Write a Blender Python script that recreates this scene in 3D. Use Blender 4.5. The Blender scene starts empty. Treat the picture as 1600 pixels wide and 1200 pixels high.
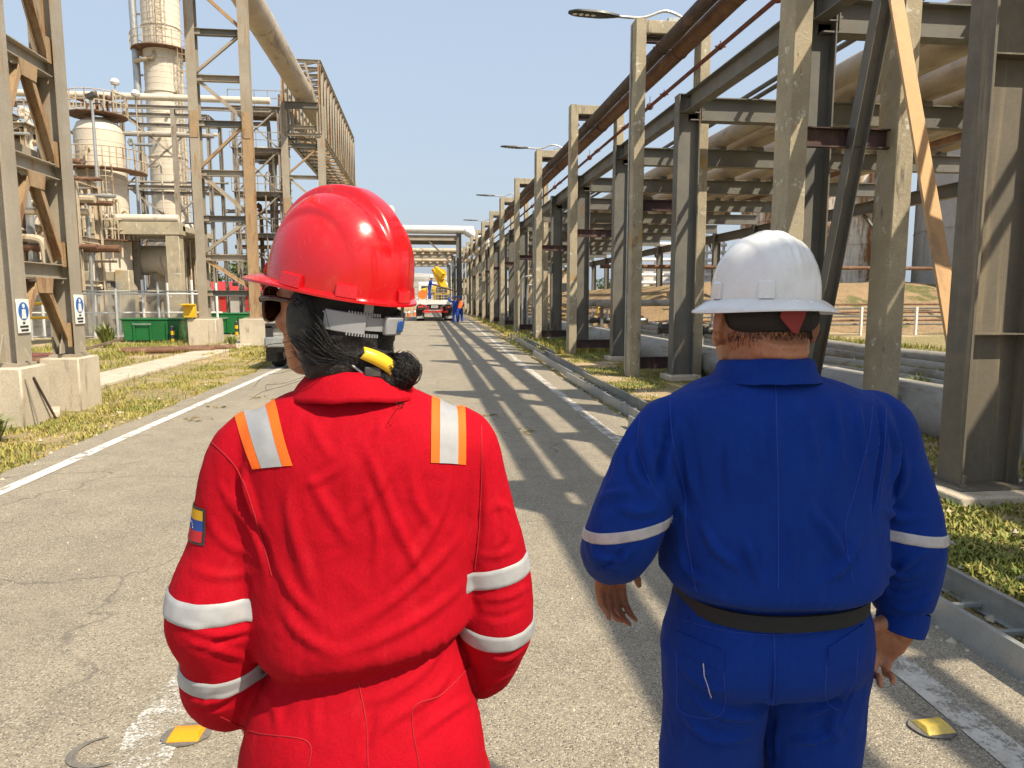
import bpy, bmesh, math, random
import numpy as np
from mathutils import Vector, Matrix, noise
from mathutils.bvhtree import BVHTree

random.seed(7)
RNG = np.random.default_rng(11)
SC = bpy.context.scene
COL = SC.collection
PI = math.pi
R = math.radians

# ---------------------------------------------------------------- camera
cam_data = bpy.data.cameras.new('camera')
cam_data.sensor_width = 36.0
cam_data.lens = 36.0 * 1110 / 1600
cam_data.clip_start = 0.05
cam_data.clip_end = 4000
cam = bpy.data.objects.new('camera', cam_data)
COL.objects.link(cam)
cam.location = (0, 0, 1.58)
cam.rotation_euler = (R(90 - 6.883), 0, R(-7.036))
SC.camera = cam

# ---------------------------------------------------------------- sky and sun
SUN_DIR = Vector((-1.0, 1.0, -1.74)).normalized()
SUN_EL = math.asin(-SUN_DIR.z)
world = bpy.data.worlds.new('World')
SC.world = world
world.use_nodes = True
wn = world.node_tree
sky = wn.nodes.new('ShaderNodeTexSky')
sky.sky_type = 'NISHITA'
sky.sun_disc = False
sky.sun_elevation = SUN_EL
sky.sun_rotation = R(135)
sky.altitude = 0
sky.air_density = 1.5
sky.dust_density = 3.5
sky.ozone_density = 2.0
bg = wn.nodes['Background']
bg.inputs['Strength'].default_value = 0.15
# even milky haze mixed into the clear-sky model
hz = wn.nodes.new('ShaderNodeMix'); hz.data_type = 'RGBA'; hz.inputs[0].default_value = 0.75
hz.inputs[7].default_value = (2.32, 2.74, 3.36, 1)
wn.links.new(sky.outputs[0], hz.inputs[6]); wn.links.new(hz.outputs[2], bg.inputs['Color'])
sun_data = bpy.data.lights.new('sun', 'SUN')
sun_data.energy = 4.5
sun_data.angle = R(0.53)
sun_data.color = (1.0, 0.885, 0.70)
sun = bpy.data.objects.new('sun', sun_data)
COL.objects.link(sun)
sun.location = (30, -30, 54)
sun.rotation_euler = SUN_DIR.to_track_quat('-Z', 'Y').to_euler()
SC.view_settings.view_transform = 'Standard'
SC.view_settings.look = 'None'
SC.view_settings.gamma = 1
SC.view_settings.exposure = 0.62
SC.view_settings.use_curve_mapping = False
SC.cycles.use_denoising = True
SC.cycles.use_adaptive_sampling = True
SC.cycles.adaptive_threshold = 0.03
SC.cycles.max_bounces = 4
SC.cycles.diffuse_bounces = 2
SC.cycles.transparent_max_bounces = 8

# ---------------------------------------------------------------- helpers
ORG = {}

class MB:
    """collects geometry in world coordinates, then links it as one mesh object"""
    def __init__(self):
        self.v = []; self.f = []
    def add(self, vs, fs):
        n = len(self.v)
        self.v += [tuple(p) for p in vs]
        self.f += [tuple(i + n for i in q) for q in fs]
        return self
    def box(self, c, s, rz=0.0, taper=1.0):
        x, y, z = s[0] / 2, s[1] / 2, s[2] / 2
        cr, sr = math.cos(rz), math.sin(rz)
        vs = []
        for k, zz in ((1.0, -z), (taper, z)):
            for a, b in ((-x, -y), (x, -y), (x, y), (-x, y)):
                a *= k; b *= k
                vs.append((c[0] + a * cr - b * sr, c[1] + a * sr + b * cr, c[2] + zz))
        return self.add(vs, [(3, 2, 1, 0), (4, 5, 6, 7), (0, 1, 5, 4), (1, 2, 6, 5), (2, 3, 7, 6), (3, 0, 4, 7)])
    def sweep(self, p, q, prof, up=(0, 0, 1)):
        """closed 2-D profile [(side, up)] swept from p to q"""
        p = Vector(p); q = Vector(q); d = (q - p).normalized(); u = Vector(up)
        if abs(d.dot(u)) > 0.98: u = Vector((0, 1, 0)) if abs(d.y) < 0.9 else Vector((1, 0, 0))
        s = d.cross(u).normalized(); u = s.cross(d).normalized(); n = len(prof)
        vs = [b + s * a + u * h for b in (p, q) for a, h in prof]
        fs = [(i, (i + 1) % n, n + (i + 1) % n, n + i) for i in range(n)]
        fs += [tuple(range(n - 1, -1, -1)), tuple(range(n, 2 * n))]
        return self.add(vs, fs)
    def bar(self, p, q, w, h, up=(0, 0, 1)):
        return self.sweep(p, q, [(-w / 2, -h / 2), (w / 2, -h / 2), (w / 2, h / 2), (-w / 2, h / 2)], up)
    def ibeam(self, p, q, h, b, tf=0.018, tw=0.012, up=(0, 0, 1)):
        B, H, t = b / 2, h / 2, tw / 2
        pr = [(-B, -H), (B, -H), (B, -H + tf), (t, -H + tf), (t, H - tf), (B, H - tf), (B, H), (-B, H), (-B, H - tf), (-t, H - tf), (-t, -H + tf), (-B, -H + tf)]
        return self.sweep(p, q, pr, up)
    def channel(self, p, q, h, b, t=0.014, up=(0, 0, 1)):
        H = h / 2
        return self.sweep(p, q, [(0, -H), (b, -H), (b, -H + t), (t, -H + t), (t, H - t), (b, H - t), (b, H), (0, H)], up)
    def angle(self, p, q, a, t=0.012, up=(0, 0, 1)):
        return self.sweep(p, q, [(0, 0), (a, 0), (a, t), (t, t), (t, a), (0, a)], up)
    def tube(self, pts, r, n=10, cap=True, ell=None):
        pts = [Vector(p) for p in pts]; m = len(pts)
        rs = r if isinstance(r, (list, tuple)) else [r] * m
        tang = []
        for i in range(m):
            a = pts[max(i - 1, 0)]; b = pts[min(i + 1, m - 1)]
            tang.append((b - a).normalized())
        t0 = tang[0]; u = Vector((0, 0, 1)) if abs(t0.z) < 0.9 else Vector((1, 0, 0))
        s = t0.cross(u).normalized(); base = len(self.v)
        for i in range(m):
            t = tang[i]
            s = (s - t * s.dot(t)).normalized(); w = t.cross(s).normalized()
            for k in range(n):
                an = 2 * PI * k / n
                e = ell if ell else (1, 1)
                o = s * math.cos(an) * rs[i] * e[0] + w * math.sin(an) * rs[i] * e[1]
                self.v.append(tuple(pts[i] + o))
        for i in range(m - 1):
            for k in range(n):
                a = base + i * n + k; b = base + i * n + (k + 1) % n
                self.f.append((a, b, b + n, a + n))
        if cap:
            self.f.append(tuple(base + k for k in range(n - 1, -1, -1)))
            self.f.append(tuple(base + (m - 1) * n + k for k in range(n)))
        return self
    def lathe(self, prof, c, n=24, axis='z', arc=None):
        """prof [(radius, height)] round an axis through c"""
        base = len(self.v); m = len(prof)
        a0, a1 = arc if arc else (0, 2 * PI); full = arc is None
        cnt = n if full else n + 1
        for r_, h in prof:
            for k in range(cnt):
                an = a0 + (a1 - a0) * k / n
                x, y = r_ * math.cos(an), r_ * math.sin(an)
                p = {'z': (x, y, h), 'y': (x, h, y), 'x': (h, x, y)}[axis]
                self.v.append((c[0] + p[0], c[1] + p[1], c[2] + p[2]))
        for i in range(m - 1):
            for k in range(n):
                k2 = (k + 1) % cnt
                a = base + i * cnt + k; b = base + i * cnt + k2
                self.f.append((a, b, b + cnt, a + cnt))
        return self
    def poly(self, pts, d):
        """flat outline extruded by vector d"""
        n = len(pts); d = Vector(d)
        vs = [Vector(p) for p in pts] + [Vector(p) + d for p in pts]
        fs = [tuple(range(n - 1, -1, -1)), tuple(range(n, 2 * n))] + [(i, (i + 1) % n, n + (i + 1) % n, n + i) for i in range(n)]
        return self.add(vs, fs)
    def mesh(self, name, org):
        me = bpy.data.meshes.new(name)
        o = Vector(org)
        me.from_pydata([tuple(Vector(p) - o) for p in self.v], [], self.f)
        me.validate(); me.update()
        return me
    def build(self, name, m, parent=None, org=None, smooth=35, bevel=0.0, seg=1):
        if parent is not None: org = ORG[parent.name]
        elif org is None:
            a = np.array(self.v); lo, hi = a.min(0), a.max(0)
            org = ((lo[0] + hi[0]) / 2, (lo[1] + hi[1]) / 2, lo[2])
        me = self.mesh(name, org)
        return link(name, me, m, parent, org, smooth, bevel, seg)

def fix_normals(me):
    bm = bmesh.new(); bm.from_mesh(me); bmesh.ops.recalc_face_normals(bm, faces=bm.faces); bm.to_mesh(me); bm.free()

def link(name, me, m, parent, org, smooth=35, bevel=0.0, seg=1):
    fix_normals(me)
    if smooth:
        me.polygons.foreach_set('use_smooth', [True] * len(me.polygons))
        me.set_sharp_from_angle(angle=R(smooth))
    me.materials.append(M[m] if isinstance(m, str) else m)
    o = bpy.data.objects.new(name, me); COL.objects.link(o)
    if parent is not None: o.parent = parent
    else: o.location = org
    ORG[o.name] = tuple(org)
    if bevel:
        md = o.modifiers.new('bevel', 'BEVEL'); md.width = bevel; md.segments = seg; md.limit_method = 'ANGLE'; md.angle_limit = R(40)
    return o

def thing(name, label, cat, loc, group=None):
    o = bpy.data.objects.new(name, None); COL.objects.link(o)
    o.location = loc; o.empty_display_size = 0.2
    ORG[o.name] = tuple(loc)
    return tag(o, label, cat, group)

def tag(o, label, cat, group=None):
    o['label'] = label; o['category'] = cat
    if group: o['group'] = group
    return o

def struct(o, kind='structure', label=None):
    o['kind'] = kind
    if label: o['label'] = label
    return o

def copy_tree(o, parent=None, delta=None, label=None, group=None):
    c = o.copy(); COL.objects.link(c)
    if parent is not None: c.parent = parent
    if delta is not None: c.location = Vector(o.location) + Vector(delta)
    d = Vector(delta) if delta is not None else Vector((0, 0, 0))
    ORG[c.name] = tuple(Vector(ORG[o.name]) + d)
    if label: c['label'] = label
    if group: c['group'] = group
    for ch in list(o.children): copy_tree(ch, c)
    return c

def inst(src, parent, loc):
    """another object on the same mesh data, as a part of parent"""
    c = src.copy(); COL.objects.link(c); c.parent = parent; c.location = loc
    ORG[c.name] = ORG[src.name]
    return c

def catmull(P, n):
    P = np.array(P, float); m = len(P); out = []
    for i in range(m - 1):
        p0, p1, p2, p3 = P[max(i - 1, 0)], P[i], P[i + 1], P[min(i + 2, m - 1)]
        for k in range(n):
            t = k / n
            out.append(0.5 * ((2 * p1) + (-p0 + p2) * t + (2 * p0 - 5 * p1 + 4 * p2 - p3) * t * t + (-p0 + 3 * p1 - 3 * p2 + p3) * t ** 3))
    out.append(P[-1])
    return np.array(out)

ORDN = ['first', 'second', 'third', 'fourth', 'fifth', 'sixth', 'seventh', 'eighth', 'ninth', 'tenth', 'eleventh', 'twelfth']

# ---------------------------------------------------------------- materials
M = {}

class NT:
    def __init__(self, name):
        self.m = bpy.data.materials.new(name); self.m.use_nodes = True
        self.t = self.m.node_tree; self.b = self.t.nodes['Principled BSDF']; self.out = self.t.nodes['Material Output']
        M[name] = self.m
        tc = self.n('ShaderNodeTexCoord'); self.co = tc.outputs['Object']
        self.geo = None
    def n(self, typ, **kw):
        nd = self.t.nodes.new(typ)
        for k, v in kw.items():
            if k.startswith('i_'):
                key = k[2:]
                nd.inputs[int(key) if key.isdigit() else key.replace('_', ' ')].default_value = v
            else: setattr(nd, k, v)
        return nd
    def l(self, a, b): self.t.links.new(a, b)
    def world(self):
        g = self.n('ShaderNodeNewGeometry'); self.co = g.outputs['Position']; return self
    def shuffle(self):
        oi = self.n('ShaderNodeObjectInfo'); mu = self.n('ShaderNodeMath', operation='MULTIPLY'); mu.inputs[1].default_value = 37.0
        self.l(oi.outputs['Random'], mu.inputs[0])
        ad = self.n('ShaderNodeVectorMath', operation='ADD'); self.l(self.co, ad.inputs[0]); self.l(mu.outputs[0], ad.inputs[1])
        self.co = ad.outputs[0]; return self
    def map(self, sc):
        mp = self.n('ShaderNodeMapping'); mp.inputs['Scale'].default_value = sc; self.l(self.co, mp.inputs['Vector']); return mp.outputs[0]
    def noise(self, scale, detail=4, rough=0.6, vec=None, dist=0.0):
        nd = self.n('ShaderNodeTexNoise'); nd.inputs['Scale'].default_value = scale; nd.inputs['Detail'].default_value = detail
        nd.inputs['Roughness'].default_value = rough; nd.inputs['Distortion'].default_value = dist
        self.l(vec if vec is not None else self.co, nd.inputs['Vector']); return nd.outputs['Fac']
    def voro(self, scale, feature='F1', out='Distance', vec=None):
        nd = self.n('ShaderNodeTexVoronoi', feature=feature); nd.inputs['Scale'].default_value = scale
        self.l(vec if vec is not None else self.co, nd.inputs['Vector']); return nd.outputs[out]
    def ramp(self, fac, lo, hi, a=0.0, b=1.0):
        nd = self.n('ShaderNodeMapRange', interpolation_type='SMOOTHSTEP'); nd.inputs[1].default_value = lo; nd.inputs[2].default_value = hi
        nd.inputs[3].default_value = a; nd.inputs[4].default_value = b; self.l(fac, nd.inputs[0]); return nd.outputs[0]
    def mix(self, fac, a, b, blend='MIX'):
        nd = self.n('ShaderNodeMix', data_type='RGBA', blend_type=blend)
        for sock, val in ((nd.inputs[0], fac), (nd.inputs[6], a), (nd.inputs[7], b)):
            if isinstance(val, (int, float)): sock.default_value = val
            elif isinstance(val, (tuple, list)): sock.default_value = (*val[:3], 1)
            else: self.l(val, sock)
        return nd.outputs[2]
    def math(self, op, a, b=None):
        nd = self.n('ShaderNodeMath', operation=op)
        for i, val in enumerate((a, b)):
            if val is None: continue
            if isinstance(val, (int, float)): nd.inputs[i].default_value = val
            else: self.l(val, nd.inputs[i])
        return nd.outputs[0]
    def col(self, c):
        if isinstance(c, (tuple, list)): self.b.inputs['Base Color'].default_value = (*c[:3], 1)
        else: self.l(c, self.b.inputs['Base Color'])
        return self
    def rough(self, r):
        if isinstance(r, (int, float)): self.b.inputs['Roughness'].default_value = r
        else: self.l(r, self.b.inputs['Roughness'])
        return self
    def bump(self, h, strength=0.3, dist=0.01):
        nd = self.n('ShaderNodeBump'); nd.inputs['Strength'].default_value = strength; nd.inputs['Distance'].default_value = dist
        self.l(h, nd.inputs['Height']); self.l(nd.outputs[0], self.b.inputs['Normal']); return self
    def set(self, **kw):
        for k, v in kw.items(): self.b.inputs[k.replace('_', ' ')].default_value = v
        return self

def weathered(name, c1, c2, c3=None, s=2.5, s3=(3, 3, 0.6), lo=0.52, hi=0.66, rough=0.75, metal=0.0, bump=0.25, bs=45, bd=0.006, speck=0.25):
    """base colour wandering between c1 and c2, streaks or patches of c3, fine speckle and relief"""
    t = NT(name).shuffle()
    c = t.mix(t.ramp(t.noise(s, 4, 0.65), 0.3, 0.7), c1, c2)
    if c3:
        f = t.ramp(t.noise(1.0, 4, 0.7, t.map(s3), 0.4), lo, hi)
        c = t.mix(f, c, c3)
    sp = t.ramp(t.noise(bs * 1.7, 2, 0.7), 0.25, 0.75, 1 - speck, 1 + speck)
    c = t.mix(1.0, c, sp, 'MULTIPLY')
    t.col(c).rough(t.ramp(t.noise(s * 4, 2), 0.3, 0.7, rough - 0.12, min(1, rough + 0.12))).set(Metallic=metal)
    t.bump(t.noise(bs, 3, 0.7), bump, bd) if bump else None
    return t

weathered('concrete', (0.46, 0.40, 0.28), (0.32, 0.275, 0.19), (0.15, 0.13, 0.10), s=1.6, s3=(5, 5, 1.1), lo=0.58, hi=0.74, rough=0.9, bump=0.5, bs=28, bd=0.012)
weathered('pale_concrete', (0.55, 0.48, 0.37), (0.45, 0.385, 0.29), (0.26, 0.21, 0.15), s=1.6, s3=(5, 5, 0.8), lo=0.55, hi=0.74, rough=0.9, bump=0.3, bs=30, speck=.12)
weathered('block_concrete', (0.33, 0.29, 0.23), (0.27, 0.235, 0.18), (0.15, 0.13, 0.10), s=0.8, s3=(1, 1, 0.5), rough=0.92)
weathered('rack_steel', (0.115, 0.115, 0.104), (0.165, 0.155, 0.13), (0.17, 0.10, 0.05), s=1.6, s3=(4, 4, 0.8), lo=0.56, hi=0.72, rough=0.6, bump=0.12, bs=30, speck=0.10)
weathered('tower_steel', (0.36, 0.315, 0.245), (0.28, 0.245, 0.19), (0.33, 0.19, 0.08), s=1.1, s3=(5, 5, 0.5), lo=0.55, hi=0.68, rough=0.65, bump=0.08, bs=30, speck=0.09)
weathered('tower_steel_rusty', (0.38, 0.25, 0.13), (0.31, 0.22, 0.13), (0.22, 0.11, 0.05), s=1.4, s3=(4, 4, 0.7), lo=0.50, hi=0.68, rough=0.75, bump=0.15, bs=35)
weathered('tan_steel', (0.52, 0.30, 0.125), (0.45, 0.27, 0.13), (0.32, 0.20, 0.11), s=0.9, s3=(3, 3, 0.4), lo=0.56, hi=0.75, rough=0.55, bump=0.04, bs=30, speck=0.1)
weathered('rust_pipe', (0.17, 0.085, 0.045), (0.12, 0.06, 0.035), (0.24, 0.14, 0.08), s=2.0, s3=(3, 0.5, 3), rough=0.8)
weathered('rust_pipe_dark', (0.075, 0.045, 0.035), (0.055, 0.038, 0.032), (0.13, 0.07, 0.045), s=2.0, s3=(3, 0.5, 3), rough=0.75)
weathered('red_iron', (0.20, 0.055, 0.04), (0.13, 0.045, 0.035), (0.09, 0.05, 0.04), s=4, rough=0.7)
weathered('maroon_steel', (0.075, 0.038, 0.036), (0.055, 0.03, 0.03), (0.14, 0.08, 0.055), s=3, rough=0.5, bump=0.08)
weathered('tan_pipe', (0.46, 0.38, 0.28), (0.39, 0.32, 0.24), (0.24, 0.19, 0.14), s=0.8, s3=(1.5, 0.25, 1.5), rough=0.6, bump=0.08, bs=20, speck=0.1)
weathered('grey_pipe', (0.37, 0.36, 0.33), (0.30, 0.285, 0.26), (0.22, 0.19, 0.15), s=1.4, s3=(2, 0.6, 2), rough=0.75, bump=0.12, bs=30, speck=0.12)
weathered('cream_clad', (0.66, 0.59, 0.48), (0.58, 0.515, 0.41), (0.33, 0.24, 0.16), s=0.5, s3=(1.6, 1.6, 0.22), lo=0.56, hi=0.74, rough=0.55, bump=0.06, bs=12, speck=0.08)
weathered('plant_cream', (0.54, 0.45, 0.32), (0.42, 0.34, 0.24), (0.24, 0.15, 0.08), s=1.0, s3=(2, 2, 0.5), rough=0.65, bump=0.05)
weathered('plant_grey', (0.34, 0.30, 0.25), (0.26, 0.23, 0.19), (0.20, 0.13, 0.08), s=1.0, s3=(2, 2, 0.5), rough=0.7, bump=0.05)
weathered('galvanised', (0.46, 0.47, 0.46), (0.36, 0.37, 0.365), (0.26, 0.25, 0.23), s=7, s3=(3, 3, 3), lo=0.55, hi=0.75, rough=0.42, metal=0.55, bump=0.05, bs=60, speck=0.12)
weathered('fence_metal', (0.52, 0.52, 0.49), (0.42, 0.42, 0.40), (0.30, 0.26, 0.2), s=6, rough=0.55, metal=0.25, bump=0.03)
weathered('green_paint', (0.012, 0.15, 0.035), (0.010, 0.11, 0.028), (0.05, 0.10, 0.04), s=1.8, s3=(3, 3, 0.7), lo=0.6, hi=0.8, rough=0.4, bump=0.03, speck=0.08)
weathered('yellow_paint', (0.75, 0.47, 0.015), (0.66, 0.40, 0.015), (0.35, 0.2, 0.04), s=3, s3=(3, 3, 1), lo=0.62, hi=0.8, rough=0.45, bump=0.03, speck=0.08)
weathered('orange_paint', (0.72, 0.17, 0.02), (0.62, 0.14, 0.02), (0.25, 0.09, 0.03), s=3, rough=0.45, bump=0.03, speck=0.08)
weathered('white_paint', (0.76, 0.75, 0.72), (0.68, 0.665, 0.63), (0.42, 0.37, 0.3), s=1.5, s3=(2, 2, 0.6), lo=0.60, hi=0.8, rough=0.5, bump=0.03, speck=0.06)
weathered('black_rubber', (0.022, 0.021, 0.02), (0.035, 0.033, 0.03), (0.07, 0.06, 0.05), s=5, rough=0.8, bump=0.1)
weathered('black_metal', (0.03, 0.03, 0.032), (0.045, 0.045, 0.045), (0.08, 0.07, 0.06), s=5, rough=0.45, bump=0.04)
weathered('red_paint', (0.55, 0.025, 0.02), (0.45, 0.02, 0.02), (0.25, 0.05, 0.03), s=3, rough=0.45, bump=0.03)
weathered('weathered_wood', (0.16, 0.10, 0.06), (0.10, 0.065, 0.042), (0.25, 0.19, 0.13), s=4, s3=(1, 9, 9), rough=0.9)
weathered('bark', (0.14, 0.10, 0.07), (0.09, 0.065, 0.045), None, s=5, rough=0.95)
weathered('far_grey', (0.42, 0.41, 0.38), (0.36, 0.35, 0.33), (0.28, 0.25, 0.2), s=0.6, s3=(1, 1, 0.2), rough=0.7, bump=0.02)
weathered('column_steel', (0.16, 0.135, 0.098), (0.12, 0.106, 0.082), (0.23, 0.185, 0.12), s=1.3, s3=(7, 7, 0.35), lo=0.52, hi=0.68, rough=0.6, bump=0.08, bs=30, speck=0.08)
# blotchy cast concrete of the tall frames: pale lime bloom, dark runs, ochre lichen
t = NT('concrete').shuffle()
c = t.mix(t.ramp(t.noise(1.7, 4, .65), .3, .7), (0.43, 0.37, 0.255), (0.32, 0.275, 0.195))
c = t.mix(t.ramp(t.noise(1.0, 4, .7, t.map((7, 7, 1.3)), .5), .58, .70), c, (0.15, 0.13, 0.10))
c = t.mix(t.ramp(t.noise(4.5, 4, .75), .60, .66), c, (0.60, 0.57, 0.49))
c = t.mix(t.ramp(t.noise(1.1, 3, .6), .60, .74), c, (0.42, 0.27, 0.11))
c = t.mix(1.0, c, t.ramp(t.noise(60, 2, .7), .25, .75, .88, 1.12), 'MULTIPLY')
t.col(c).rough(.9).bump(t.noise(24, 4, .75), .6, .014)
# ---------------------------------------------------------------- ground materials
t = NT('dirt').world()
n1 = t.noise(0.22, 6, 0.65); n2 = t.noise(2.2, 6, 0.7); n3 = t.noise(14, 6, 0.75); n4 = t.noise(90, 4, 0.7)
c = t.mix(t.ramp(n2, 0.3, 0.7), (0.50, 0.36, 0.20), (0.38, 0.27, 0.155))
c = t.mix(t.ramp(n3, 0.35, 0.75), c, (0.58, 0.45, 0.28))
c = t.mix(t.math('MULTIPLY', t.ramp(n1, 0.40, 0.56), t.ramp(n3, 0.35, 0.6)), c, (0.17, 0.165, 0.045))
c = t.mix(1.0, c, t.ramp(n4, 0.25, 0.75, 0.62, 1.35), 'MULTIPLY')
t.col(c).rough(0.95).bump(t.math('ADD', n3, t.math('MULTIPLY', n4, 0.5)), 0.8, 0.05)

t = NT('asphalt').world()
big = t.noise(0.35, 5, 0.6); mid = t.noise(3.0, 6, 0.7); fine = t.noise(120, 2, 0.8)
st = t.voro(170, out='Color'); sep = t.n('ShaderNodeSeparateColor'); t.l(st, sep.inputs[0])
std = t.voro(170)
c = t.mix(t.ramp(big, 0.3, 0.7), (0.275, 0.236, 0.172), (0.335, 0.288, 0.212))
c = t.mix(t.ramp(mid, 0.35, 0.75), c, (0.23, 0.198, 0.148))
c = t.mix(1.0, c, t.ramp(sep.outputs[0], 0.0, 1.0, 0.78, 1.22), 'MULTIPLY')
c = t.mix(t.ramp(sep.outputs[1], 0.80, 0.95), c, (0.46, 0.41, 0.32))
c = t.mix(t.ramp(sep.outputs[2], 0.88, 0.97), c, (0.10, 0.09, 0.08))
# long wheel-path wear and transverse cracks
wv = t.noise(1.0, 5, 0.6, t.map((1.2, 0.06, 1)))
c = t.mix(t.ramp(wv, 0.52, 0.75, 0, 0.35), c, (0.20, 0.172, 0.13))
crv = t.n('ShaderNodeTexVoronoi', feature='DISTANCE_TO_EDGE'); crv.inputs['Scale'].default_value = 0.55
wob = t.n('ShaderNodeTexNoise'); wob.inputs['Scale'].default_value = 2.5; wob.inputs['Detail'].default_value = 6
t.l(t.co, wob.inputs['Vector'])
va = t.n('ShaderNodeVectorMath', operation='MULTIPLY_ADD'); va.inputs[1].default_value = (0.5, 0.5, 0.5)
t.l(wob.outputs['Color'], va.inputs[0]); t.l(t.co, va.inputs[2]); t.l(va.outputs[0], crv.inputs['Vector'])
cr = t.math('MULTIPLY', t.ramp(crv.outputs['Distance'], 0.0, 0.009, 1, 0), t.ramp(t.noise(0.6, 3), 0.40, 0.55))
c = t.mix(t.math('MULTIPLY', cr, 0.6), c, (0.09, 0.08, 0.07))
spots = t.ramp(t.noise(5.5, 3, 0.5), 0.74, 0.80)
c = t.mix(t.math('MULTIPLY', spots, 0.6), c, (0.08, 0.07, 0.055))
oil = t.ramp(t.noise(0.9, 5, 0.65, None, 0.8), 0.60, 0.74, 0, 0.45)
c = t.mix(oil, c, (0.155, 0.135, 0.108))
pale = t.ramp(t.noise(1.0, 4, 0.6, t.map((0.9, 0.16, 1))), 0.55, 0.78, 0, 0.5)
c = t.mix(pale, c, (0.39, 0.335, 0.245))
t.col(c).rough(0.85)
h = t.math('SUBTRACT', t.math('ADD', t.math('MULTIPLY', std, -0.9), t.math('MULTIPLY', fine, 0.6)), t.math('MULTIPLY', cr, 1.5))
t.bump(t.math('ADD', t.math('MULTIPLY', std, -0.9), t.math('MULTIPLY', fine, 0.6)), 0.75, 0.006)

t = NT('road_paint').world()
w = t.math('ADD', t.noise(6, 6, 0.75), t.math('MULTIPLY', t.noise(70, 4, 0.8), 0.45))
c = t.mix(t.ramp(t.noise(20, 5), 0.3, 0.7), (0.74, 0.72, 0.67), (0.60, 0.575, 0.52))
t.col(c).rough(0.7)
t.l(t.ramp(w, 0.58, 0.72), t.b.inputs['Alpha']); t.bump(t.noise(120, 5, 0.8), 0.5, 0.004)
t = NT('dirty_road_paint').world()
w = t.math('ADD', t.noise(5, 6, 0.75), t.math('MULTIPLY', t.noise(70, 4, 0.8), 0.5))
t.col(t.mix(t.ramp(t.noise(9, 5), 0.35, 0.7), (0.60, 0.565, 0.50), (0.45, 0.41, 0.345))).rough(0.75)
t.l(t.ramp(w, 0.58, 0.80), t.b.inputs['Alpha']); t.bump(t.noise(120, 5, 0.8), 0.5, 0.004)
t = NT('worn_road_paint').world()
w = t.math('ADD', t.noise(5, 6, 0.75), t.math('MULTIPLY', t.noise(80, 4, 0.8), 0.7))
t.col((0.66, 0.64, 0.59)).rough(0.75)
t.l(t.ramp(w, 0.78, 1.06), t.b.inputs['Alpha']); t.bump(t.noise(120, 5, 0.8), 0.5, 0.004)

def strip(mb, x0, x1, ys, z, drift=0.022, jag0=0.0, jag1=0.0, sd=0):
    """long flat sheet following the slight drift of the road, edges optionally ragged"""
    vs = []; fs = []
    for i, y in enumerate(ys):
        a = jag0 * (noise.noise(Vector((y * 1.7, sd, 3.1))) + 0.5 * noise.noise(Vector((y * 5.1, sd, 7.7)))) if jag0 else 0
        b = jag1 * (noise.noise(Vector((y * 1.7, sd + 9, 3.1))) + 0.5 * noise.noise(Vector((y * 5.1, sd + 9, 7.7)))) if jag1 else 0
        vs += [(x0 + drift * y + a, y, z), (x1 + drift * y + b, y, z)]
        if i: k = 2 * i; fs.append((k - 2, k - 1, k + 1, k))
    return mb.add(vs, fs)

# the ground: one sheet with a shallow roll, reaching the horizon
def gz(x, y):
    d = math.hypot(x, y)
    s = min(1.0, max(0.0, (x - 3.4) / 1.2)) + min(1.0, max(0.0, (-4.4 - x) / 1.5))
    return -0.012 + s * 0.05 * noise.noise(Vector((x * 0.7, y * 0.7, 0))) * min(1, 60 / max(d, 1))
gv = []; gf = []
gx = sorted(set(list(np.linspace(-40, 40, 161)) + [-2000, -600, -200, -90, -60, 60, 90, 200, 600, 2000]))
gy = sorted(set(list(np.linspace(-8, 70, 131)) + [-600, -200, -60, -20, 90, 130, 200, 400, 900, 2500]))
for y in gy:
    for x in gx: gv.append((x, y, gz(x, y)))
nx = len(gx)
for j in range(len(gy) - 1):
    for i in range(nx - 1): gf.append((j * nx + i, j * nx + i + 1, (j + 1) * nx + i + 1, (j + 1) * nx + i))
ground = struct(MB().add(gv, gf).build('ground', 'dirt', org=(0, 0, 0)))
ys = [-12 + 0.25 * i for i in range(200)] + [38 + 4 * i for i in range(60)]
road = struct(strip(MB(), -3.98, 2.42, ys, 0.004, jag0=0.07, jag1=0.09).build('road', 'asphalt', org=(0, 0, 0)))
yl = [-10 + 0.5 * i for i in range(260)]
ll = struct(strip(MB(), -3.66, -3.53, yl, 0.009, jag0=0.012, jag1=0.012, sd=3).build('road_edge_line', 'road_paint', org=(0, 0, 0)))
rl = struct(strip(MB(), 1.89, 2.03, yl, 0.009, jag0=0.022, jag1=0.022, sd=5).build('road_edge_line', 'dirty_road_paint', org=(0, 0, 0)))
cl = struct(strip(MB(), -1.13, -0.95, [1.4 + 0.2 * i for i in range(11)], 0.009, jag0=0.05, jag1=0.05, sd=8).build('centre_line', 'worn_road_paint', org=(0, 0, 0)))
struct(strip(MB(), -1.10, -0.98, [9 + 0.5 * i for i in range(7)], 0.009, jag0=0.03, jag1=0.03, sd=8).build('centre_line', 'worn_road_paint', org=(0, 0, 0)))
# pale concrete path beside the towers
pm = MB(); 
for i in range(16):
    y0 = 10.4 + i * 1.22; xa = -6.15 - 0.012 * i
    pm.box((xa + random.uniform(-.03, .03), y0, 0.015), (0.95, 1.19, 0.07), rz=random.uniform(-.015, .015))
path = struct(pm.build('path', 'pale_concrete', org=(0, 0, 0), bevel=0.012))
# concrete apron of the plant beyond the fence
struct(MB().box((-20, 49, -0.005), (26, 34, 0.03)).build('plant_apron', 'block_concrete', org=(-20, 49, 0)))

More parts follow.
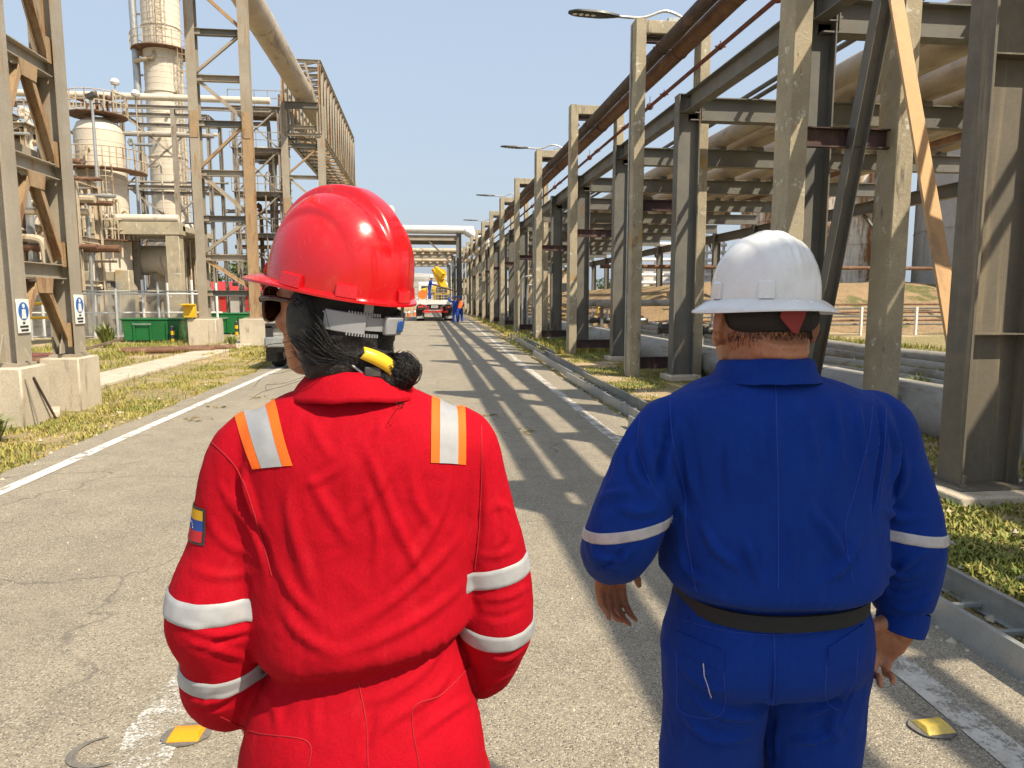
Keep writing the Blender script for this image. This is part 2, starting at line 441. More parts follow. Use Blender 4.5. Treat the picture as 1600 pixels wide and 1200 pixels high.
# earth bank behind the far side of the pipe rack
bv = []; bf = []; NXb, NYb = 90, 16
for j in range(NYb):
    for i in range(NXb):
        x = 6 + i * 0.85; s = j / (NYb - 1); y = 30 + 9 * s
        hgt = 2.55 * (s * s * (3 - 2 * s)) * min(1, max(0, (x - 8) / 7))
        hgt += 0.22 * noise.noise(Vector((x * .55, y * .7, 0))) * min(1, s * 4) + 0.08 * noise.noise(Vector((x * 2.1, y * 2.3, 4))) * min(1, s * 4)
        bv.append((x, y, hgt - 0.06))
for j in range(NYb - 1):
    for i in range(NXb - 1): bf.append((j * NXb + i, j * NXb + i + 1, (j + 1) * NXb + i + 1, (j + 1) * NXb + i))
# flat top running back
n0 = len(bv)
for i in range(NXb): bv.append((6 + i * .85, 75, 2.4 * min(1, max(0, (6 + i * .85 - 8) / 7)) - .06))
for i in range(NXb - 1):
    a = (NYb - 1) * NXb + i
    bf.append((a, a + 1, n0 + i + 1, n0 + i))
t = NT('bank_earth').world()
n2 = t.noise(1.2, 7, 0.7); n3 = t.noise(9, 6, 0.75)
c = t.mix(t.ramp(n2, 0.3, 0.7), (0.40, 0.26, 0.13), (0.29, 0.19, 0.10))
c = t.mix(t.ramp(n3, 0.42, 0.7), c, (0.50, 0.36, 0.20)); c = t.mix(t.ramp(t.noise(0.5, 5), 0.56, 0.66), c, (0.16, 0.16, 0.05))
t.col(c).rough(0.95).bump(n3, 1.0, 0.15)
struct(MB().add(bv, bf).build('earth_bank', 'bank_earth', org=(0, 0, 0), smooth=60))

# ---------------------------------------------------------------- grass
t = NT('grass')
at = t.n('ShaderNodeAttribute'); at.attribute_name = 'tint'
gx_ = t.mix(at.outputs['Fac'], (0.13, 0.19, 0.022), (0.47, 0.36, 0.10))
t.col(gx_).rough(0.7).set(Subsurface_Weight=0.0)
t.b.inputs['Transmission Weight'].default_value = 0.0

def blades(name, pts, hmin, hmax, wid, dry, lean=0.6, label=None):
    """pts (n,3) roots; each blade a bent strip of two quads' worth of triangles"""
    n = len(pts); az = RNG.uniform(0, 2 * PI, n); h = RNG.uniform(hmin, hmax, n); ln = RNG.uniform(0.1, lean, n) * h
    w = wid * RNG.uniform(0.6, 1.3, n); d = np.stack([np.cos(az), np.sin(az), 0 * az], 1); s = np.stack([-np.sin(az), np.cos(az), 0 * az], 1)
    up = np.array([0, 0, 1.0])
    a = pts - s * w[:, None] / 2; b = pts + s * w[:, None] / 2
    mpt = pts + d * (ln * 0.35)[:, None] + up * (h * 0.62)[:, None]
    c1 = mpt - s * w[:, None] * .38; c2 = mpt + s * w[:, None] * .38
    tip = pts + d * ln[:, None] + up * h[:, None]
    V = np.stack([a, b, c2, c1, tip], 1).reshape(-1, 3)
    base = np.arange(n)[:, None] * 5
    tri = np.concatenate([base + np.array([[0, 1, 2]]), base + np.array([[0, 2, 3]]), base + np.array([[3, 2, 4]])], 1).reshape(-1, 3)
    me = bpy.data.meshes.new(name); me.vertices.add(len(V)); me.vertices.foreach_set('co', V.ravel())
    me.loops.add(tri.size); me.loops.foreach_set('vertex_index', tri.ravel().astype(np.int32))
    me.polygons.add(len(tri)); me.polygons.foreach_set('loop_start', np.arange(0, tri.size, 3, dtype=np.int32))
    me.update(calc_edges=True); me.validate()
    at_ = me.attributes.new('tint', 'FLOAT', 'POINT')
    tint = np.clip(dry + RNG.normal(0, 0.22, n), 0, 1)
    at_.data.foreach_set('value', np.repeat(tint, 5).astype(np.float32))
    me.materials.append(M['grass'])
    o = bpy.data.objects.new(name, me); COL.objects.link(o); o['kind'] = 'stuff'
    if label: o['label'] = label; o['category'] = 'grass'
    return o

def scatter(x0, x1, y0, y1, n, sc, thr, seed, power=1.0, drift=0.0):
    """random roots kept where a patch noise is high; density falls with distance when power > 1"""
    out = []
    u = RNG.uniform(0, 1, (n, 2)); X = x0 + (x1 - x0) * u[:, 0]; Y = y0 + (y1 - y0) * u[:, 1] ** power
    X = X + drift * Y
    val = []
    for x, y in zip(X, Y):
        v = noise.noise(Vector((x * sc, y * sc, seed))) + 0.6 * noise.noise(Vector((x * sc * 3.1, y * sc * 3.1, seed + 5)))
        val.append(v)
    val = np.array(val); k = val > thr + RNG.normal(0, 0.08, n)
    X, Y, val = X[k], Y[k], val[k]
    Z = np.array([gz(x, y) for x, y in zip(X, Y)])
    return np.stack([X, Y, Z], 1), np.clip(0.75 - 0.9 * (val - thr), 0, 1)

P, dr = scatter(-5.6, -3.95, 3.5, 24, 60000, 0.8, -0.02, 2, 1.7, 0.022); blades('grass', P, 0.012, 0.055, 0.011, dr * 0.55 + 0.25, 1.3, 'yellowish green grass on the left road verge')
P, dr = scatter(-13.5, -6.6, 10, 29, 42000, 0.5, -0.12, 4, 1.4); blades('grass', P, 0.04, 0.16, 0.016, dr * 0.5 + 0.2, 0.9, 'green grass around the tower footings')
P, dr = scatter(-6.0, -3.9, 20, 60, 12000, 0.5, -0.1, 6, 1.4); blades('grass', P, 0.04, 0.14, 0.03, dr * 0.5 + 0.3, 0.9, 'far grass along the left road edge')
P, dr = scatter(2.75, 5.7, 2.2, 22, 90000, 0.75, -0.05, 9, 2.0, 0.012); blades('grass', P, 0.015, 0.058, 0.013, dr * 0.75 + 0.0, 1.3, 'green grass between the cable tray and the pipe rack')
P, dr = scatter(2.9, 5.4, 20, 62, 22000, 0.5, -0.15, 12, 1.5, 0.02); blades('grass', P, 0.05, 0.17, 0.03, dr * 0.9 + 0.05, 0.9, 'far grass along the foot of the pipe rack')
P, dr = scatter(6.4, 16, 6, 30, 60000, 0.45, -0.05, 15, 1.3); blades('grass', P, 0.06, 0.22, 0.02, dr * 0.7 + 0.0, 0.9, 'green grass growing among the low pipes')
P, dr = scatter(2.42, 2.8, 1.5, 30, 9000, 1.1, 0.0, 19, 1.7, 0.02); blades('grass', P, 0.015, 0.06, 0.012, dr * 0.8 + 0.05, 1.2, 'thin weeds along the right edge of the road')
P, dr = scatter(-6.2, -3.95, 3.5, 26, 26000, 0.9, -0.25, 31, 1.6, 0.022); blades('dry_straw', P, 0.006, 0.022, 0.010, 0 * dr + 0.95, 3.2, 'flat dry straw matted on the left verge')
P, dr = scatter(2.6, 5.6, 2.0, 24, 13000, 0.9, 0.0, 33, 1.8, 0.012); blades('dry_straw', P, 0.006, 0.022, 0.010, 0 * dr + 0.95, 3.2, 'flat dry straw matted between the cable tray and the rack')
P, dr = scatter(-6.2, -3.98, 4, 24, 1800, 0.6, 0.15, 35, 1.5, 0.022); blades('weeds', P, 0.06, 0.16, 0.013, dr * 0.5 + 0.05, 0.9, 'taller weeds on the left verge')
P, dr = scatter(2.9, 5.6, 2.4, 24, 2600, 0.6, 0.12, 37, 1.7, 0.012); blades('weeds', P, 0.05, 0.15, 0.013, dr * 0.4, 0.9, 'taller weeds under the pipe rack')
# broad-leaved ground cover near the steel column
def leaf_mat(name, c1, c2):
    t = NT(name); at = t.n('ShaderNodeAttribute'); at.attribute_name = 'tint'; t.col(t.mix(at.outputs['Fac'], c1, c2)).rough(0.5)
P, dr = scatter(2.9, 5.2, 2.4, 7.2, 22000, 1.1, 0.02, 9, 1.3); blades('ground_cover', P, 0.012, 0.040, 0.026, dr * 0.6, 1.8, 'bright leafy ground cover below the near steel column')
# small stones and litter on the verges and road edge
sm = MB(); 
def pebble(mb, x, y, z, r):
    v = []; 
    for k in range(6):
        an = k * PI / 3 + random.uniform(-.3, .3); rr = r * random.uniform(.7, 1.2); v.append((x + rr * math.cos(an), y + rr * math.sin(an), z - r * .2))
    tp = len(v); v.append((x + random.uniform(-.2, .2) * r, y, z + r * random.uniform(.5, .9)))
    mb.add(v, [(k, (k + 1) % 6, tp) for k in range(6)])
for i in range(900):
    x = random.choice([random.uniform(2.3, 3.0), random.uniform(2.3, 2.75), random.uniform(-4.6, -3.8), random.uniform(3, 5.6)]); y = 1.8 + 14 * random.random() ** 1.6
    pebble(sm, x + .02 * y, y, 0.002, random.choice([.008, .012, .018, .03]) * random.uniform(.7, 1.2))
for i in range(140):
    y = 1.9 + 9 * random.random() ** 1.5; pebble(sm, random.uniform(-3.4, 2.3), y, 0.005, random.uniform(.004, .010))
for x, y, r in ((2.02, 1.98, .03), (1.75, 2.62, .013), (2.31, 2.9, .02), (1.98, 2.34, .012)): pebble(sm, x, y, 0.006, r)
struct(sm.build('gravel', 'pale_concrete', org=(0, 0, 0), smooth=0), 'stuff', 'loose stones along the road edges')
# dry leaves fallen on the road
lf = MB()
for x, y in ((1.0, 9.4), (-3.0, 10.6), (-3.05, 9.6), (-2.6, 11.5), (1.15, 8.2), (-0.6, 5.0), (2.2, 6.5)):
    for k in range(7):
        xx, yy = x + random.gauss(0, .12), y + random.gauss(0, .12); an = random.uniform(0, 6.28); l = random.uniform(.03, .07); cx, sy = math.cos(an) * l, math.sin(an) * l
        lf.add([(xx - cx, yy - sy, .012), (xx + sy * .35, yy - cx * .35, .03), (xx + cx, yy + sy, .014), (xx - sy * .35, yy + cx * .35, .022)], [(0, 1, 2, 3)])
weathered('dry_leaf', (0.30, 0.24, 0.07), (0.22, 0.15, 0.05), None, s=8, rough=0.8)
struct(lf.build('dry_leaves', 'dry_leaf', org=(0, 0, 0), smooth=0), 'stuff', 'dry leaves scattered on the road')
# ================================================================ RIGHT SIDE: concrete frames, steel rack, pipes
NEARNESS = ['nearest tall concrete frame, right behind the white-helmeted man', 'second concrete frame along the road, carrying the nearest street lamp',
            'third concrete frame along the road', 'fourth concrete frame along the road, carrying the second lamp', 'fifth concrete frame along the road',
            'sixth concrete frame along the road, carrying the third lamp', 'seventh concrete frame along the road', 'eighth concrete frame along the road, carrying the farthest lamp',
            'ninth concrete frame along the road', 'tenth concrete frame along the road', 'eleventh concrete frame along the road', 'twelfth concrete frame along the road', 'farthest concrete frame at the end of the row']
Y0 = 8.0; DY = 6.1
XF, XR = 4.22, 5.52

def post(mb, x, y, w, d, h):
    """tapering post with chipped, slightly wavy edges"""
    n = 14; vs = []; fs = []
    for i in range(n + 1):
        z = h * i / n; k = 1.06 - 0.1 * i / n
        for j, (a, b) in enumerate(((-1, -1), (1, -1), (1, 1), (-1, 1))):
            e = 0.012
            for sx, sy in (((e, 0), (0, e)) if j in (0, 2) else ((0, e), (e, 0))):
                chip = 0.010 * max(0, noise.noise(Vector((x * 3 + j * 7, y, z * 3.1)))) + .003 * noise.noise(Vector((j, y * 3, z * 9)))
                vs.append((x + a * (w / 2 * k - sx - chip), y + b * (d / 2 * k - sy - chip), z))
    # order eight points of a ring round the section
    for i in range(n):
        for k in range(8): fs.append((i * 8 + k, i * 8 + (k + 1) % 8, (i + 1) * 8 + (k + 1) % 8, (i + 1) * 8 + k))
    fs.append(tuple(range(7, -1, -1))); fs.append(tuple(range(n * 8, n * 8 + 8)))
    mb.add(vs, fs)
def ring_sort(mb):
    """put each eight-vertex ring in angular order"""
    for i in range(0, len(mb.v), 8):
        r = mb.v[i:i + 8]; cx = sum(p[0] for p in r) / 8; cy = sum(p[1] for p in r) / 8
        mb.v[i:i + 8] = sorted(r, key=lambda p: math.atan2(p[1] - cy, p[0] - cx))
    return mb

def concrete_frame():
    fr = thing('concrete_portal', 'x', 'concrete frame', ((XF + XR) / 2, Y0, 0), 'tall concrete frames along the pipe rack')
    m1 = MB(); post(m1, XF, Y0, 0.22, 0.36, 6.9); ring_sort(m1).build('post', 'concrete', fr, smooth=25)
    m2 = MB(); post(m2, XR, Y0, 0.22, 0.36, 6.9); ring_sort(m2).build('post', 'concrete', fr, smooth=25)
    c = MB(); c.box(((XF + XR) / 2, Y0, 6.77), (XR - XF - 0.2, 0.30, 0.25)); c.build('cap_beam', 'concrete', fr, bevel=0.015)
    MB().ibeam((XF + .11, Y0 - .03, 6.56), (XR - .11, Y0 - .03, 6.56), 0.10, 0.12, 0.012, 0.01).build('hanger_beam', 'rust_pipe_dark', fr)
    MB().channel((XF + .10, Y0 + .02, 3.42), (XR - .10, Y0 + .02, 3.42), 0.22, 0.09).build('tie_channel', 'maroon_steel', fr)
    MB().channel((XF + .11, Y0 + .02, 0.27), (XR - .11, Y0 + .02, 0.27), 0.24, 0.09).build('sleeper_channel', 'maroon_steel', fr)
    return fr
frame0 = concrete_frame()
frames = [frame0]
for k in range(1, 13): frames.append(copy_tree(frame0, None, (0, DY * k, 0)))
for k, fr in enumerate(frames): fr['label'] = NEARNESS[k]
for k in (-1, -2): copy_tree(frame0, None, (0, DY * k, 0), ['concrete frame beside the camera, just outside the picture', 'concrete frame behind the camera'][-k - 1])

# overhead pipes hung under the caps
def clamp(mb, x, y, z, r):
    mb.lathe([(r + .004, -.03), (r + .014, -.03), (r + .014, .03), (r + .004, .03)], (x, y, z), 14, 'y')
    mb.box((x - r - .03, y, z), (.05, .05, .02)); mb.box((x + r + .03, y, z), (.05, .05, .02)); mb.box((x, y, z + r + .03), (.015, .015, .06))
def long_pipe(name, x, z, r, m, label, cat='pipe', y0=-16, y1=90, n=16, clamps=None, wob=0.0, group=None, joints=0):
    o = thing(name, label, cat, (x, (y0 + y1) / 2, z - r), group)
    pts = []; k = max(2, int((y1 - y0) / 4)) if wob else 2
    for i in range(k + 1):
        y = y0 + (y1 - y0) * i / k
        pts.append((x + wob * noise.noise(Vector((y * .2, x, z))), y, z + wob * noise.noise(Vector((y * .2, x, z + 9)))))
    MB().tube(pts, r, n).build('pipe_run', m, o)
    if joints:
        y = y0 + 1.1 * joints * .5
        while y < min(y1, 60):
            MB().lathe([(r + .001, -.02), (r + .006, -.012), (r + .006, .012), (r + .001, .02)], (x, y, z), n, 'y').build('weld_ring', m, o); y += joints
    if clamps:
        for y in clamps:
            mb = MB(); clamp(mb, x, y, z, r); mb.build('clamp', 'red_iron' if r < .08 else 'rust_pipe_dark', o)
    return o
fy = [Y0 + DY * k for k in range(10)]
long_pipe('overhead_pipe', 4.66, 6.40, 0.125, 'rust_pipe_dark', 'dark overhead pipe hung nearest the road under the concrete caps', clamps=[y - .12 for y in fy[:7]], joints=6)
long_pipe('overhead_pipe', 5.02, 6.36, 0.155, 'rust_pipe', 'thick brown overhead pipe hung beneath the middle of the concrete caps', clamps=[y - .12 for y in fy[:7]], joints=6)
long_pipe('overhead_conduit', 5.30, 6.02, 0.040, 'red_iron', 'thin red overhead line with round clamps below the brown pipe', clamps=[y - 1.4 for y in fy[:7]] + [y + 1.6 for y in fy[:7]])
for i, y in enumerate(fy[:6]):
    o = MB(); o.lathe([(0.0, -.07), (.07, -.05), (.085, 0), (.07, .05), (0.0, .07)], (5.30, y + 2.6, 6.02), 14, 'y'); o.box((5.30, y + 2.6, 6.15), (.014, .014, .2))
    tag(o.build('junction_box', 'red_iron'), '%s round red junction box on the thin overhead line, counted from the camera' % ORDN[i], 'junction box', 'junction boxes on the overhead line')

# street lamps on every second frame
def lamp(y):
    o = thing('street_lamp', 'x', 'street lamp', (4.2, y, 6.9), 'street lamps on the concrete frames')
    MB().tube(catmull([(5.15, y + .02, 7.0), (4.75, y, 7.12), (4.3, y, 6.98), (3.8, y, 6.98)], 6).tolist(), 0.028, 10).build('arm', 'galvanised', o)
    MB().box((4.95, y, 6.95), (.3, .12, .08)).build('bracket', 'galvanised', o)
    MB().tube([(XF - .13, y + .08, .1), (XF - .125, y + .08, 6.85)], .016, 8).build('conduit', 'galvanised', o)
    m = MB(); n = 14; rings = []
    for i in range(n + 1):
        s = i / n; x = 3.83 - s * 1.0
        w = 0.03 + 0.13 * math.sin(min(1, s * 2.2) * PI / 2) * (1 - max(0, (s - .8) / .2) ** 2 * .8); hh = .018 + .035 * math.sin(PI * min(1, .15 + s * .8))
        for a, b in ((-1, -.35), (-.75, -.6), (.75, -.6), (1, -.35), (.9, .5), (0, 1), (-.9, .5)): m.v.append((x, y + a * w, 6.985 + s * .03 + b * hh))
    for i in range(n):
        for k in range(7): m.f.append((i * 7 + k, i * 7 + (k + 1) % 7, (i + 1) * 7 + (k + 1) % 7, (i + 1) * 7 + k))
    m.f.append(tuple(range(6, -1, -1))); m.f.append(tuple(range(n * 7, n * 7 + 7)))
    m.build('lamp_head', 'black_metal', o, smooth=40)
    for k in range(4):
        MB().lathe([(0.0, -.012), (.035, -.008), (.05, 0.0)], (3.32 - k * .12, y, 6.972 + .004 * k), 12).build('lens', 'white_paint', o)
    return o
lamps = [lamp(Y0 + DY)]
LL = ['nearest street lamp with dark flat head on a curved arm', 'second street lamp reaching over the road from a concrete frame', 'third street lamp, small against the sky', 'farthest street lamp, just above the white pipe bridge']
for k in (1, 2, 3): lamps.append(copy_tree(lamps[0], None, (0, 2 * DY * k, 0)))
for o, s in zip(lamps, LL): o['label'] = s
fl = thing("floodlight", 'small dark floodlight clamped on top of the overhead pipes', 'floodlight', (4.72, 22.6, 6.52))
MB().bar((4.72, 22.6, 6.52), (4.72, 22.6, 6.80), .03, .03).build('stem', 'black_metal', fl)
MB().bar((4.60, 22.6, 6.80), (4.88, 22.6, 6.98), .16, .12).build('housing', 'black_metal', fl)

# ---------------------------------------------------------------- the wide steel pipe rack
rack = thing('steel_pipe_rack', 'long dark steel pipe rack of H columns and cross beams right of the road', 'pipe rack', (10, 40, 0))
XA, XB = 4.97, 15.0
RY = [8.9 + 4.45 * k for k in range(17)]
cols = MB().ibeam((XA, RY[0], 0.06), (XA, RY[0], 5.35), 0.42, 0.26, 0.02, 0.014, up=(1, 0, 0)).build('column', 'rack_steel', rack)
# stiffeners and a cap on each near column
def stiff(y):
    mb = MB()
    for z in (5.02, 5.34): mb.box((XA, y, z), (.43, .27, .016))
    mb.box((XA - .02, y - .14, 5.15), (.12, .012, .22)); return mb
st0 = stiff(RY[0]).build('stiffener', 'rack_steel', rack)
pl0 = MB().box((XA, RY[0], 0.045), (.62, .62, .11)).build('footing', 'pale_concrete', rack, bevel=.01)
tb0 = MB().ibeam((XA + .02, RY[0], 5.09), (XB, RY[0], 5.09), 0.42, 0.24, 0.02, 0.014).build('cross_beam', 'rack_steel', rack)
lb0 = MB().ibeam((XA, RY[0] + .14, 5.18), (XA, RY[1] - .14, 5.18), 0.32, 0.2, 0.018, 0.012).build('side_beam', 'rack_steel', rack)
fc0 = MB().ibeam((XB, RY[0], 0.0), (XB, RY[0], 4.87), 0.36, 0.24, 0.02, 0.014, up=(1, 0, 0)).build('far_column', 'rack_steel', rack)
fb0 = MB().ibeam((XB, RY[0], 4.62), (XB, RY[1], 4.62), 0.40, 0.22, 0.018, 0.012).build('far_side_beam', 'rack_steel', rack)
kb0 = MB().bar((XB, RY[0] + .1, 3.7), (XB, RY[0] + .95, 4.42), .08, .08).build('knee_brace', 'rack_steel', rack)
for k in range(1, len(RY)):
    d = (0, 4.45 * k, 0)
    for s in (cols, st0, pl0, tb0, fc0, kb0): inst(s, rack, d)
    if k < len(RY) - 1:
        inst(lb0, rack, d); inst(fb0, rack, d)
# the run of side beam towards the near column, and further cross beams behind the camera side
inst(lb0, rack, (0, -4.45, 0)); inst(fb0, rack, (0, -4.45, 0)); inst(tb0, rack, (0, -4.45, 0)); inst(fc0, rack, (0, -4.45, 0))
inst(lb0, rack, (0, -8.9, 0)); inst(tb0, rack, (0, -8.9, 0)); inst(fb0, rack, (0, -8.9, 0)); inst(tb0, rack, (0, -13.35, 0)); inst(lb0, rack, (0, -13.35, 0))
# bolted end plates where the cross beams meet the columns
ep = MB(); ep.box((XA + .235, RY[0] - .035, 5.09), (.016, .20, .36))
for dz in (-.12, 0, .12): ep.lathe([(0, -.05), (.018, -.05), (.018, -.03)], (XA + .30, RY[0] - .008, 5.09 + dz), 6, 'y')
ep0 = struct(ep.build('bolted_plate', 'rack_steel', rack), 'stuff')
for k in range(1, 6): inst(ep0, rack, (0, 4.45 * k, 0))
# the near steel column on its plinth
nc = thing('steel_column', 'large near steel H column standing on a concrete plinth at right', 'column', (4.50, 5.2, 0))
MB().ibeam((4.50, 5.2, 0.085), (4.50, 5.2, 5.1), 0.52, 0.27, 0.026, 0.018, up=(1, 0, 0)).build('shaft', 'column_steel', nc, bevel=.003)
MB().box((4.52, 5.2, 0.02), (.95, .80, .09)).build('plinth', 'pale_concrete', nc, bevel=.012)
MB().box((4.50, 5.2, 0.075), (.66, .46, .022)).build('base_plate', 'column_steel', nc)
for a, b in ((-.27, -.18), (.27, -.18), (-.27, .18), (.27, .18)):
    MB().lathe([(0, .07), (.018, .07), (.018, 0), (.030, 0), (.030, -.03)], (4.50 + a, 5.2 + b, .115), 6).build('anchor_bolt', 'column_steel', nc)
for z in (1.3, 3.4):
    MB().box((4.50, 5.2, z), (.46, .25, .012)).build('stiffener', 'column_steel', nc)
# chevron braces meeting under the side beam
b1 = MB(); b1.sweep((4.62, 5.46, 0.45), (4.95, 7.33, 4.75), [(-.10, -.012), (.10, -.012), (.10, .012), (-.10, .012)], up=(0.25, -1, 0.3)); b1.sweep((4.62, 5.47, 0.45), (4.95, 7.34, 4.75), [(.085, -.012), (.10, -.012), (.10, -.09), (.085, -.09)], up=(0.25, -1, 0.3))
tag(b1.build('diagonal_brace', 'tan_steel'), 'sunlit tan diagonal channel leaning against the near steel column', 'brace')
b2 = MB().ibeam((5.02, 8.75, 0.35), (4.97, 7.48, 5.0), 0.17, 0.15, 0.012, 0.01, up=(1, 0, 0))
tag(b2.build('diagonal_brace', 'rack_steel'), 'dark slanting steel brace behind the nearest concrete frame', 'brace')

# pipes lying on top of the rack
for i, (x, r, m, lab) in enumerate([(6.20, .045, 'rack_steel', 'thin dark pipe on the rack closest to its road edge'), (6.42, .045, 'rack_steel', 'thin dark pipe second from the road edge of the rack'),
        (7.55, .21, 'tan_pipe', 'medium tan pipe on the rack, first of the thick ones from the road'), (8.45, .44, 'tan_pipe', 'largest tan pipe lying on the rack'), (9.75, .30, 'tan_pipe', 'tan pipe on the rack next to the largest one'),
        (10.65, .20, 'tan_pipe', 'medium tan pipe in the middle of the rack'), (11.25, .17, 'tan_pipe', 'tan pipe right of the middle of the rack'), (11.8, .15, 'tan_pipe', 'small tan pipe, sixth of the tan ones from the road'),
        (12.3, .14, 'tan_pipe', 'small tan pipe, seventh of the tan ones from the road'), (12.85, .16, 'rust_pipe', 'brown pipe near the far edge of the rack'), (13.6, .22, 'tan_pipe', 'tan pipe at the far edge of the rack')]):
    o = long_pipe('rack_pipe', x, 5.31 + r + .06, r, m, lab, y0=-6, y1=84, n=20 if r > .15 else 10)
    if r > .14:
        sm_ = MB().box((x, RY[0], 5.335), (r * .8, .22, .09)).build('shoe', 'rack_steel', o)
        for k in range(1, 9): inst(sm_, o, (0, 4.45 * k, 0))
# ---------------------------------------------------------------- pipes on the ground
o = long_pipe('ground_pipe', 6.02, 0.22, 0.35, 'grey_pipe', 'large grey pipe lying on the ground behind the columns', y0=1.5, y1=66, n=32, joints=5.4)
for k in range(10): MB().box((6.02, 3.2 + 6.1 * k, -0.06), (1.0, .35, .2)).build('saddle', 'concrete', o, bevel=.01)
for i, (x, z, r, m) in enumerate([(7.25, .10, .08, 'grey_pipe'), (7.65, .09, .07, 'rust_pipe'), (8.1, .12, .10, 'grey_pipe'), (8.7, .10, .08, 'grey_pipe'), (9.3, .14, .11, 'grey_pipe'), (9.8, .10, .07, 'rust_pipe'), (10.5, .18, .13, 'grey_pipe'), (11.1, .26, .17, 'grey_pipe')]):
    long_pipe('low_pipe', x, z, r, m, '%s low %s pipe in the grass, counted outward from the large ground pipe' % (ORDN[i], 'brown' if 'rust' in m else 'grey'), y0=4, y1=40, n=12, wob=.10, group='low pipes on the ground')
sl = MB()
for k in range(9):
    s = MB().box((9.2, 6.5 + 4.2 * k, 0.0), (4.6, .22, .10)).build('sleeper', 'concrete', bevel=.012)
    tag(s, '%s concrete sleeper under the low pipes, counted from the camera' % ORDN[k], 'sleeper', 'sleepers under the low pipes')
# red riser beside the ground pipe
rp = MB().tube(catmull([(6.55, 14.2, 0.0), (6.55, 14.2, .62), (6.52, 14.1, .80), (6.38, 14.0, .88)], 5).tolist(), .075, 12)
tag(rp.build('riser_pipe', 'red_paint'), 'short red riser pipe with bent top beside the ground pipe', 'pipe')
# transverse pale pipe at eye height further back
tp = thing('cross_pipe', 'pale grey pipe crossing behind the columns at eye height', 'pipe', (9, 24.5, 0))
MB().tube([(5.6, 24.5, 1.42), (13.5, 24.5, 1.42)], .12, 14).build('pipe_run', 'grey_pipe', tp)
for x in (6.2, 9.6, 13): MB().bar((x, 24.5, 0), (x, 24.5, 1.31), .1, .1).build('support', 'rack_steel', tp)
# valve manifolds among the low pipes
def valve(mb_parent, x, y, z, s=1.0):
    MB().lathe([(.0, -.30 * s), (.15 * s, -.30 * s), (.15 * s, -.25 * s), (.09 * s, -.24 * s), (.13 * s, 0), (.09 * s, .24 * s), (.15 * s, .25 * s), (.15 * s, .30 * s), (0, .30 * s)], (x, y, z), 14, 'x').build('valve_body', 'black_metal', mb_parent)
    MB().lathe([(.07 * s, .05), (.09 * s, .2 * s), (.035 * s, .24 * s), (.035 * s, .55 * s)], (x, y, z), 10).build('bonnet', 'galvanised', mb_parent)
    w = MB(); w.tube([(x + .2 * s * math.cos(a), y + .2 * s * math.sin(a), z + .52 * s) for a in np.linspace(0, 2 * PI, 17)], .016 * s, 6, cap=False)
    for a in (0, PI / 2): w.bar((x - .2 * s * math.cos(a), y - .2 * s * math.sin(a), z + .52 * s), (x + .2 * s * math.cos(a), y + .2 * s * math.sin(a), z + .52 * s), .02, .012)
    w.build('handwheel', 'rust_pipe_dark', mb_parent)
vm = thing('valve_manifold', 'dark valve manifold with handwheels among the low pipes', 'valve manifold', (7.6, 19.6, 0))
for x, z in ((6.95, .75), (7.55, .62), (8.2, .66), (8.8, .62)): valve(vm, x, 19.6, z)
MB().tube([(6.6, 19.6, .66), (9.4, 19.6, .64)], .09, 12).build('header', 'black_metal', vm)
for x in (6.75, 7.25, 7.9, 9.2): MB().tube([(x, 19.6, 0), (x, 19.6, .66)], .06, 10).build('riser', 'grey_pipe', vm)
vm2 = thing('valve_manifold', 'smaller valve group further along the ground pipe, nearer the truck', 'valve manifold', (7.0, 28, 0))
for x, z in ((6.7, .7), (7.3, .7), (8.0, .9)): valve(vm2, x, 28, z)
MB().tube([(6.5, 28, .7), (9.0, 28, .7)], .09, 12).build('header', 'galvanised', vm2)
for x in (6.6, 7.6, 8.6): MB().tube([(x, 28, 0), (x, 28, .7)], .06, 10).build('riser', 'galvanised', vm2)
vp = thing('vent_piping', 'upright galvanised vent pipes between the far concrete frames', 'piping', (4.9, 34, 0))
for i, (x, h) in enumerate(((4.7, 2.6), (4.95, 2.2), (5.2, 1.9), (5.5, 2.8))):
    MB().tube(catmull([(x, 34, 0), (x, 34, h * .9), (x + .15, 34, h), (x + .6, 34, h + .02)], 5).tolist(), .05, 10).build('vent_pipe', 'galvanised', vp)

# rows of thin pipes on short posts in front of the bank
for i in range(6):
    z = .45 + i * .17
    tag(MB().tube([(11.5, 28.6 + i * .08, z), (48, 29.2 + i * .08, z + .05)], .045, 8).build('thin_pipe_line', 'rust_pipe' if i % 2 else 'rack_steel'), '%s thin dark line from the ground in the fence-like row before the earth bank' % ORDN[i], 'pipe', 'thin lines before the bank')
for i in range(8):
    x = 13.5 + i * 2.55
    s = MB().box((x, 28.5, .60), (.10, .10, 1.22)); tag(s.build('marker_post', 'white_paint', bevel=.01), '%s short pale post holding the thin lines before the bank, from the left' % ORDN[i], 'post', 'pale posts before the bank')
tag(MB().tube([(8, 32.0, 3.02), (60, 33.0, 3.02)], .09, 12).build('raised_pipe', 'rust_pipe'), 'long rusty pipe running level above the earth bank', 'pipe')
rs = MB()
for i in range(6):
    x = 12 + i * 7.3
    tag(MB().bar((x, 32.05 + .02 * i, .3), (x, 32.05 + .02 * i, 2.93), .14, .14).build('pipe_stanchion', 'rack_steel'), '%s stanchion under the long rusty pipe above the bank, from the left' % ORDN[i], 'stanchion', 'stanchions under the rusty pipe')

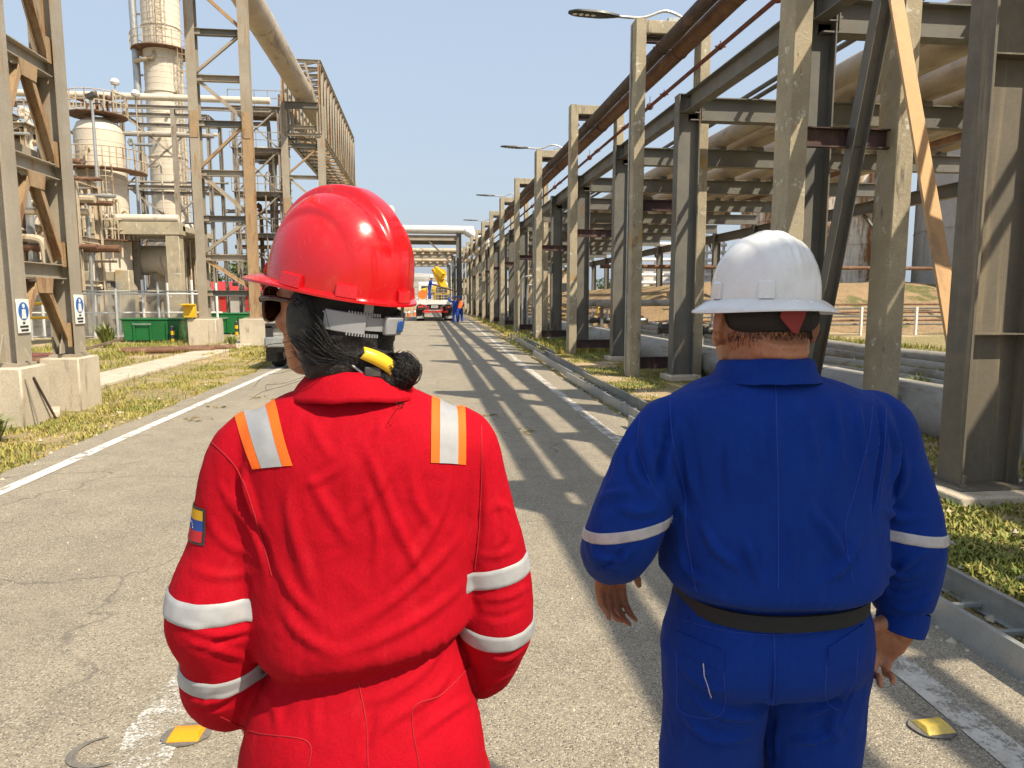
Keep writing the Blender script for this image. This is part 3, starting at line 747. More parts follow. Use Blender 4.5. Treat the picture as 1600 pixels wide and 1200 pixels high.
# ---------------------------------------------------------------- storage tanks on the bank
t = NT('rusted_tank')
st_ = t.noise(1.0, 7, 0.7, t.map((1.4, 1.4, 0.16)), 0.3); bl = t.noise(0.9, 6, 0.75)
c = t.mix(t.ramp(t.noise(3, 4), 0.3, 0.7), (0.70, 0.65, 0.55), (0.60, 0.55, 0.46))
c = t.mix(t.math('MULTIPLY', t.ramp(st_, 0.40, 0.54), t.ramp(bl, 0.34, 0.50)), c, (0.26, 0.11, 0.03)); c = t.mix(t.ramp(st_, 0.60, 0.72), c, (0.10, 0.055, 0.03))
t.col(c).rough(0.75).bump(t.noise(20, 4), .2, .02)
def tank(x, y, r, h, z0, m, label, seams=5):
    o = thing('storage_tank', label, 'tank', (x, y, z0))
    n = 96; mb = MB(); prof = []
    base = 0
    for z in (z0, z0 + h):
        for k in range(n): 
            an = 2 * PI * k / n; rr = r + (.03 if k % 2 else 0); mb.v.append((x + rr * math.cos(an), y + rr * math.sin(an), z))
    for k in range(n): mb.f.append((k, (k + 1) % n, n + (k + 1) % n, n + k))
    mb.build('shell', m, o, smooth=0)
    MB().lathe([(r + .06, z0 + h), (r * .5, z0 + h + r * .10), (0, z0 + h + r * .14)], (x, y, 0), 48).build('roof', m, o)
    for k in range(seams):
        z = z0 + h * (k + .5) / seams
        MB().lathe([(r + .03, -.02), (r + .06, -.02), (r + .06, .02), (r + .03, .02)], (x, y, z), 48).build('hoop', m, o)
    MB().lathe([(r + .5, z0 - .35), (r + .5, z0 + .02), (r, z0 + .02)], (x, y, 0), 48).build('foundation', 'concrete', o)
    return o
tank(29.0, 50.2, 5.5, 9.0, 2.45, 'rusted_tank', 'pale storage tank with heavy brown rust streaks behind the rack')
tank(40.2, 39.0, 9.5, 11.0, 2.45, 'far_grey', 'large grey storage tank in shade at the right edge')
# bits of plant and trees beyond the rack
def block(x, y, w, d, h, m, label, cat='building'):
    o = thing('plant_building', label, cat, (x, y, 0))
    MB().box((x, y, h / 2), (w, d, h)).build('wall', m, o, bevel=.03)
    MB().box((x, y, h + .12), (w + .4, d + .4, .24)).build('roof', 'far_grey', o)
    k = max(2, int(w / 2.2))
    for i in range(k):
        f = MB().box((x - w / 2 + (i + .5) * w / k, y - d / 2 - .02, h * .58), (w / k * .5, .08, h * .25)).build('window', 'black_metal', o)
    return o
block(22.0, 62, 7, 6, 4.2, 'white_paint', 'low white plant building seen between the rack columns')
block(13.5, 78, 5, 6, 4.5, 'plant_cream', 'cream plant building far behind the rack')
fp = thing('pipe_manifold', 'cluster of white pipes and frames beyond the rack', 'piping', (20, 55, 0))
for i in range(7): MB().tube([(15 + .4 * i, 55, 2.2 + i * .6), (24, 55, 2.2 + i * .6)], .14, 8).build('pipe_run', 'white_paint', fp)
for i in range(7): MB().bar((15.5 + i * 1.4, 55.3, 0), (15.5 + i * 1.4, 55.3, 6.6), .18, .18).build('upright', 'white_paint', fp)
yr = thing('handrail', 'yellow handrail low behind the rack columns', 'handrail', (9, 40, 0))
for z in (.55, 1.05): MB().tube([(7.5, 40, z), (11.5, 40, z)], .035, 8).build('rail', 'yellow_paint', yr)
for k in range(6): MB().tube([(7.5 + .8 * k, 40, 0), (7.5 + .8 * k, 40, 1.05)], .035, 8).build('post', 'yellow_paint', yr)

# ---------------------------------------------------------------- galvanised cable tray lying along the road
def tray(p, q, w, label, tilt=0.0):
    p = Vector(p); q = Vector(q); d = (q - p).normalized(); s = Vector((d.y, -d.x, 0))
    o = thing('cable_tray', label, 'cable tray', tuple((p + q) / 2), 'cable tray sections beside the road')
    up = Vector((0, 0, 1)) + s * tilt
    for sg in (-1, 1):
        a = p + s * (w / 2 * sg) + Vector((0, 0, .075)); b = q + s * (w / 2 * sg) + Vector((0, 0, .075))
        t = .004
        MB().sweep(a, b, [(0, -.072), (-.03 * sg, -.072), (-.03 * sg, -.072 + t), (-t * sg, -.072 + t), (-t * sg, .072 - t), (-.03 * sg, .072 - t), (-.03 * sg, .072), (0, .072)], up=tuple(up)).build('side_rail', 'galvanised', o, smooth=0)
    L = (q - p).length; n = int(L / .3); r0 = None
    for k in range(n):
        c = p + d * (.15 + k * .3)
        MB().bar(c - s * (w / 2 - .005) + Vector((0, 0, .03)), c + s * (w / 2 - .005) + Vector((0, 0, .03)), .03, .018).build('rung', 'galvanised', o)
    return o
tray((2.60, 0.9, .0), (2.66, 8.4, 0), .36, 'near ladder-type cable tray section running out at the lower right')
tray((2.86, 8.0, .0), (2.93, 13.6, .0), .36, 'second cable tray section, beside the man in blue')
tray((2.98, 13.4, .02), (3.12, 19.2, .02), .34, 'third cable tray section along the grass', .08)
tray((3.30, 18.6, .02), (3.55, 27.0, .02), .34, 'farthest cable tray section, shifted towards the grass')
# short upright offcuts near the far end
for i, (x, y) in enumerate(((3.05, 25.2), (3.3, 26.0))):
    tag(MB().bar((x, y, 0), (x + .05, y, .32), .05, .05).build('stake', 'galvanised'), '%s galvanised stake by the far tray' % ('left' if i == 0 else 'right'), 'stake')

# ---------------------------------------------------------------- reflective road studs
def stud(x, y, cname, label, rz=0.0):
    o = thing('road_stud', label, 'road stud', (x, y, .006))
    pad = []
    for k in range(18):
        an = 2 * PI * k / 18; rr = 1 + .12 * noise.noise(Vector((math.cos(an) * 2, math.sin(an) * 2, x)))
        pad.append((x + .085 * rr * math.cos(an), y + .068 * rr * math.sin(an), .0085))
    MB().poly(pad, (0, 0, .004)).build('bitumen_pad', 'stud_bitumen', o)
    mb = MB(); a, b, c, d, h = .058, .05, .046, .022, .019
    vs = [(-a, -b, 0), (a, -b, 0), (a, b, 0), (-a, b, 0), (-c, -d, h), (c, -d, h), (c, d, h), (-c, d, h)]
    mb.add([(x + p[0] * math.cos(rz) - p[1] * math.sin(rz), y + p[0] * math.sin(rz) + p[1] * math.cos(rz), .0125 + p[2]) for p in vs], [(4, 5, 6, 7), (0, 1, 5, 4), (1, 2, 6, 5), (2, 3, 7, 6), (3, 0, 4, 7), (3, 2, 1, 0)])
    mb.build('reflector', cname, o, bevel=.003, seg=2)
    return o
t = NT('stud_orange'); t.col((0.85, 0.30, 0.01)).rough(0.25).bump(t.voro(220), .3, .003)
t = NT('stud_yellow'); t.col(t.mix(t.ramp(t.noise(30, 4), .4, .6), (0.80, 0.56, 0.09), (0.60, 0.44, 0.12))).rough(0.35).bump(t.voro(220), .3, .003)
weathered('stud_bitumen', (0.13, 0.12, 0.105), (0.18, 0.165, 0.14), None, s=20, rough=0.8, bs=90)
stud(-0.875, 2.53, 'stud_orange', 'orange reflective road stud near the woman', -.05)
stud(1.84, 2.24, 'stud_yellow', 'pale yellow reflective road stud beside the white line at lower right', .05)
# smear of bitumen left where a stud came off
ring = MB(); vs = []; fs = []
for k in range(20):
    an = R(100) + R(200) * k / 19; wv_ = .022 * math.sin(PI * k / 19) + .004
    for rr in (.085 - wv_ / 2, .085 + wv_ / 2): vs.append((-1.13 + rr * 1.25 * math.cos(an), 2.47 + rr * math.sin(an), .0095))
    if k: fs.append((2 * k - 2, 2 * k - 1, 2 * k + 1, 2 * k))
ring.add(vs, fs); struct(ring.build('bitumen_mark', 'stud_bitumen', org=(0, 0, 0), smooth=0))

# unseen panel on a post, added solely to shade the man in blue
rsn = thing('shade_panel', 'added blank grey shade panel on a steel post, unseen outside the picture', 'panel', (3.05, -.78, 0))
MB().box((2.79, -.80, 4.53), (.92, .03, 1.50)).build('panel', 'far_grey', rsn, bevel=.01)
MB().tube([(3.1, -.70, 0), (3.1, -.70, 5.3)], .045, 12).build('post', 'galvanised', rsn)
# ================================================================ LEFT SIDE: pipe towers, truss bridge, process plant
def pedestal(parent, x, y, w, d, h, m='pale_concrete', z0=-.05):
    mb = MB(); mb.box((x, y, (h + z0) / 2), (w, d, h - z0)); mb.build('pedestal', m, parent, bevel=.02)
    MB().box((x, y, h + .02), (w * .72, d * .62, .04)).build('base_plate', 'tower_steel', parent)

# ---- near tower A, its road-side face runs along the road
TA = thing('pipe_tower', 'near braced steel tower on two concrete pedestals at the far left', 'tower', (-5.1, 10.3, 0))
AX, AYs = -5.12, (9.55, 11.02)
for y in AYs:
    pedestal(TA, AX - .0, y, .52, .66, .74)
    for xx in (AX, -7.7):
        MB().ibeam((xx, y, .78 if xx == AX else 0), (xx, y, 13.0), .32, .30, .022, .016, up=(1, 0, 0)).build('leg', 'tower_steel', TA)
    for dx in (-.22, .22):
        MB().poly([(AX + dx * .3, y - .01, .80), (AX + dx * 1.05, y - .01, .80), (AX + dx * .3, y - .01, 1.18)], (0, .02, 0)).build('gusset', 'tower_steel', TA)
    MB().poly([(AX, y - .16, .80), (AX, y - .30, .80), (AX, y - .16, 1.15)], (.016, 0, 0)).build('gusset', 'tower_steel', TA)
LV = [1.95, 3.32, 4.70, 6.1, 7.5, 8.9, 10.3, 11.7]
ym = sum(AYs) / 2
for i, z in enumerate(LV):
    for xx in (AX, -7.7):
        MB().ibeam((xx, AYs[0] + .05, z), (xx, AYs[1] - .05, z), .20, .18, .014, .01).build('girt', 'tower_steel', TA)
        zb = (LV[i - 1] + .16) if i else .98
        for y in AYs:
            s = 1 if y > ym else -1
            MB().channel((xx + .02, ym + s * .10, z - .16), (xx + .02, y - s * .10, zb), .14, .08, .012, up=(1, 0, 0)).build('brace', 'tower_steel_rusty', TA)
        MB().poly([(xx + .09, ym - .22, z - .10), (xx + .09, ym + .22, z - .10), (xx + .09, ym + .17, z - .30), (xx + .09, ym - .17, z - .30)], (.014, 0, 0)).build('gusset', 'tower_steel_rusty', TA)
        for y in AYs:
            s = 1 if y > ym else -1
            MB().box((xx + .09, y - s * .13, zb + .08), (.014, .16, .34)).build('gusset', 'tower_steel_rusty', TA)
    for y in AYs:
        MB().ibeam((-7.6, y, z), (AX - .1, y, z), .18, .16, .014, .01).build('cross_girt', 'tower_steel', TA)
        if i: MB().angle((-7.6, y, LV[i - 1] + .1) if i % 2 else (AX - .1, y, LV[i - 1] + .1), (AX - .1, y, z - .1) if i % 2 else (-7.6, y, z - .1), .12, .014).build('brace', 'tower_steel', TA)
# enamel pictogram signs on the legs
t = NT('sign_white'); t.col(t.mix(t.ramp(t.noise(9, 4), .55, .75), (0.78, 0.77, 0.74), (0.60, 0.56, 0.5))).rough(.4)
t = NT('sign_blue'); t.col((0.03, 0.13, 0.42)).rough(.4)
t = NT('sign_black'); t.col((0.03, 0.03, 0.03)).rough(.5)
def sign(x, y, z, label):
    """enamel sign facing +x"""
    o = thing('safety_sign', label, 'sign', (x, y, z))
    MB().box((x, y, z), (.012, .28, .42)).build('panel', 'sign_white', o, bevel=.004)
    MB().lathe([(.0, .009), (.112, .009), (.112, .006)], (x, y, z + .06), 28, 'x').build('disc', 'sign_blue', o)
    f = MB(); f.lathe([(0, .012), (.028, .012), (.028, .0095)], (x, y, z + .125), 14, 'x'); f.poly([(x + .012, y - .035, z + .085), (x + .012, y + .035, z + .085), (x + .012, y + .05, z - .03), (x + .012, y - .05, z - .03)], (-.003, 0, 0))
    f.build('pictogram', 'sign_white', o)
    for k, w in enumerate((.07, .20, .16)):
        tx = MB(); yy = y - w / 2
        while yy < y + w / 2 - .015:
            ww = random.uniform(.010, .02); tx.box((x + .008, yy + ww / 2, z - .085 - k * .045), (.004, ww, .026)); yy += ww + .007
        struct(tx.build('line_of_text', 'sign_black', o), 'stuff')
sign(AX + .175, 11.02, 1.42, 'white sign with blue disc and black lettering on the right leg of the near tower')
sign(AX + .175, 9.55, 1.36, 'white sign with blue disc cut by the left edge of the picture')
# bars leaning against the near pedestal
for i, (y0_, y1_, m) in enumerate(((9.30, 9.42, 'tower_steel'), (9.48, 9.85, 'rust_pipe_dark'))):
    tag(MB().tube([(-4.80, y1_, 0), (-4.85, y0_, .60)], .011 if i == 0 else .015, 8).build('leaning_bar', m), ('thin pale bar' if i == 0 else 'ribbed dark reinforcing bar') + ' leaning against the left pedestal', 'bar')
# broken slab and rubble between the pedestals
for i, (x, y, sx, sy, tl) in enumerate(((-5.15, 10.18, .45, .5, .1), (-5.75, 10.0, .6, .4, -.05), (-5.5, 8.4, .5, .5, .06))):
    tag(MB().box((x, y, .04 + .02 * i), (sx, sy, .10), rz=.4 + i).build('broken_slab', 'pale_concrete', bevel=.015), ['broken concrete slab between the two near pedestals', 'concrete fragment behind the near pedestals', 'concrete fragment in front of the left pedestal'][i], 'rubble')

# ---- tower B, a plane bent across the pipe run
def bent(name, label, y, x0, x1, top, beams, colw, split, ped=None, zz=True, rusty=(False, True)):
    o = thing(name, label, 'tower', ((x0 + x1) / 2, y, 0), 'bents of the pipe bridge')
    for i, x in enumerate((x0, x1)):
        z0 = ped[2] if ped else 0
        if ped: pedestal(o, x, y, ped[0], ped[1], ped[2], 'pale_concrete')
        MB().ibeam((x, y, z0 + .04), (x, y, split[i]), colw, colw * .9, .024, .018, up=(0, 1, 0)).build('lower_leg', 'tower_steel_rusty' if rusty[i] else 'tower_steel', o)
        MB().ibeam((x, y, split[i] + .01), (x, y, top), colw, colw * .9, .024, .018, up=(0, 1, 0)).build('upper_leg', 'tower_steel', o)
        for dx in (-1, 1):
            MB().box((x, y + dx * (colw / 2 + .012), split[i]), (colw * .75, .016, .85)).build('splice_plate', 'tower_steel_rusty', o)
        if i and split[i] > 7: MB().box((x, y - colw * .5 - .004, split[i] - 5.1 + .1), (colw * .8, .006, .16)).build('paint_band', 'white_paint', o)
    for k, z in enumerate(beams):
        MB().ibeam((x0 + .1, y, z), (x1 - .1, y, z), .20, .18, .014, .01).build('girt', 'rack_steel' if k % 2 == 0 else 'tower_steel', o)
        MB().box((x0 + colw * .55, y - .03, z), (.22, .014, .26)).build('gusset', 'tower_steel', o)
        if k + 1 < len(beams):
            a, b = ((x0 + .12, y, beams[k] + .12), (x1 - .12, y, beams[k + 1] - .12))
            if k % 2 == 0: a, b = (x0 + .12, y, beams[k + 1] - .12), (x1 - .12, y, beams[k] + .12)
            MB().angle(a, b, .12, .014).build('brace', 'tower_steel_rusty' if k % 3 == 0 else 'tower_steel', o)
    return o
TB = bent('pipe_tower', 'tall ladder-like steel bent with orange rusted right leg on concrete pedestals', 25.6, -7.45, -5.78, 13.0, [1.75, 2.95, 4.25, 5.75, 7.35, 8.80, 10.25, 11.75], .34, (7.3, 7.3), ped=(.92, .92, .88))
TC = bent('pipe_tower', 'steel bent carrying the near end of the truss bridge', 42, -7.5, -5.55, 12.2, [3.2, 4.9, 6.6, 8.3, 10.0, 11.0], .42, (6.7, 6.7), rusty=(True, True))
TD = bent('pipe_tower', 'steel bent at the far end of the truss bridge', 61, -7.6, -5.5, 10.4, [4.0, 6.2, 8.2, 9.6], .42, (5.5, 5.5), rusty=(False, False))
TE = bent('pipe_tower', 'low far bent past the truss bridge', 72, -7.6, -5.5, 9.4, [4.0, 6.2, 8.2], .42, (5.5, 5.5), rusty=(False, False))
# ---- box truss
TR = thing('truss_bridge', 'boxed steel truss bridge carrying the big pipe high over the ground', 'truss bridge', (-6.5, 51.5, 10.2))
x0, x1, y0, y1, zb, zt = -7.5, -5.52, 41.8, 61.2, 10.55, 14.45
for x in (x0, x1):
    for z in (zb, zt): MB().ibeam((x, y0, z), (x, y1, z), .22, .2, .016, .012).build('chord', 'tower_steel', TR)
nb = 15
for k in range(nb + 1):
    y = y0 + (y1 - y0) * k / nb
    for x in (x0, x1):
        MB().ibeam((x, y, zb + .1), (x, y, zt - .1), .15, .15, .012, .01, up=(1, 0, 0)).build('upright', 'tower_steel' if k % 3 else 'tower_steel_rusty', TR)
        if k < nb: MB().bar((x, y, zb + .1), (x, y + (y1 - y0) / nb, zt - .1), .10, .10).build('diagonal', 'tower_steel', TR)
    for z in (zb, zt): MB().ibeam((x0, y, z + .02), (x1, y, z + .02), .16, .14, .012, .01).build('cross_beam', 'tower_steel', TR)
    if k < nb:
        MB().bar((x0, y, zb), (x1, y + (y1 - y0) / nb, zb), .10, .08).build('plan_brace', 'tower_steel_rusty', TR)
        MB().bar((x1, y, zt), (x0, y + (y1 - y0) / nb, zt), .10, .08).build('plan_brace', 'tower_steel', TR)
MB().ibeam((x0 + .1, 41.7, 12.1), (x1 - .1, 41.7, 12.1), .34, .24, .02, .014).build('saddle_beam', 'rack_steel', TR)
MB().bar((x0 + .2, 41.75, zt - .1), (x0 + .75, 41.75, zb + 1.7), .14, .1).build('portal_brace', 'tower_steel', TR)
MB().bar((x1 - .2, 41.75, zb + 1.7), (x1 - .75, 41.75, zt - .1), .14, .1).build('portal_brace', 'tower_steel', TR)
# ---- the big pipe through the truss, dipping beyond it
bp = thing('bridge_pipe', 'big tan pipe slung between the steel towers and through the truss bridge', 'pipe', (-6.5, 30, 12.3))
MB().tube([(-6.52, -4, 12.95), (-6.52, 62, 12.95)], .56, 36).build('pipe_run', 'tan_pipe', bp)
MB().tube(catmull([(-6.52, 62, 12.95), (-6.5, 64, 12.7), (-6.4, 69, 11.2), (-6.3, 73, 10.2), (-6.3, 84, 9.8)], 6).tolist(), .56, 28).build('pipe_run', 'tan_pipe', bp)
for y in (8, 20, 32): MB().lathe([(.56, -.05), (.575, -.04), (.575, .04), (.56, .05)], (-6.52, y, 12.95), 36, 'y').build('weld_ring', 'tan_pipe', bp)
# cross pipes behind tower C
for i, (z, r) in enumerate(((9.1, .55), (7.7, .42))):
    o = thing('cross_pipe', ('upper' if i == 0 else 'lower') + ' cream cross pipe behind the truss supports', 'pipe', (-6, 64.5 + i, z - r))
    MB().tube([(-11.5 + i * 2, 64.5 + i, z), (-2.6, 64.5 + i, z)], r, 20).build('pipe_run', 'cream_clad', o)
    MB().lathe([(0, -.2), (r * .6, -.16), (r, 0)], (-11.5 + i * 2, 64.5 + i, z), 20, 'x').build('end_cap', 'cream_clad', o)
    MB().lathe([(r, 0), (r * .6, .16), (0, .2)], (-2.6, 64.5 + i, z), 20, 'x').build('end_cap', 'cream_clad', o)
    MB().tube([(-3.0, 64.5 + i, z), (-3.0, 64.5 + i, 0)], .28, 12).build('leg', 'tower_steel', o)

# ================================================================ process plant behind the fence
def rail_ring(parent, x, y, z, r0, r1, n=20, m='plant_cream', arc=None):
    MB().lathe([(r0, -.06), (r1, -.06), (r1, .0), (r0, .0), (r0, -.06)], (x, y, z), n, arc=arc).build('platform_deck', 'rust_pipe', parent)
    w = MB(); a0, a1 = arc if arc else (0, 2 * PI)
    for zz in (.55, 1.1): w.tube([(x + r1 * math.cos(a0 + (a1 - a0) * k / n), y + r1 * math.sin(a0 + (a1 - a0) * k / n), z + zz) for k in range(n + 1)], .03, 5, cap=False)
    for k in range(n): a = a0 + (a1 - a0) * k / n; w.bar((x + r1 * math.cos(a), y + r1 * math.sin(a), z), (x + r1 * math.cos(a), y + r1 * math.sin(a), z + 1.1), .05, .05)
    w.build('guard_rail', m, parent)
def ladder(parent, x, y, z0, z1, m='plant_cream', cage=True):
    w = MB()
    for dx in (-.24, .24): w.bar((x + dx, y, z0), (x + dx, y, z1), .05, .05)
    for k in range(int((z1 - z0) / .42)): w.bar((x - .24, y, z0 + .2 + k * .42), (x + .24, y, z0 + .2 + k * .42), .03, .03)
    if cage:
        for k in range(int((z1 - z0) / 1.2)):
            zz = z0 + 1.0 + k * 1.2; w.tube([(x + .40 * math.cos(a), y - .05 - .55 * math.sin(a), zz) for a in np.linspace(0, PI, 9)], .022, 4, cap=False)
        for a in np.linspace(.3, PI - .3, 4): w.bar((x + .40 * math.cos(a), y - .05 - .55 * math.sin(a), z0 + 1), (x + .40 * math.cos(a), y - .05 - .55 * math.sin(a), z1), .03, .03)
    w.build('caged_ladder', m, parent)
def clad(parent, x, y, r, z0, z1, m='cream_clad', step=.42, rings=2.4):
    pr = [(r, z0)]; z = z0
    while z < z1:
        pr += [(r, z + .02), (r + .014, z + .03), (r + .014, z + .045), (r, z + .055)]; z += step
    pr.append((r, z1)); MB().lathe(pr, (x, y, 0), 40).build('shell', m, parent)
    z = z0 + rings
    while z < z1:
        MB().lathe([(r, -.08), (r + .07, -.05), (r + .07, .05), (r, .08)], (x, y, z), 40).build('stiffening_ring', m, parent); z += rings

# ---- the tall column
S = thing('distillation_column', 'tall cream ribbed column rising out of the top of the picture', 'column', (-19.65, 60, 0))
sx, sy = -19.6, 60
clad(S, sx, sy, 1.36, 7.6, 34)
MB().lathe([(1.36, 7.6), (1.9, 6.9), (1.9, 0)], (sx, sy, 0), 36).build('skirt', 'cream_clad', S)
rail_ring(S, sx, sy, 20.3, 1.38, 2.2)
rail_ring(S, sx, sy, 27.5, 1.38, 2.2)
ladder(S, sx + .55, sy - 1.62, 20.4, 34)
ladder(S, sx + 1.7, sy - .9, 8, 20.3)
o = S
MB().tube(catmull([(sx - 1.75, sy - .6, 0), (sx - 1.75, sy - .6, 19), (sx - 1.8, sy - .6, 26), (sx - 1.85, sy - .6, 34)], 4).tolist(), .26, 14).build('side_pipe', 'galvanised', o)
MB().tube(catmull([(sx - 1.7, sy - .9, 19.3), (sx - .9, sy - 1.5, 19.3), (sx - .2, sy - 1.5, 19.5), (sx - .2, sy - 1.2, 20.0)], 4).tolist(), .16, 10).build('side_pipe', 'plant_cream', o)
for k in range(14): MB().box((sx - 1.55, sy - .6, 3 + k * 2.2), (.5, .12, .12)).build('bracket', 'plant_grey', o)
for k in range(5):
    a = R(-120 + k * 26); MB().tube([(sx + 1.3 * math.cos(a), sy + 1.3 * math.sin(a), 12 + k * 1.7), (sx + 1.7 * math.cos(a), sy + 1.7 * math.sin(a), 12 + k * 1.7)], .12, 10).build('nozzle', 'plant_cream', o)

# ---- the shorter vessel with platforms
V = thing('process_vessel', 'stout cream vessel with platforms and caged ladders left of the tall column', 'vessel', (-18.5, 45, 0))
vx, vy = -18.45, 45
clad(V, vx, vy, 1.3, 2.6, 11.0, step=.6, rings=2.9)
MB().lathe([(1.3, 11.0), (1.1, 11.5), (.6, 11.8), (0, 11.9)], (vx, vy, 0), 36).build('dome', 'cream_clad', V)
MB().lathe([(1.3, 2.6), (1.5, 2.2), (1.5, 0)], (vx, vy, 0), 30).build('skirt', 'concrete', V)
rail_ring(V, vx, vy, 12.0, .3, 1.55); rail_ring(V, vx + .15, vy, 8.85, 1.3, 2.25, arc=(R(-150), R(30))); rail_ring(V, vx, vy, 4.9, 1.3, 2.1, arc=(R(-170), R(-10)))
ladder(V, vx - .9, vy - 1.75, 2.6, 9.5); ladder(V, vx + .95, vy - 1.65, 4.9, 9.0)
for k in range(9):
    a = R(-160 + k * 17); rr = 1.3 + random.uniform(.25, .6); z0_ = random.uniform(2, 6); z1_ = z0_ + random.uniform(2, 5)
    MB().tube(catmull([(vx + 1.2 * math.cos(a), vy + 1.2 * math.sin(a), z1_), (vx + rr * math.cos(a), vy + rr * math.sin(a), z1_ - .1), (vx + rr * math.cos(a), vy + rr * math.sin(a), z0_)], 4).tolist(), random.uniform(.05, .11), 8).build('riser', 'plant_cream', V)
for k in range(6):
    MB().tube(catmull([(vx - .6 + k * .3, vy, 12.1), (vx - .6 + k * .3, vy - .1, 12.7 + .3 * (k % 3)), (vx - .9 + k * .45, vy - .5, 12.8 + .3 * (k % 2))], 4).tolist(), .09, 8).build('top_piping', 'plant_cream' if k % 2 else 'rust_pipe', V)

# ---- open steel structures full of pipes: bays of columns, beams, braces, platforms and pipework
def structure(label, x0, x1, y, depth, levels, seed, m='plant_cream', pipes=16, rail=True, brace=True, diag='x'):
    rnd = random.Random(seed)
    o = thing('process_structure', label, 'process structure', ((x0 + x1) / 2, y, 0))
    top = levels[-1]
    for x in (x0, x1):
        for yy in (y, y + depth): MB().ibeam((x, yy, 0), (x, yy, top), .24, .22, .018, .014, up=(1, 0, 0)).build('column', m, o)
    for i, z in enumerate(levels):
        for yy in (y, y + depth): MB().ibeam((x0, yy, z), (x1, yy, z), .26, .2, .018, .014).build('beam', m if i % 2 else 'plant_grey', o)
        for x in (x0, x1): MB().ibeam((x, y, z), (x, y + depth, z), .24, .18, .016, .012).build('beam', m, o)
        if brace and i:
            zl = levels[i - 1]; xm = (x0 + x1) / 2
            for a, b in ((((x0, y, z - .1), (xm, y, zl + .1)), ((x1, y, z - .1), (xm, y, zl + .1))) if diag == 'v' else (((x0, y, zl), (x1, y, z)), ((x0, y, z), (x1, y, zl)))):
                MB().angle(a, b, .13, .016).build('brace', m, o)
        if rail and i:
            MB().box(((x0 + x1) / 2, y + depth / 2, z + .16), (x1 - x0 + .5, depth + .5, .05)).build('platform_deck', 'plant_grey', o)
            w = MB()
            for zz in (.55, 1.1):
                w.bar((x0 - .25, y - .25, z + .18 + zz), (x1 + .25, y - .25, z + .18 + zz), .05, .05); w.bar((x1 + .25, y - .25, z + .18 + zz), (x1 + .25, y + depth + .25, z + .18 + zz), .05, .05)
            kk = int((x1 - x0) / .9) + 2
            for k in range(kk): xx = x0 - .25 + (x1 - x0 + .5) * k / (kk - 1); w.bar((xx, y - .25, z + .18), (xx, y - .25, z + 1.28), .05, .05)
            w.build('guard_rail', m, o)
    for k in range(pipes):
        r = rnd.choice([.06, .08, .11, .16]); mm = rnd.choice([m, m, 'cream_clad', 'galvanised', 'rust_pipe'])
        if rnd.random() < .6:
            x = rnd.uniform(x0, x1); yy = y + rnd.uniform(-.5, depth); a = rnd.uniform(0, top * .5); b = rnd.uniform(top * .5, top + 1.2)
            pts = [(x, yy, a), (x, yy, b - .4), (x + rnd.choice([-.3, .3]), yy, b), (x + rnd.choice([-1.2, 1.2]), yy, b + .02)]
        else:
            z = rnd.uniform(1, top); yy = y + rnd.uniform(-.4, depth); pts = [(x0 - rnd.uniform(0, 1.5), yy, z), (x1 + rnd.uniform(0, 1.5), yy, z)]
        MB().tube(catmull(pts, 4).tolist() if len(pts) > 2 else pts, r, 9).build('pipe', mm, o)
    return o
structure('cluttered cream pipe structure behind the near tower, at the left edge', -26.5, -20.0, 40, 3.5, [2.4, 5.2, 7.6, 10.2], 3, pipes=44)
structure('far cream structure glimpsed at the left edge', -36, -28, 52, 3.5, [3, 7, 10.5, 14], 41, pipes=40)
structure('lower tangle of cream pipes just left of the stout vessel', -17.2, -14.0, 31.5, 2.0, [2.2, 4.0, 6.4], 9, pipes=20, rail=False, brace=False, m='plant_cream')
structure('open steel frame with crossed braces in front of the tall column', -20.2, -14.6, 53, 3.0, [4.6, 9.2, 14.0], 5, m='plant_grey', pipes=9, rail=False)
structure('steel platform tower with stairs right of the tall column', -13.9, -10.6, 57, 3.0, [3.2, 6.3, 9.4, 12.6, 15.6], 8, m='plant_grey', pipes=16)
structure('distant low pipe structure between the two near towers', -14.0, -9.8, 68, 3.0, [2.2, 4.4], 12, m='plant_grey', pipes=12, rail=False)
lt = thing('ladder_mast', 'tall ladder standing on the platform tower', 'ladder', (-12.9, 54.8, 0)); ladder(lt, -12.9, 54.8, 0, 15, 'plant_grey')

# ---- long cream pipe crossing at height with a lighter beam below
cp = thing('cross_pipe', 'long cream pipe crossing high in front of the tall column', 'pipe', (-18, 49, 13.5))
MB().tube([(-30, 49, 14.15), (-9.6, 49, 14.15)], .21, 16).build('pipe_run', 'cream_clad', cp)
MB().ibeam((-27, 49, 13.55), (-9.6, 49, 13.55), .22, .16, .016, .012).build('support_beam', 'plant_grey', cp)
for x in (-25.8, -15.6): MB().ibeam((x, 49, 0), (x, 49, 13.5), .28, .24, .018, .014).build('stanchion', 'plant_grey', cp)

# ---- concrete table frame and the horizontal drum under it
tf = thing('concrete_table', 'concrete table frame under the plant, right of the low wall', 'concrete frame', (-17, 44, 0))
for x in (-18.6, -14.3):
    MB().box((x, 44, 2.6), (.75, .8, 5.2)).build('leg', 'concrete', tf, bevel=.03)
MB().box((-16.45, 44, 5.55), (5.3, .9, .72)).build('beam', 'concrete', tf, bevel=.03)
MB().box((-16.45, 47, 5.6), (5.3, 6.0, .35)).build('slab', 'concrete', tf, bevel=.03)
MB().tube([(-19.2, 43.7, 6.12), (-13.9, 43.7, 6.12)], .22, 14).build('pipe_on_top', 'cream_clad', tf)
MB().box((-17.4, 46, 2.6), (.8, .5, 5.2)).build('dark_leg', 'plant_grey', tf)
dm = thing('horizontal_drum', 'cream horizontal drum with rounded end beneath the concrete table', 'drum', (-16.5, 47, 2.5))
pr = [(0, -3.2), (.5, -3.1), (.85, -2.7), (.9, -2.4)]; z = -2.4
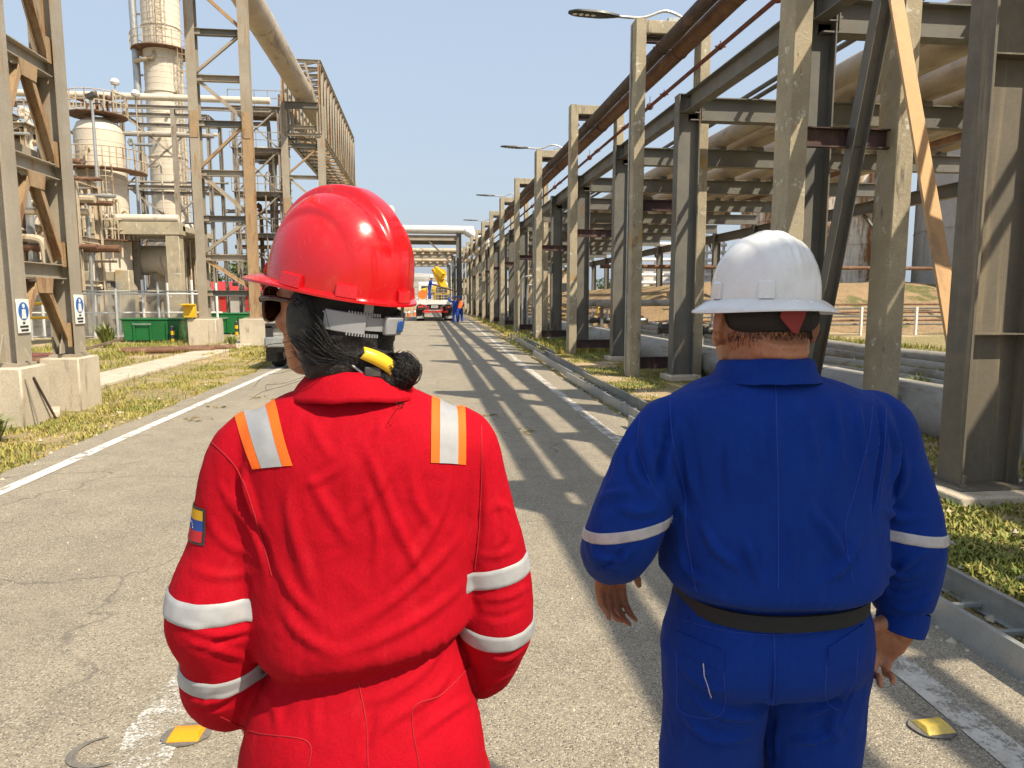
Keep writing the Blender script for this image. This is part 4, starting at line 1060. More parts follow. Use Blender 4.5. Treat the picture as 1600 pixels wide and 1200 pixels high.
while z < 1.6: pr += [(.9, z + .2), (.915, z + .21), (.915, z + .24), (.9, z + .25)]; z += .4
pr += [(.9, 2.0), (.85, 2.3), (.5, 2.7), (0, 2.8)]
MB().lathe(pr, (-17.6, 47, 3.9), 32, 'x').build('shell', 'cream_clad', dm)
for x in (-19, -16.4): MB().box((x, 47, 1.55), (.5, 1.2, 3.1)).build('saddle', 'concrete', dm)
for k in range(7): MB().tube(catmull([(-17.6 + k * .42, 45.6, .2), (-17.6 + k * .42, 45.6, 1.0 + .3 * (k % 3)), (-17.3 + k * .42, 45.6, 1.4 + .3 * (k % 3)), (-16.2 + k * .2, 45.8, 1.5 + .3 * (k % 3))], 4).tolist(), .13, 10).build('pipe', 'plant_cream', dm)
cv = thing('clad_vessel', 'narrow tan upright vessel with thin risers under the right of the concrete table', 'vessel', (-13.6, 50, 0))
clad(cv, -14.9, 50, .8, 0, 5.4, 'plant_cream', .8, 2)
for k in range(6): MB().tube([(-15.6 + k * .32, 48.9, 0), (-15.6 + k * .32, 48.9, 5.3)], .05, 8).build('riser', 'plant_cream', cv)

# ---- low block wall with piers
bw = thing('block_wall', 'low grey block wall with pillars behind the chain-link fence', 'wall', (-16.5, 36, 0))
bh = .30
for r_ in range(8):
    for c_ in range(9):
        w = .62; x = -19.6 + c_ * w + (.31 if r_ % 2 else 0)
        if x + w / 2 > -14.2: continue
        MB().box((x, 36, .15 + r_ * bh), (w - .018, .25, bh - .016)).build('block', 'block_concrete', bw)
MB().box((-17.1, 36.06, 1.2), (5.5, .15, 2.38)).build('mortar_core', 'block_concrete', bw)
MB().box((-17.0, 36, 2.62), (5.7, .42, .42)).build('coping', 'concrete', bw, bevel=.02)
for x in (-14.05, -19.9): MB().box((x, 36, 1.45), (.62, .6, 2.9)).build('pillar', 'concrete', bw, bevel=.03)
pb = thing('pump_shelter', 'grey louvred cabin behind the chain-link fence', 'cabin', (-18.5, 33, 0))
MB().box((-16.4, 33.0, .95), (2.6, 1.6, 1.9)).build('body', 'far_grey', pb, bevel=.02)
for k in range(8): MB().box((-16.4, 32.18, .4 + k * .18), (2.2, .05, .09)).build('louvre', 'plant_grey', pb)

# ---- chain-link fence
fn = thing('chain_link_fence', 'galvanised chain-link fence with pipe posts in front of the plant', 'fence', (-14, 29, 0))
fx0, fx1, fyy = -24.0, -8.6, 29.0
k = 0; x = fx0
while x <= fx1 + .01:
    MB().tube([(x, fyy, 0), (x, fyy, 1.95 + (.25 if k % 3 == 0 else 0))], .045, 10).build('post', 'fence_metal', fn); x += 1.54; k += 1
for z in (.12, 1.85): MB().tube([(fx0, fyy, z), (fx1, fyy, z)], .025, 8).build('rail', 'fence_metal', fn)
w = MB(); x = fx0; hgt = 1.73
while x < fx1:
    w.bar((x, fyy + .03, .12), (min(x + hgt, fx1), fyy + .03, .12 + min(hgt, fx1 - x)), .007, .007); w.bar((min(x + hgt, fx1), fyy + .036, .12), (x if x + hgt < fx1 else fx1 - hgt + 0, fyy + .036, 1.85), .007, .007); x += .085
struct(w.build('wire_mesh', 'fence_metal', fn, smooth=0), 'stuff')
g2 = thing('pipe_rail_fence', 'white pipe-rail fence with taller posts near the green bins', 'fence', (-12, 30.5, 0))
for i in range(9): MB().tube([(-16 + i * .95, 30.5, 0), (-16 + i * .95, 30.5, 2.2 + .12 * (i % 2))], .05, 10).build('post', 'white_paint', g2)
for z in (1.0, 1.75): MB().tube([(-16, 30.5, z), (-8.2, 30.5, z)], .035, 8).build('rail', 'white_paint', g2)

# ---- green skips
def skip(x, y, w, d, h, label):
    o = thing('green_bin', label, 'bin', (x, y, 0), 'green bins by the fence')
    mb = MB(); a, b = w / 2, d / 2; f = .92
    vs = [(x - a * f, y - b, .06), (x + a * f, y - b, .06), (x + a * f, y + b, .06), (x - a * f, y + b, .06), (x - a, y - b, h), (x + a, y - b, h), (x + a, y + b, h), (x - a, y + b, h)]
    mb.add(vs, [(3, 2, 1, 0), (0, 1, 5, 4), (1, 2, 6, 5), (2, 3, 7, 6), (3, 0, 4, 7), (4, 5, 6, 7)]); mb.build('body', 'green_paint', o, bevel=.02)
    MB().box((x, y, h + .03), (w + .08, d + .06, .06)).build('rim', 'green_paint', o, bevel=.012)
    for k in range(3): MB().box((x - w * .28 + k * w * .28, y - b - .03, h * .5), (.06, .06, h * .86)).build('rib', 'green_paint', o)
    MB().tube([(x - w * .3, y - b - .06, h * .82), (x + w * .02, y - b - .06, h * .82)], .02, 8).build('handle', 'galvanised', o)
    return o
skip(-9.75, 27.6, 2.0, 1.2, .80, 'larger green bin in the grass, left of the rusty-legged tower')
skip(-8.5, 33.0, 1.75, 1.2, .88, 'green bin seen between the legs of the rusty-legged tower')
yb = thing('yellow_box', 'small yellow box on a pedestal of the rusty-legged tower', 'box', (-7.75, 25.1, .9))
MB().box((-7.82, 25.2, 1.14), (.36, .3, .42)).build('body', 'yellow_paint', yb, bevel=.02); MB().box((-7.82, 25.03, 1.37), (.40, .38, .05)).build('lid', 'yellow_paint', yb, bevel=.01)
for i, x in enumerate((-8.95, -8.05)):
    o = thing('bollard', ('left' if i == 0 else 'right') + ' short striped black and yellow post by a green bin', 'bollard', (x, 27 + 5 * i, 0))
    for k in range(4): MB().lathe([(.07, k * .14), (.07, k * .14 + .14)], (x, 26.8 + 5.2 * i, 0), 12).build('band', 'black_metal' if k % 2 else 'yellow_paint', o)
    MB().lathe([(.07, .56), (.05, .6), (0, .61)], (x, 26.8 + 5.2 * i, 0), 12).build('cap', 'black_metal', o)
yh = thing('handrail', 'yellow handrail behind the near tower at the left edge', 'handrail', (-16, 26, 0))
for z in (.9, 1.4, 2.0): MB().tube([(-19, 27, z), (-12.8, 27, z)], .05, 8).build('rail', 'yellow_paint', yh)
for k in range(7): MB().tube([(-19 + k, 27, 0), (-19 + k, 27, 2.0)], .05, 8).build('post', 'yellow_paint', yh)
# ---- pipes and planks lying in the grass
for i, (p, q, r, m, lab) in enumerate([((-8.6, 21.5, .10), (-5.7, 22.5, .10), .09, 'rust_pipe', 'rusty pipe lying on the path by the tower pedestals'), ((-8.4, 21.2, .09), (-6.2, 22.0, .09), .08, 'rust_pipe', 'second rusty pipe lying in front of the tower pedestals'),
        ((-12.8, 18.5, .10), (-9.2, 19.3, .14), .07, 'red_iron', 'red-brown pipe in the grass behind the near tower'), ((-11.9, 17.6, .09), (-8.8, 18.2, .10), .07, 'rust_pipe', 'rusty pipe in the grass nearest the near tower')]):
    tag(MB().tube([p, q], r, 12).build('scrap_pipe', m), lab, 'pipe')
for i, (x, y, l, rz, tl) in enumerate([(-8.7, 19.3, 2.0, .35, .3), (-9.2, 18.9, 1.4, .1, .05), (-9.9, 20.3, 1.5, -.3, .0)]):
    d = Vector((math.cos(rz), math.sin(rz), tl)).normalized() * l / 2; c = Vector((x, y, .10 + tl * .5))
    tag(MB().bar(tuple(c - d), tuple(c + d), .5 if i == 0 else .25, .05).build('scrap_plank', 'weathered_wood'), ['wide dark plank propped up in the grass', 'narrow plank lying beside the propped one', 'plank lying behind the propped one'][i], 'plank')
tag(MB().box((-9.4, 17.4, .10), (.7, .35, .22), rz=.3).build('concrete_lump', 'pale_concrete', bevel=.03), 'pale concrete lump in the grass before the green bin', 'rubble')
# ---- light pole
lp = thing('light_pole', 'slim light pole with floodlight in front of the stout vessel', 'light pole', (-14.4, 35, 0))
MB().tube([(-14.55, 35, 0), (-14.55, 35, 10.3)], [.09, .06], 12).build('pole', 'galvanised', lp)
MB().bar((-14.75, 35, 10.45), (-14.4, 35, 10.62), .35, .16).build('floodlight', 'black_metal', lp)
MB().tube(catmull([(-14.5, 35, 10.2), (-14.2, 35, 10.2), (-14.1, 35, 9.95), (-14.2, 35, 9.85)], 4).tolist(), .03, 8).build('cable_loop', 'black_metal', lp)
for i, (x, z) in enumerate(((-17.6, 14.0), (-16.5, 13.4))):
    o = thing('area_lamp', ('left' if i == 0 else 'right') + ' white globe lamp on a thin stalk above the stout vessel', 'lamp', (x, 45.5, z - 2))
    MB().tube([(x, 45.5, z - 2.4), (x, 45.5, z - .1)], .03, 6).build('stalk', 'plant_cream', o); MB().lathe([(0, .26), (.2, .18), (.26, 0), (.2, -.12), (0, -.16)], (x, 45.5, z), 14).build('globe', 'white_paint', o)

# ---- red-roofed shed and trees seen through the tower
rs_ = thing('red_shed', 'low shed with red roof seen through the rusty-legged tower', 'building', (-11, 75, 0))
MB().box((-20.5, 78, 1.0), (9, 4, 2.0)).build('wall', 'far_grey', rs_); MB().poly([(-25.3, 75.6, 2.0), (-25.3, 80.4, 2.0), (-25.3, 78, 3.3)], (9.6, 0, 0)).build('roof', 'red_paint', rs_)
for k in range(3): MB().box((-23.5 + 3 * k, 75.96, 1.0), (1.2, .06, 1.5)).build('door', 'red_paint', rs_)
leaf_mat('leaves', (0.035, 0.075, 0.015), (0.12, 0.15, 0.035))
def tree(x, y, h, w, label, n=2200, seed=1):
    rnd = np.random.default_rng(seed); o = thing('tree', label, 'tree', (x, y, 0), 'far trees')
    tr = MB(); tr.tube([(x, y, -.05), (x + .1, y, h * .25), (x, y + .05, h * .5)], [.22, .17, .11], 9)
    cl = []
    for k in range(11):
        a = rnd.uniform(0, 2 * PI); e = rnd.uniform(.15, 1) ; c = np.array([x + w * .36 * math.cos(a) * e, y + w * .36 * math.sin(a) * e, h * (.45 + .45 * rnd.random())]); cl.append(c)
        tr.tube([(x, y, h * (.25 + .2 * rnd.random())), tuple(c)], [.08, .03], 6)
    tr.build('trunk', 'bark', o)
    ci = rnd.integers(0, len(cl), n); g = rnd.normal(0, 1, (n, 3)); g /= np.linalg.norm(g, axis=1)[:, None]
    P = np.array(cl)[ci] + g * (w * .2) * rnd.uniform(.35, 1, n)[:, None] ** .6 * np.array([1, 1, .75])
    d1 = rnd.normal(0, 1, (n, 3)); d1 /= np.linalg.norm(d1, axis=1)[:, None]; d2 = np.cross(d1, rnd.normal(0, 1, (n, 3))); d2 /= np.linalg.norm(d2, axis=1)[:, None]
    s = rnd.uniform(.10, .22, n)[:, None] * max(1, h / 5)
    V_ = np.stack([P - d1 * s, P + d2 * s * .5, P + d1 * s, P - d2 * s * .5], 1).reshape(-1, 3) - np.array([x, y, 0])
    me = bpy.data.meshes.new('crown'); me.from_pydata(V_.tolist(), [], [(4 * i, 4 * i + 1, 4 * i + 2, 4 * i + 3) for i in range(n)])
    a_ = me.attributes.new('tint', 'FLOAT', 'POINT'); a_.data.foreach_set('value', np.repeat(rnd.uniform(0, 1, n), 4).astype(np.float32)); me.materials.append(M['leaves'])
    c = bpy.data.objects.new('crown', me); COL.objects.link(c); c.parent = o; ORG[c.name] = (x, y, 0)
    return o
tree(-27, 92, 6.5, 6, 'left of the two trees seen through the rusty-legged tower', seed=2); tree(-22.5, 94, 6.8, 6.5, 'right of the two trees seen through the rusty-legged tower', seed=3)
tree(17, 90, 5.5, 5.5, 'dark tree far behind the rack, left one', seed=5); tree(24, 88, 5, 6, 'dark tree far behind the rack, right one', seed=6)
tree(-1.5, 150, 6, 8, 'tree far down the road behind the truck', seed=8)
# ---- spiky plant by the bin and weeds by the pedestal
def spiky(x, y, h, n, label, cat='plant', wid=.03):
    rnd = np.random.default_rng(int(abs(x * 100))); mb = MB()
    for k in range(n):
        a = rnd.uniform(0, 2 * PI); e = rnd.uniform(.25, 1.0); hh = h * rnd.uniform(.6, 1.1); r0 = rnd.uniform(0, .08); s = Vector((-math.sin(a), math.cos(a), 0)) * wid
        b = Vector((x + r0 * math.cos(a), y + r0 * math.sin(a), -.02)); md = b + Vector((math.cos(a) * e * hh * .35, math.sin(a) * e * hh * .35, hh * .65)); tip = b + Vector((math.cos(a) * e * hh * .95, math.sin(a) * e * hh * .95, hh * (1 - .35 * e)))
        mb.add([b - s, b + s, md + s * .8, md - s * .8, tip], [(0, 1, 2, 3), (3, 2, 4)])
    return tag(mb.build('spiky_plant', 'blade_green', smooth=0), label, cat)
weathered('blade_green', (0.13, 0.19, 0.035), (0.20, 0.23, 0.05), (0.32, 0.27, 0.09), s=3, rough=.6, bump=0)
spiky(-10.1, 24.2, .95, 90, 'spiky green plant in front of the larger green bin'); spiky(-10.9, 23.6, .6, 60, 'lower spiky plant left of the larger green bin')
spiky(-4.75, 8.3, .40, 120, 'green weed clump at the left edge beside the near pedestal', wid=.02); spiky(-5.1, 7.7, .35, 90, 'low weed clump at the left edge in front of the near pedestal', wid=.02)
spiky(-6.35, 24.6, .5, 40, 'small weed against the right pedestal of the rusty-legged tower', wid=.02)
spiky(9.8, 9.4, .40, 60, 'grass tussock among the low pipes, nearest the tan brace', wid=.012); spiky(8.0, 10.6, .45, 90, 'grass tussock among the low pipes beside the man', wid=.012); spiky(8.3, 7.2, .35, 60, 'grass tussock among the low pipes by the near column', wid=.012)
# ================================================================ END OF THE ROAD: pipe bridge, truck, far buildings
g = thing('pipe_bridge', 'white pipe bridge spanning the road behind the truck', 'pipe bridge', (-4, 70, 0))
MB().ibeam((3.45, 70, 0), (3.45, 70, 8.0), .5, .45, .03, .02, up=(1, 0, 0)).build('column', 'rack_steel', g)
MB().ibeam((-13, 70, 0), (-13, 70, 8.0), .5, .45, .03, .02, up=(1, 0, 0)).build('column', 'rack_steel', g)
MB().ibeam((-13, 70, 7.35), (3.3, 70, 7.35), .5, .3, .03, .02).build('girder', 'tower_steel', g)
MB().ibeam((-13, 71.2, 7.0), (3.3, 71.2, 7.0), .4, .3, .03, .02).build('girder', 'tower_steel', g)
MB().bar((3.2, 70, 4.5), (.5, 70, 7.1), .16, .16).build('knee_brace', 'rack_steel', g)
for i, (dz, dy) in enumerate(((0, 0), (-.02, .7))):
    MB().tube(catmull([(-14, 70 + dy, 8.15 + dz), (3.4, 70 + dy, 8.15 + dz), (4.3, 69.7 + dy, 7.95 + dz), (6.6, 68 + dy, 6.3 + dz), (6.9, 67.4 + dy, 5.9 + dz)], 8).tolist(), .36, 18).build('pipe_run', 'white_paint', g)
for j, (y, z) in enumerate(((86, 6.6), (102, 6.3))):
    o = thing('pipe_bridge', ('middle' if j == 0 else 'farthest') + ' low pipe bridge crossing the road in the distance', 'pipe bridge', (-4, y, 0))
    for x in (3.6, -13): MB().ibeam((x, y, 0), (x, y, z), .5, .45, .03, .02, up=(1, 0, 0)).build('column', 'rack_steel', o)
    for k in range(3): MB().ibeam((-13, y + k * .8, z), (3.6, y + k * .8, z), .5, .3, .03, .02).build('girder', 'tower_steel', o)
    for k in range(5): MB().tube([(-16, y + k * .6, z + .6), (9, y + k * .6, z + .6)], .26, 12).build('pipe_run', 'rust_pipe' if k % 2 else 'plant_cream', o)
    for k in range(16): MB().box((-12 + k, y + .8, z + .25), (.3, 2.2, .18)).build('bearer', 'plant_cream', o)
# pale building and tank closing the view
o = thing('storage_tank', 'low pale grey tank closing the end of the road', 'tank', (1, 140, 0))
MB().lathe([(9, 0), (9, 5.6), (5, 6.3), (0, 6.6)], (-1.5, 145, 0), 48).build('shell', 'far_grey', o)
for k in range(4): MB().lathe([(9.0, -.06), (9.08, -.06), (9.08, .06), (9.0, .06)], (-1.5, 145, 1.2 + k * 1.3), 48).build('hoop', 'far_grey', o)
block(10, 118, 10, 8, 4.6, 'far_grey', 'pale building at the right of the road end')
block(-14, 120, 12, 8, 4.0, 'plant_cream', 'cream building at the left of the road end')
# ---- flatbed truck with crane, seen from behind
T = thing('crane_truck', 'white flatbed crane truck with red rear bumper standing on the road ahead', 'truck', (.74, 53, 0))
tx, ty = .74, 49.6
MB().box((tx, ty + 4.0, 1.32), (2.5, 8.0, .20)).build('bed', 'white_paint', T, bevel=.02)
MB().box((tx, ty - .02, 1.30), (2.5, .06, .30)).build('rear_panel', 'white_paint', T, bevel=.01)
for s in (-.42, .42): MB().box((tx + s, ty + 4, 1.0), (.14, 8.0, .30)).build('chassis_rail', 'black_metal', T)
MB().box((tx, ty + .25, 1.02), (1.0, .3, .36)).build('rear_box', 'black_metal', T)
MB().box((tx, ty - .01, 1.00), (.46, .02, .16)).build('licence_plate', 'sign_white', T)
for k in range(6): MB().box((tx - .17 + k * .068, ty - .024, 1.0), (.04, .006, .10)).build('plate_character', 'sign_black', T)
MB().box((tx + .05, ty - .12, .66), (1.75, .12, .14)).build('bumper', 'red_paint', T, bevel=.01)
for s in (-.55, .55): MB().bar((tx + s, ty - .1, .72), (tx + s * .7, ty + .1, 1.0), .08, .08).build('bumper_bracket', 'red_paint', T)
MB().bar((tx - 1.05, ty - .03, 1.18), (tx - .42, ty - .03, .98), .05, .07).build('red_stay', 'red_paint', T)
t = NT('tail_red'); t.col((0.75, 0.08, 0.05)).rough(.25)
for s in (-1, 1):
    MB().box((tx + s * .95, ty + .02, .98), (.44, .12, .36)).build('lamp_board', 'black_metal', T)
    for k in range(3): MB().lathe([(0, -.06), (.055, -.05), (.06, 0)], (tx + s * (.82 + k * .13), ty - .03, .98), 12, 'y').build('tail_light', 'tail_red', T)
    MB().box((tx + s * 1.0, ty + .25, .52), (.56, .02, .66)).build('mud_flap', 'black_rubber', T)
    MB().box((tx + s * 1.0, ty + .235, .27), (.48, .01, .18)).build('flap_print', 'far_grey', T)
    for yy in (ty + 1.1, ty + 2.4, ty + 8.6):
        w = thing if False else None
        wh = MB().lathe([(.25, -.28), (.46, -.28), (.52, -.22), (.52, .22), (.46, .28), (.25, .28)], (tx + s * .98, yy, .52), 24, 'x').build('wheel', 'black_rubber', T)
        MB().lathe([(0, -.20), (.25, -.24), (.26, .24), (0, .20)], (tx + s * .98, yy, .52), 16, 'x').build('rim', 'far_grey', wh)
MB().box((tx, ty + 9.2, 1.75), (2.4, 2.0, 2.2)).build('cab', 'white_paint', T, bevel=.12, seg=3)
MB().box((tx, ty + 8.18, 2.2), (1.8, .04, .7)).build('rear_window', 'black_metal', T)
for s in (-1.2, 1.2): MB().box((tx + s, ty + 3.5, 1.62), (.05, 6.6, .12)).build('side_board', 'white_paint', T)
# crane boom and outrigger
C_ = T
MB().lathe([(.5, 1.42), (.5, 1.9), (.36, 2.0), (.36, 2.6)], (tx + .5, ty + 6.8, 0), 18).build('crane_pedestal', 'yellow_paint', C_)
MB().bar((tx + 1.05, ty + 6.6, 1.9), (tx + .15, ty + 6.2, 3.9), .42, .5).build('crane_boom', 'yellow_paint', C_)
MB().bar((tx + .15, ty + 6.2, 3.85), (tx + .75, ty + 5.8, 3.3), .34, .4).build('crane_boom', 'yellow_paint', C_)
MB().lathe([(0, -.3), (.42, -.3), (.42, .3), (0, .3)], (tx + .62, ty + 6.3, 3.45), 18, 'y').build('winch', 'yellow_paint', C_)
MB().tube([(tx - .9, ty + 6, 2.05), (tx + .3, ty + 6.0, 2.35)], .24, 12).build('crane_boom', 'yellow_paint', C_)
MB().lathe([(0, -.2), (.36, -.2), (.36, .2), (0, .2)], (tx - .8, ty + 5.2, 1.85), 16, 'y').build('hose_reel', 'orange_paint', C_)
# cargo cage on the bed
cg = thing('cargo_cage', 'dark metal cage of crates on the truck bed', 'cage', (tx + .1, ty + 2.2, 1.42))
for z in np.linspace(1.46, 2.35, 6): MB().bar((tx - .55, ty + 1.6, z), (tx + 1.1, ty + 1.6, z), .04, .04).build('bar', 'plant_grey', cg)
for x in np.linspace(tx - .55, tx + 1.1, 5): MB().bar((x, ty + 1.6, 1.43), (x, ty + 1.6, 2.4 - .12 * (x - tx)), .05, .05).build('bar', 'plant_grey', cg)
for k in range(4): MB().box((tx + .35 + .42 * (k % 2), ty + 2.3, 1.66 + .46 * (k // 2)), (.38, .6, .42)).build('crate', 'black_metal', cg, bevel=.02)
tag(MB().bar((tx + .0, ty + .9, 2.50), (tx + 1.55, ty - .6, 2.02), .12, .08).build('steel_section', 'weathered_wood'), 'long section being handed down from the truck bed', 'beam')

# ---- traffic cone
def cone(x, y, label):
    o = thing('traffic_cone', label, 'cone', (x, y, 0))
    MB().box((x, y, .02), (.40, .40, .04)).build('base', 'orange_paint', o, bevel=.01)
    MB().lathe([(.16, .04), (.04, .72), (0, .72)], (x, y, 0), 18).build('body', 'orange_paint', o)
    MB().lathe([(.115, .32), (.09, .48)], (x, y, .0), 18).build('band', 'white_paint', o)
cone(-1.30, 62, 'left orange traffic cone left of the truck'); cone(-.85, 66, 'right orange traffic cone left of the truck')

# ---- parked pickup, mostly hidden by the woman's head
PK = thing('parked_pickup', 'grey pickup parked on the road edge, mostly hidden behind the woman in red', 'pickup', (-2.75, 18.5, 0))
px, py = -2.60, 16.3
MB().box((px, py + .8, .86), (1.72, 1.6, .55)).build('load_bed', 'far_grey', PK, bevel=.06, seg=3)
MB().box((px, py + 3.3, .86), (1.74, 3.0, .60)).build('body', 'far_grey', PK, bevel=.10, seg=3)
MB().box((px, py + 2.55, 1.42), (1.50, 1.7, .62), taper=.82).build('cab', 'far_grey', PK, bevel=.08, seg=3)
MB().box((px, py + 1.72, 1.45), (1.25, .06, .40)).build('rear_window', 'black_metal', PK)
MB().box((px, py - .10, .62), (1.78, .20, .22)).build('rear_bumper', 'galvanised', PK, bevel=.03, seg=2)
MB().box((px, py - .03, .98), (1.76, .06, .10)).build('tailgate_trim', 'black_rubber', PK)
MB().box((px, py - .02, .46), (1.60, .14, .14)).build('lower_valance', 'black_rubber', PK)
for s in (-1, 1):
    MB().box((px + s * .80, py - .03, .84), (.16, .06, .28)).build('tail_light', 'tail_red' if s > 0 else 'black_rubber', PK, bevel=.01)
    for yy in (py + .75, py + 3.9):
        wh = MB().lathe([(.2, -.13), (.33, -.13), (.37, -.09), (.37, .09), (.33, .13), (.2, .13)], (px + s * .76, yy, .37), 24, 'x').build('wheel', 'black_rubber', PK)
        MB().lathe([(0, -.1), (.2, -.12), (.2, .12), (0, .1)], (px + s * .76, yy, .37), 16, 'x').build('rim', 'galvanised', wh)
    MB().box((px + s * .80, py + .12, .34), (.24, .03, .34)).build('mud_flap', 'black_rubber', PK)
def WPT(x, y): return (0.0010964 * x + -2.5e-05 * y + -0.593615, -7.16696e-05 * x + -0.00118125 * y + 2.20966)
def MPT(x, y): return (0.00139832 * x + 7.38296e-05 * y + -1.73168, -8.11483e-05 * x + -0.0013903 * y + 2.36582)
def WAISTY(x): return 1056 - 66 * max(0, (x - 560) / 145) ** 1.3
# ================================================================ PEOPLE
def voxel(mb, size, name='tmp'):
    """union everything in mb into one continuous surface; returns a mesh datablock"""
    me = bpy.data.meshes.new(name); me.from_pydata(mb.v, [], mb.f); me.validate(); fix_normals(me)
    o = bpy.data.objects.new(name, me); COL.objects.link(o)
    md = o.modifiers.new('r', 'REMESH'); md.mode = 'VOXEL'; md.voxel_size = size; md.adaptivity = 0
    dg = bpy.context.evaluated_depsgraph_get(); ev = o.evaluated_get(dg)
    out = bpy.data.meshes.new_from_object(ev)
    bpy.data.objects.remove(o); bpy.data.meshes.remove(me)
    out.materials.clear()
    return out
def get_v(me):
    a = np.empty(len(me.vertices) * 3); me.vertices.foreach_get('co', a); return a.reshape(-1, 3)
def set_v(me, V): me.vertices.foreach_set('co', np.ascontiguousarray(V).ravel()); me.update()
def get_n(me):
    a = np.empty(len(me.vertices) * 3, np.float32); me.vertex_normals.foreach_get('vector', a); return a.reshape(-1, 3).astype(float)
def relax(me, it=3, lam=0.5, mask=None):
    V = get_v(me); e = np.empty(len(me.edges) * 2, np.int32); me.edges.foreach_get('vertices', e); e = e.reshape(-1, 2)
    cnt = np.bincount(e.ravel(), minlength=len(V)).astype(float)[:, None]
    for _ in range(it):
        S = np.zeros_like(V)
        for k in range(3): S[:, k] = np.bincount(e[:, 0], V[e[:, 1], k], len(V)) + np.bincount(e[:, 1], V[e[:, 0], k], len(V))
        d = (S / np.maximum(cnt, 1) - V) * lam
        V = V + (d if mask is None else d * mask[:, None])
    set_v(me, V)
def sup_ring(cx, cy, z, rx, rf, rb, e=2.3, n=40, tilt=0.0):
    out = []
    for k in range(n):
        a = 2 * PI * k / n; c, s = math.cos(a), math.sin(a)
        x = rx * math.copysign(abs(c) ** (2 / e), c); y = math.copysign(abs(s) ** (2 / e), s) * (rf if s > 0 else rb)
        out.append((cx + x, cy + y, z + tilt * x))
    return out
def loft(mb, rings):
    b = len(mb.v); n = len(rings[0])
    for r_ in rings: mb.v += [tuple(p) for p in r_]
    for i in range(len(rings) - 1):
        for k in range(n): mb.f.append((b + i * n + k, b + i * n + (k + 1) % n, b + (i + 1) * n + (k + 1) % n, b + (i + 1) * n + k))
    mb.f.append(tuple(b + k for k in range(n - 1, -1, -1))); mb.f.append(tuple(b + (len(rings) - 1) * n + k for k in range(n)))
def torso(mb, spec, n=40, sub=5):
    """spec rows: z, cx, cy, rx, front, back[, tilt]"""
    A = np.array([list(r_) + [0.0] * (7 - len(r_)) for r_ in spec]); B = catmull(A, sub)
    loft(mb, [sup_ring(r_[1], r_[2], r_[0], r_[3], r_[4], r_[5], 2.35, n, r_[6]) for r_ in B])
def limb(mb, spec, n=24, sub=6):
    """spec rows: x, y, z, r"""
    B = catmull(spec, sub); mb.tube([tuple(p[:3]) for p in B], [float(p[3]) for p in B], n)
def ellipsoid(mb, c, r, n=16, rot=None):
    b = len(mb.v)
    for i in range(n // 2 + 1):
        th = PI * i / (n // 2)
        for k in range(n):
            a = 2 * PI * k / n; p = Vector((r[0] * math.sin(th) * math.cos(a), r[1] * math.sin(th) * math.sin(a), r[2] * math.cos(th)))
            if rot is not None: p = rot @ p
            mb.v.append((c[0] + p.x, c[1] + p.y, c[2] + p.z))
    for i in range(n // 2):
        for k in range(n): mb.f.append((b + i * n + k, b + i * n + (k + 1) % n, b + (i + 1) * n + (k + 1) % n, b + (i + 1) * n + k))
def seg_dist(V, P):
    """distance to polyline and position along it 0..1"""
    best = np.full(len(V), 1e9); tt = np.zeros(len(V)); L = np.r_[0, np.cumsum(np.linalg.norm(np.diff(P, axis=0), axis=1))]
    for i in range(len(P) - 1):
        a, b = P[i], P[i + 1]; d = b - a; l2 = d @ d + 1e-12; t = np.clip(((V - a) @ d) / l2, 0, 1)
        q = np.linalg.norm(V - (a + t[:, None] * d), axis=1); k = q < best; best[k] = q[k]; tt[k] = (L[i] + t[k] * (L[i + 1] - L[i])) / L[-1]
    return best, tt
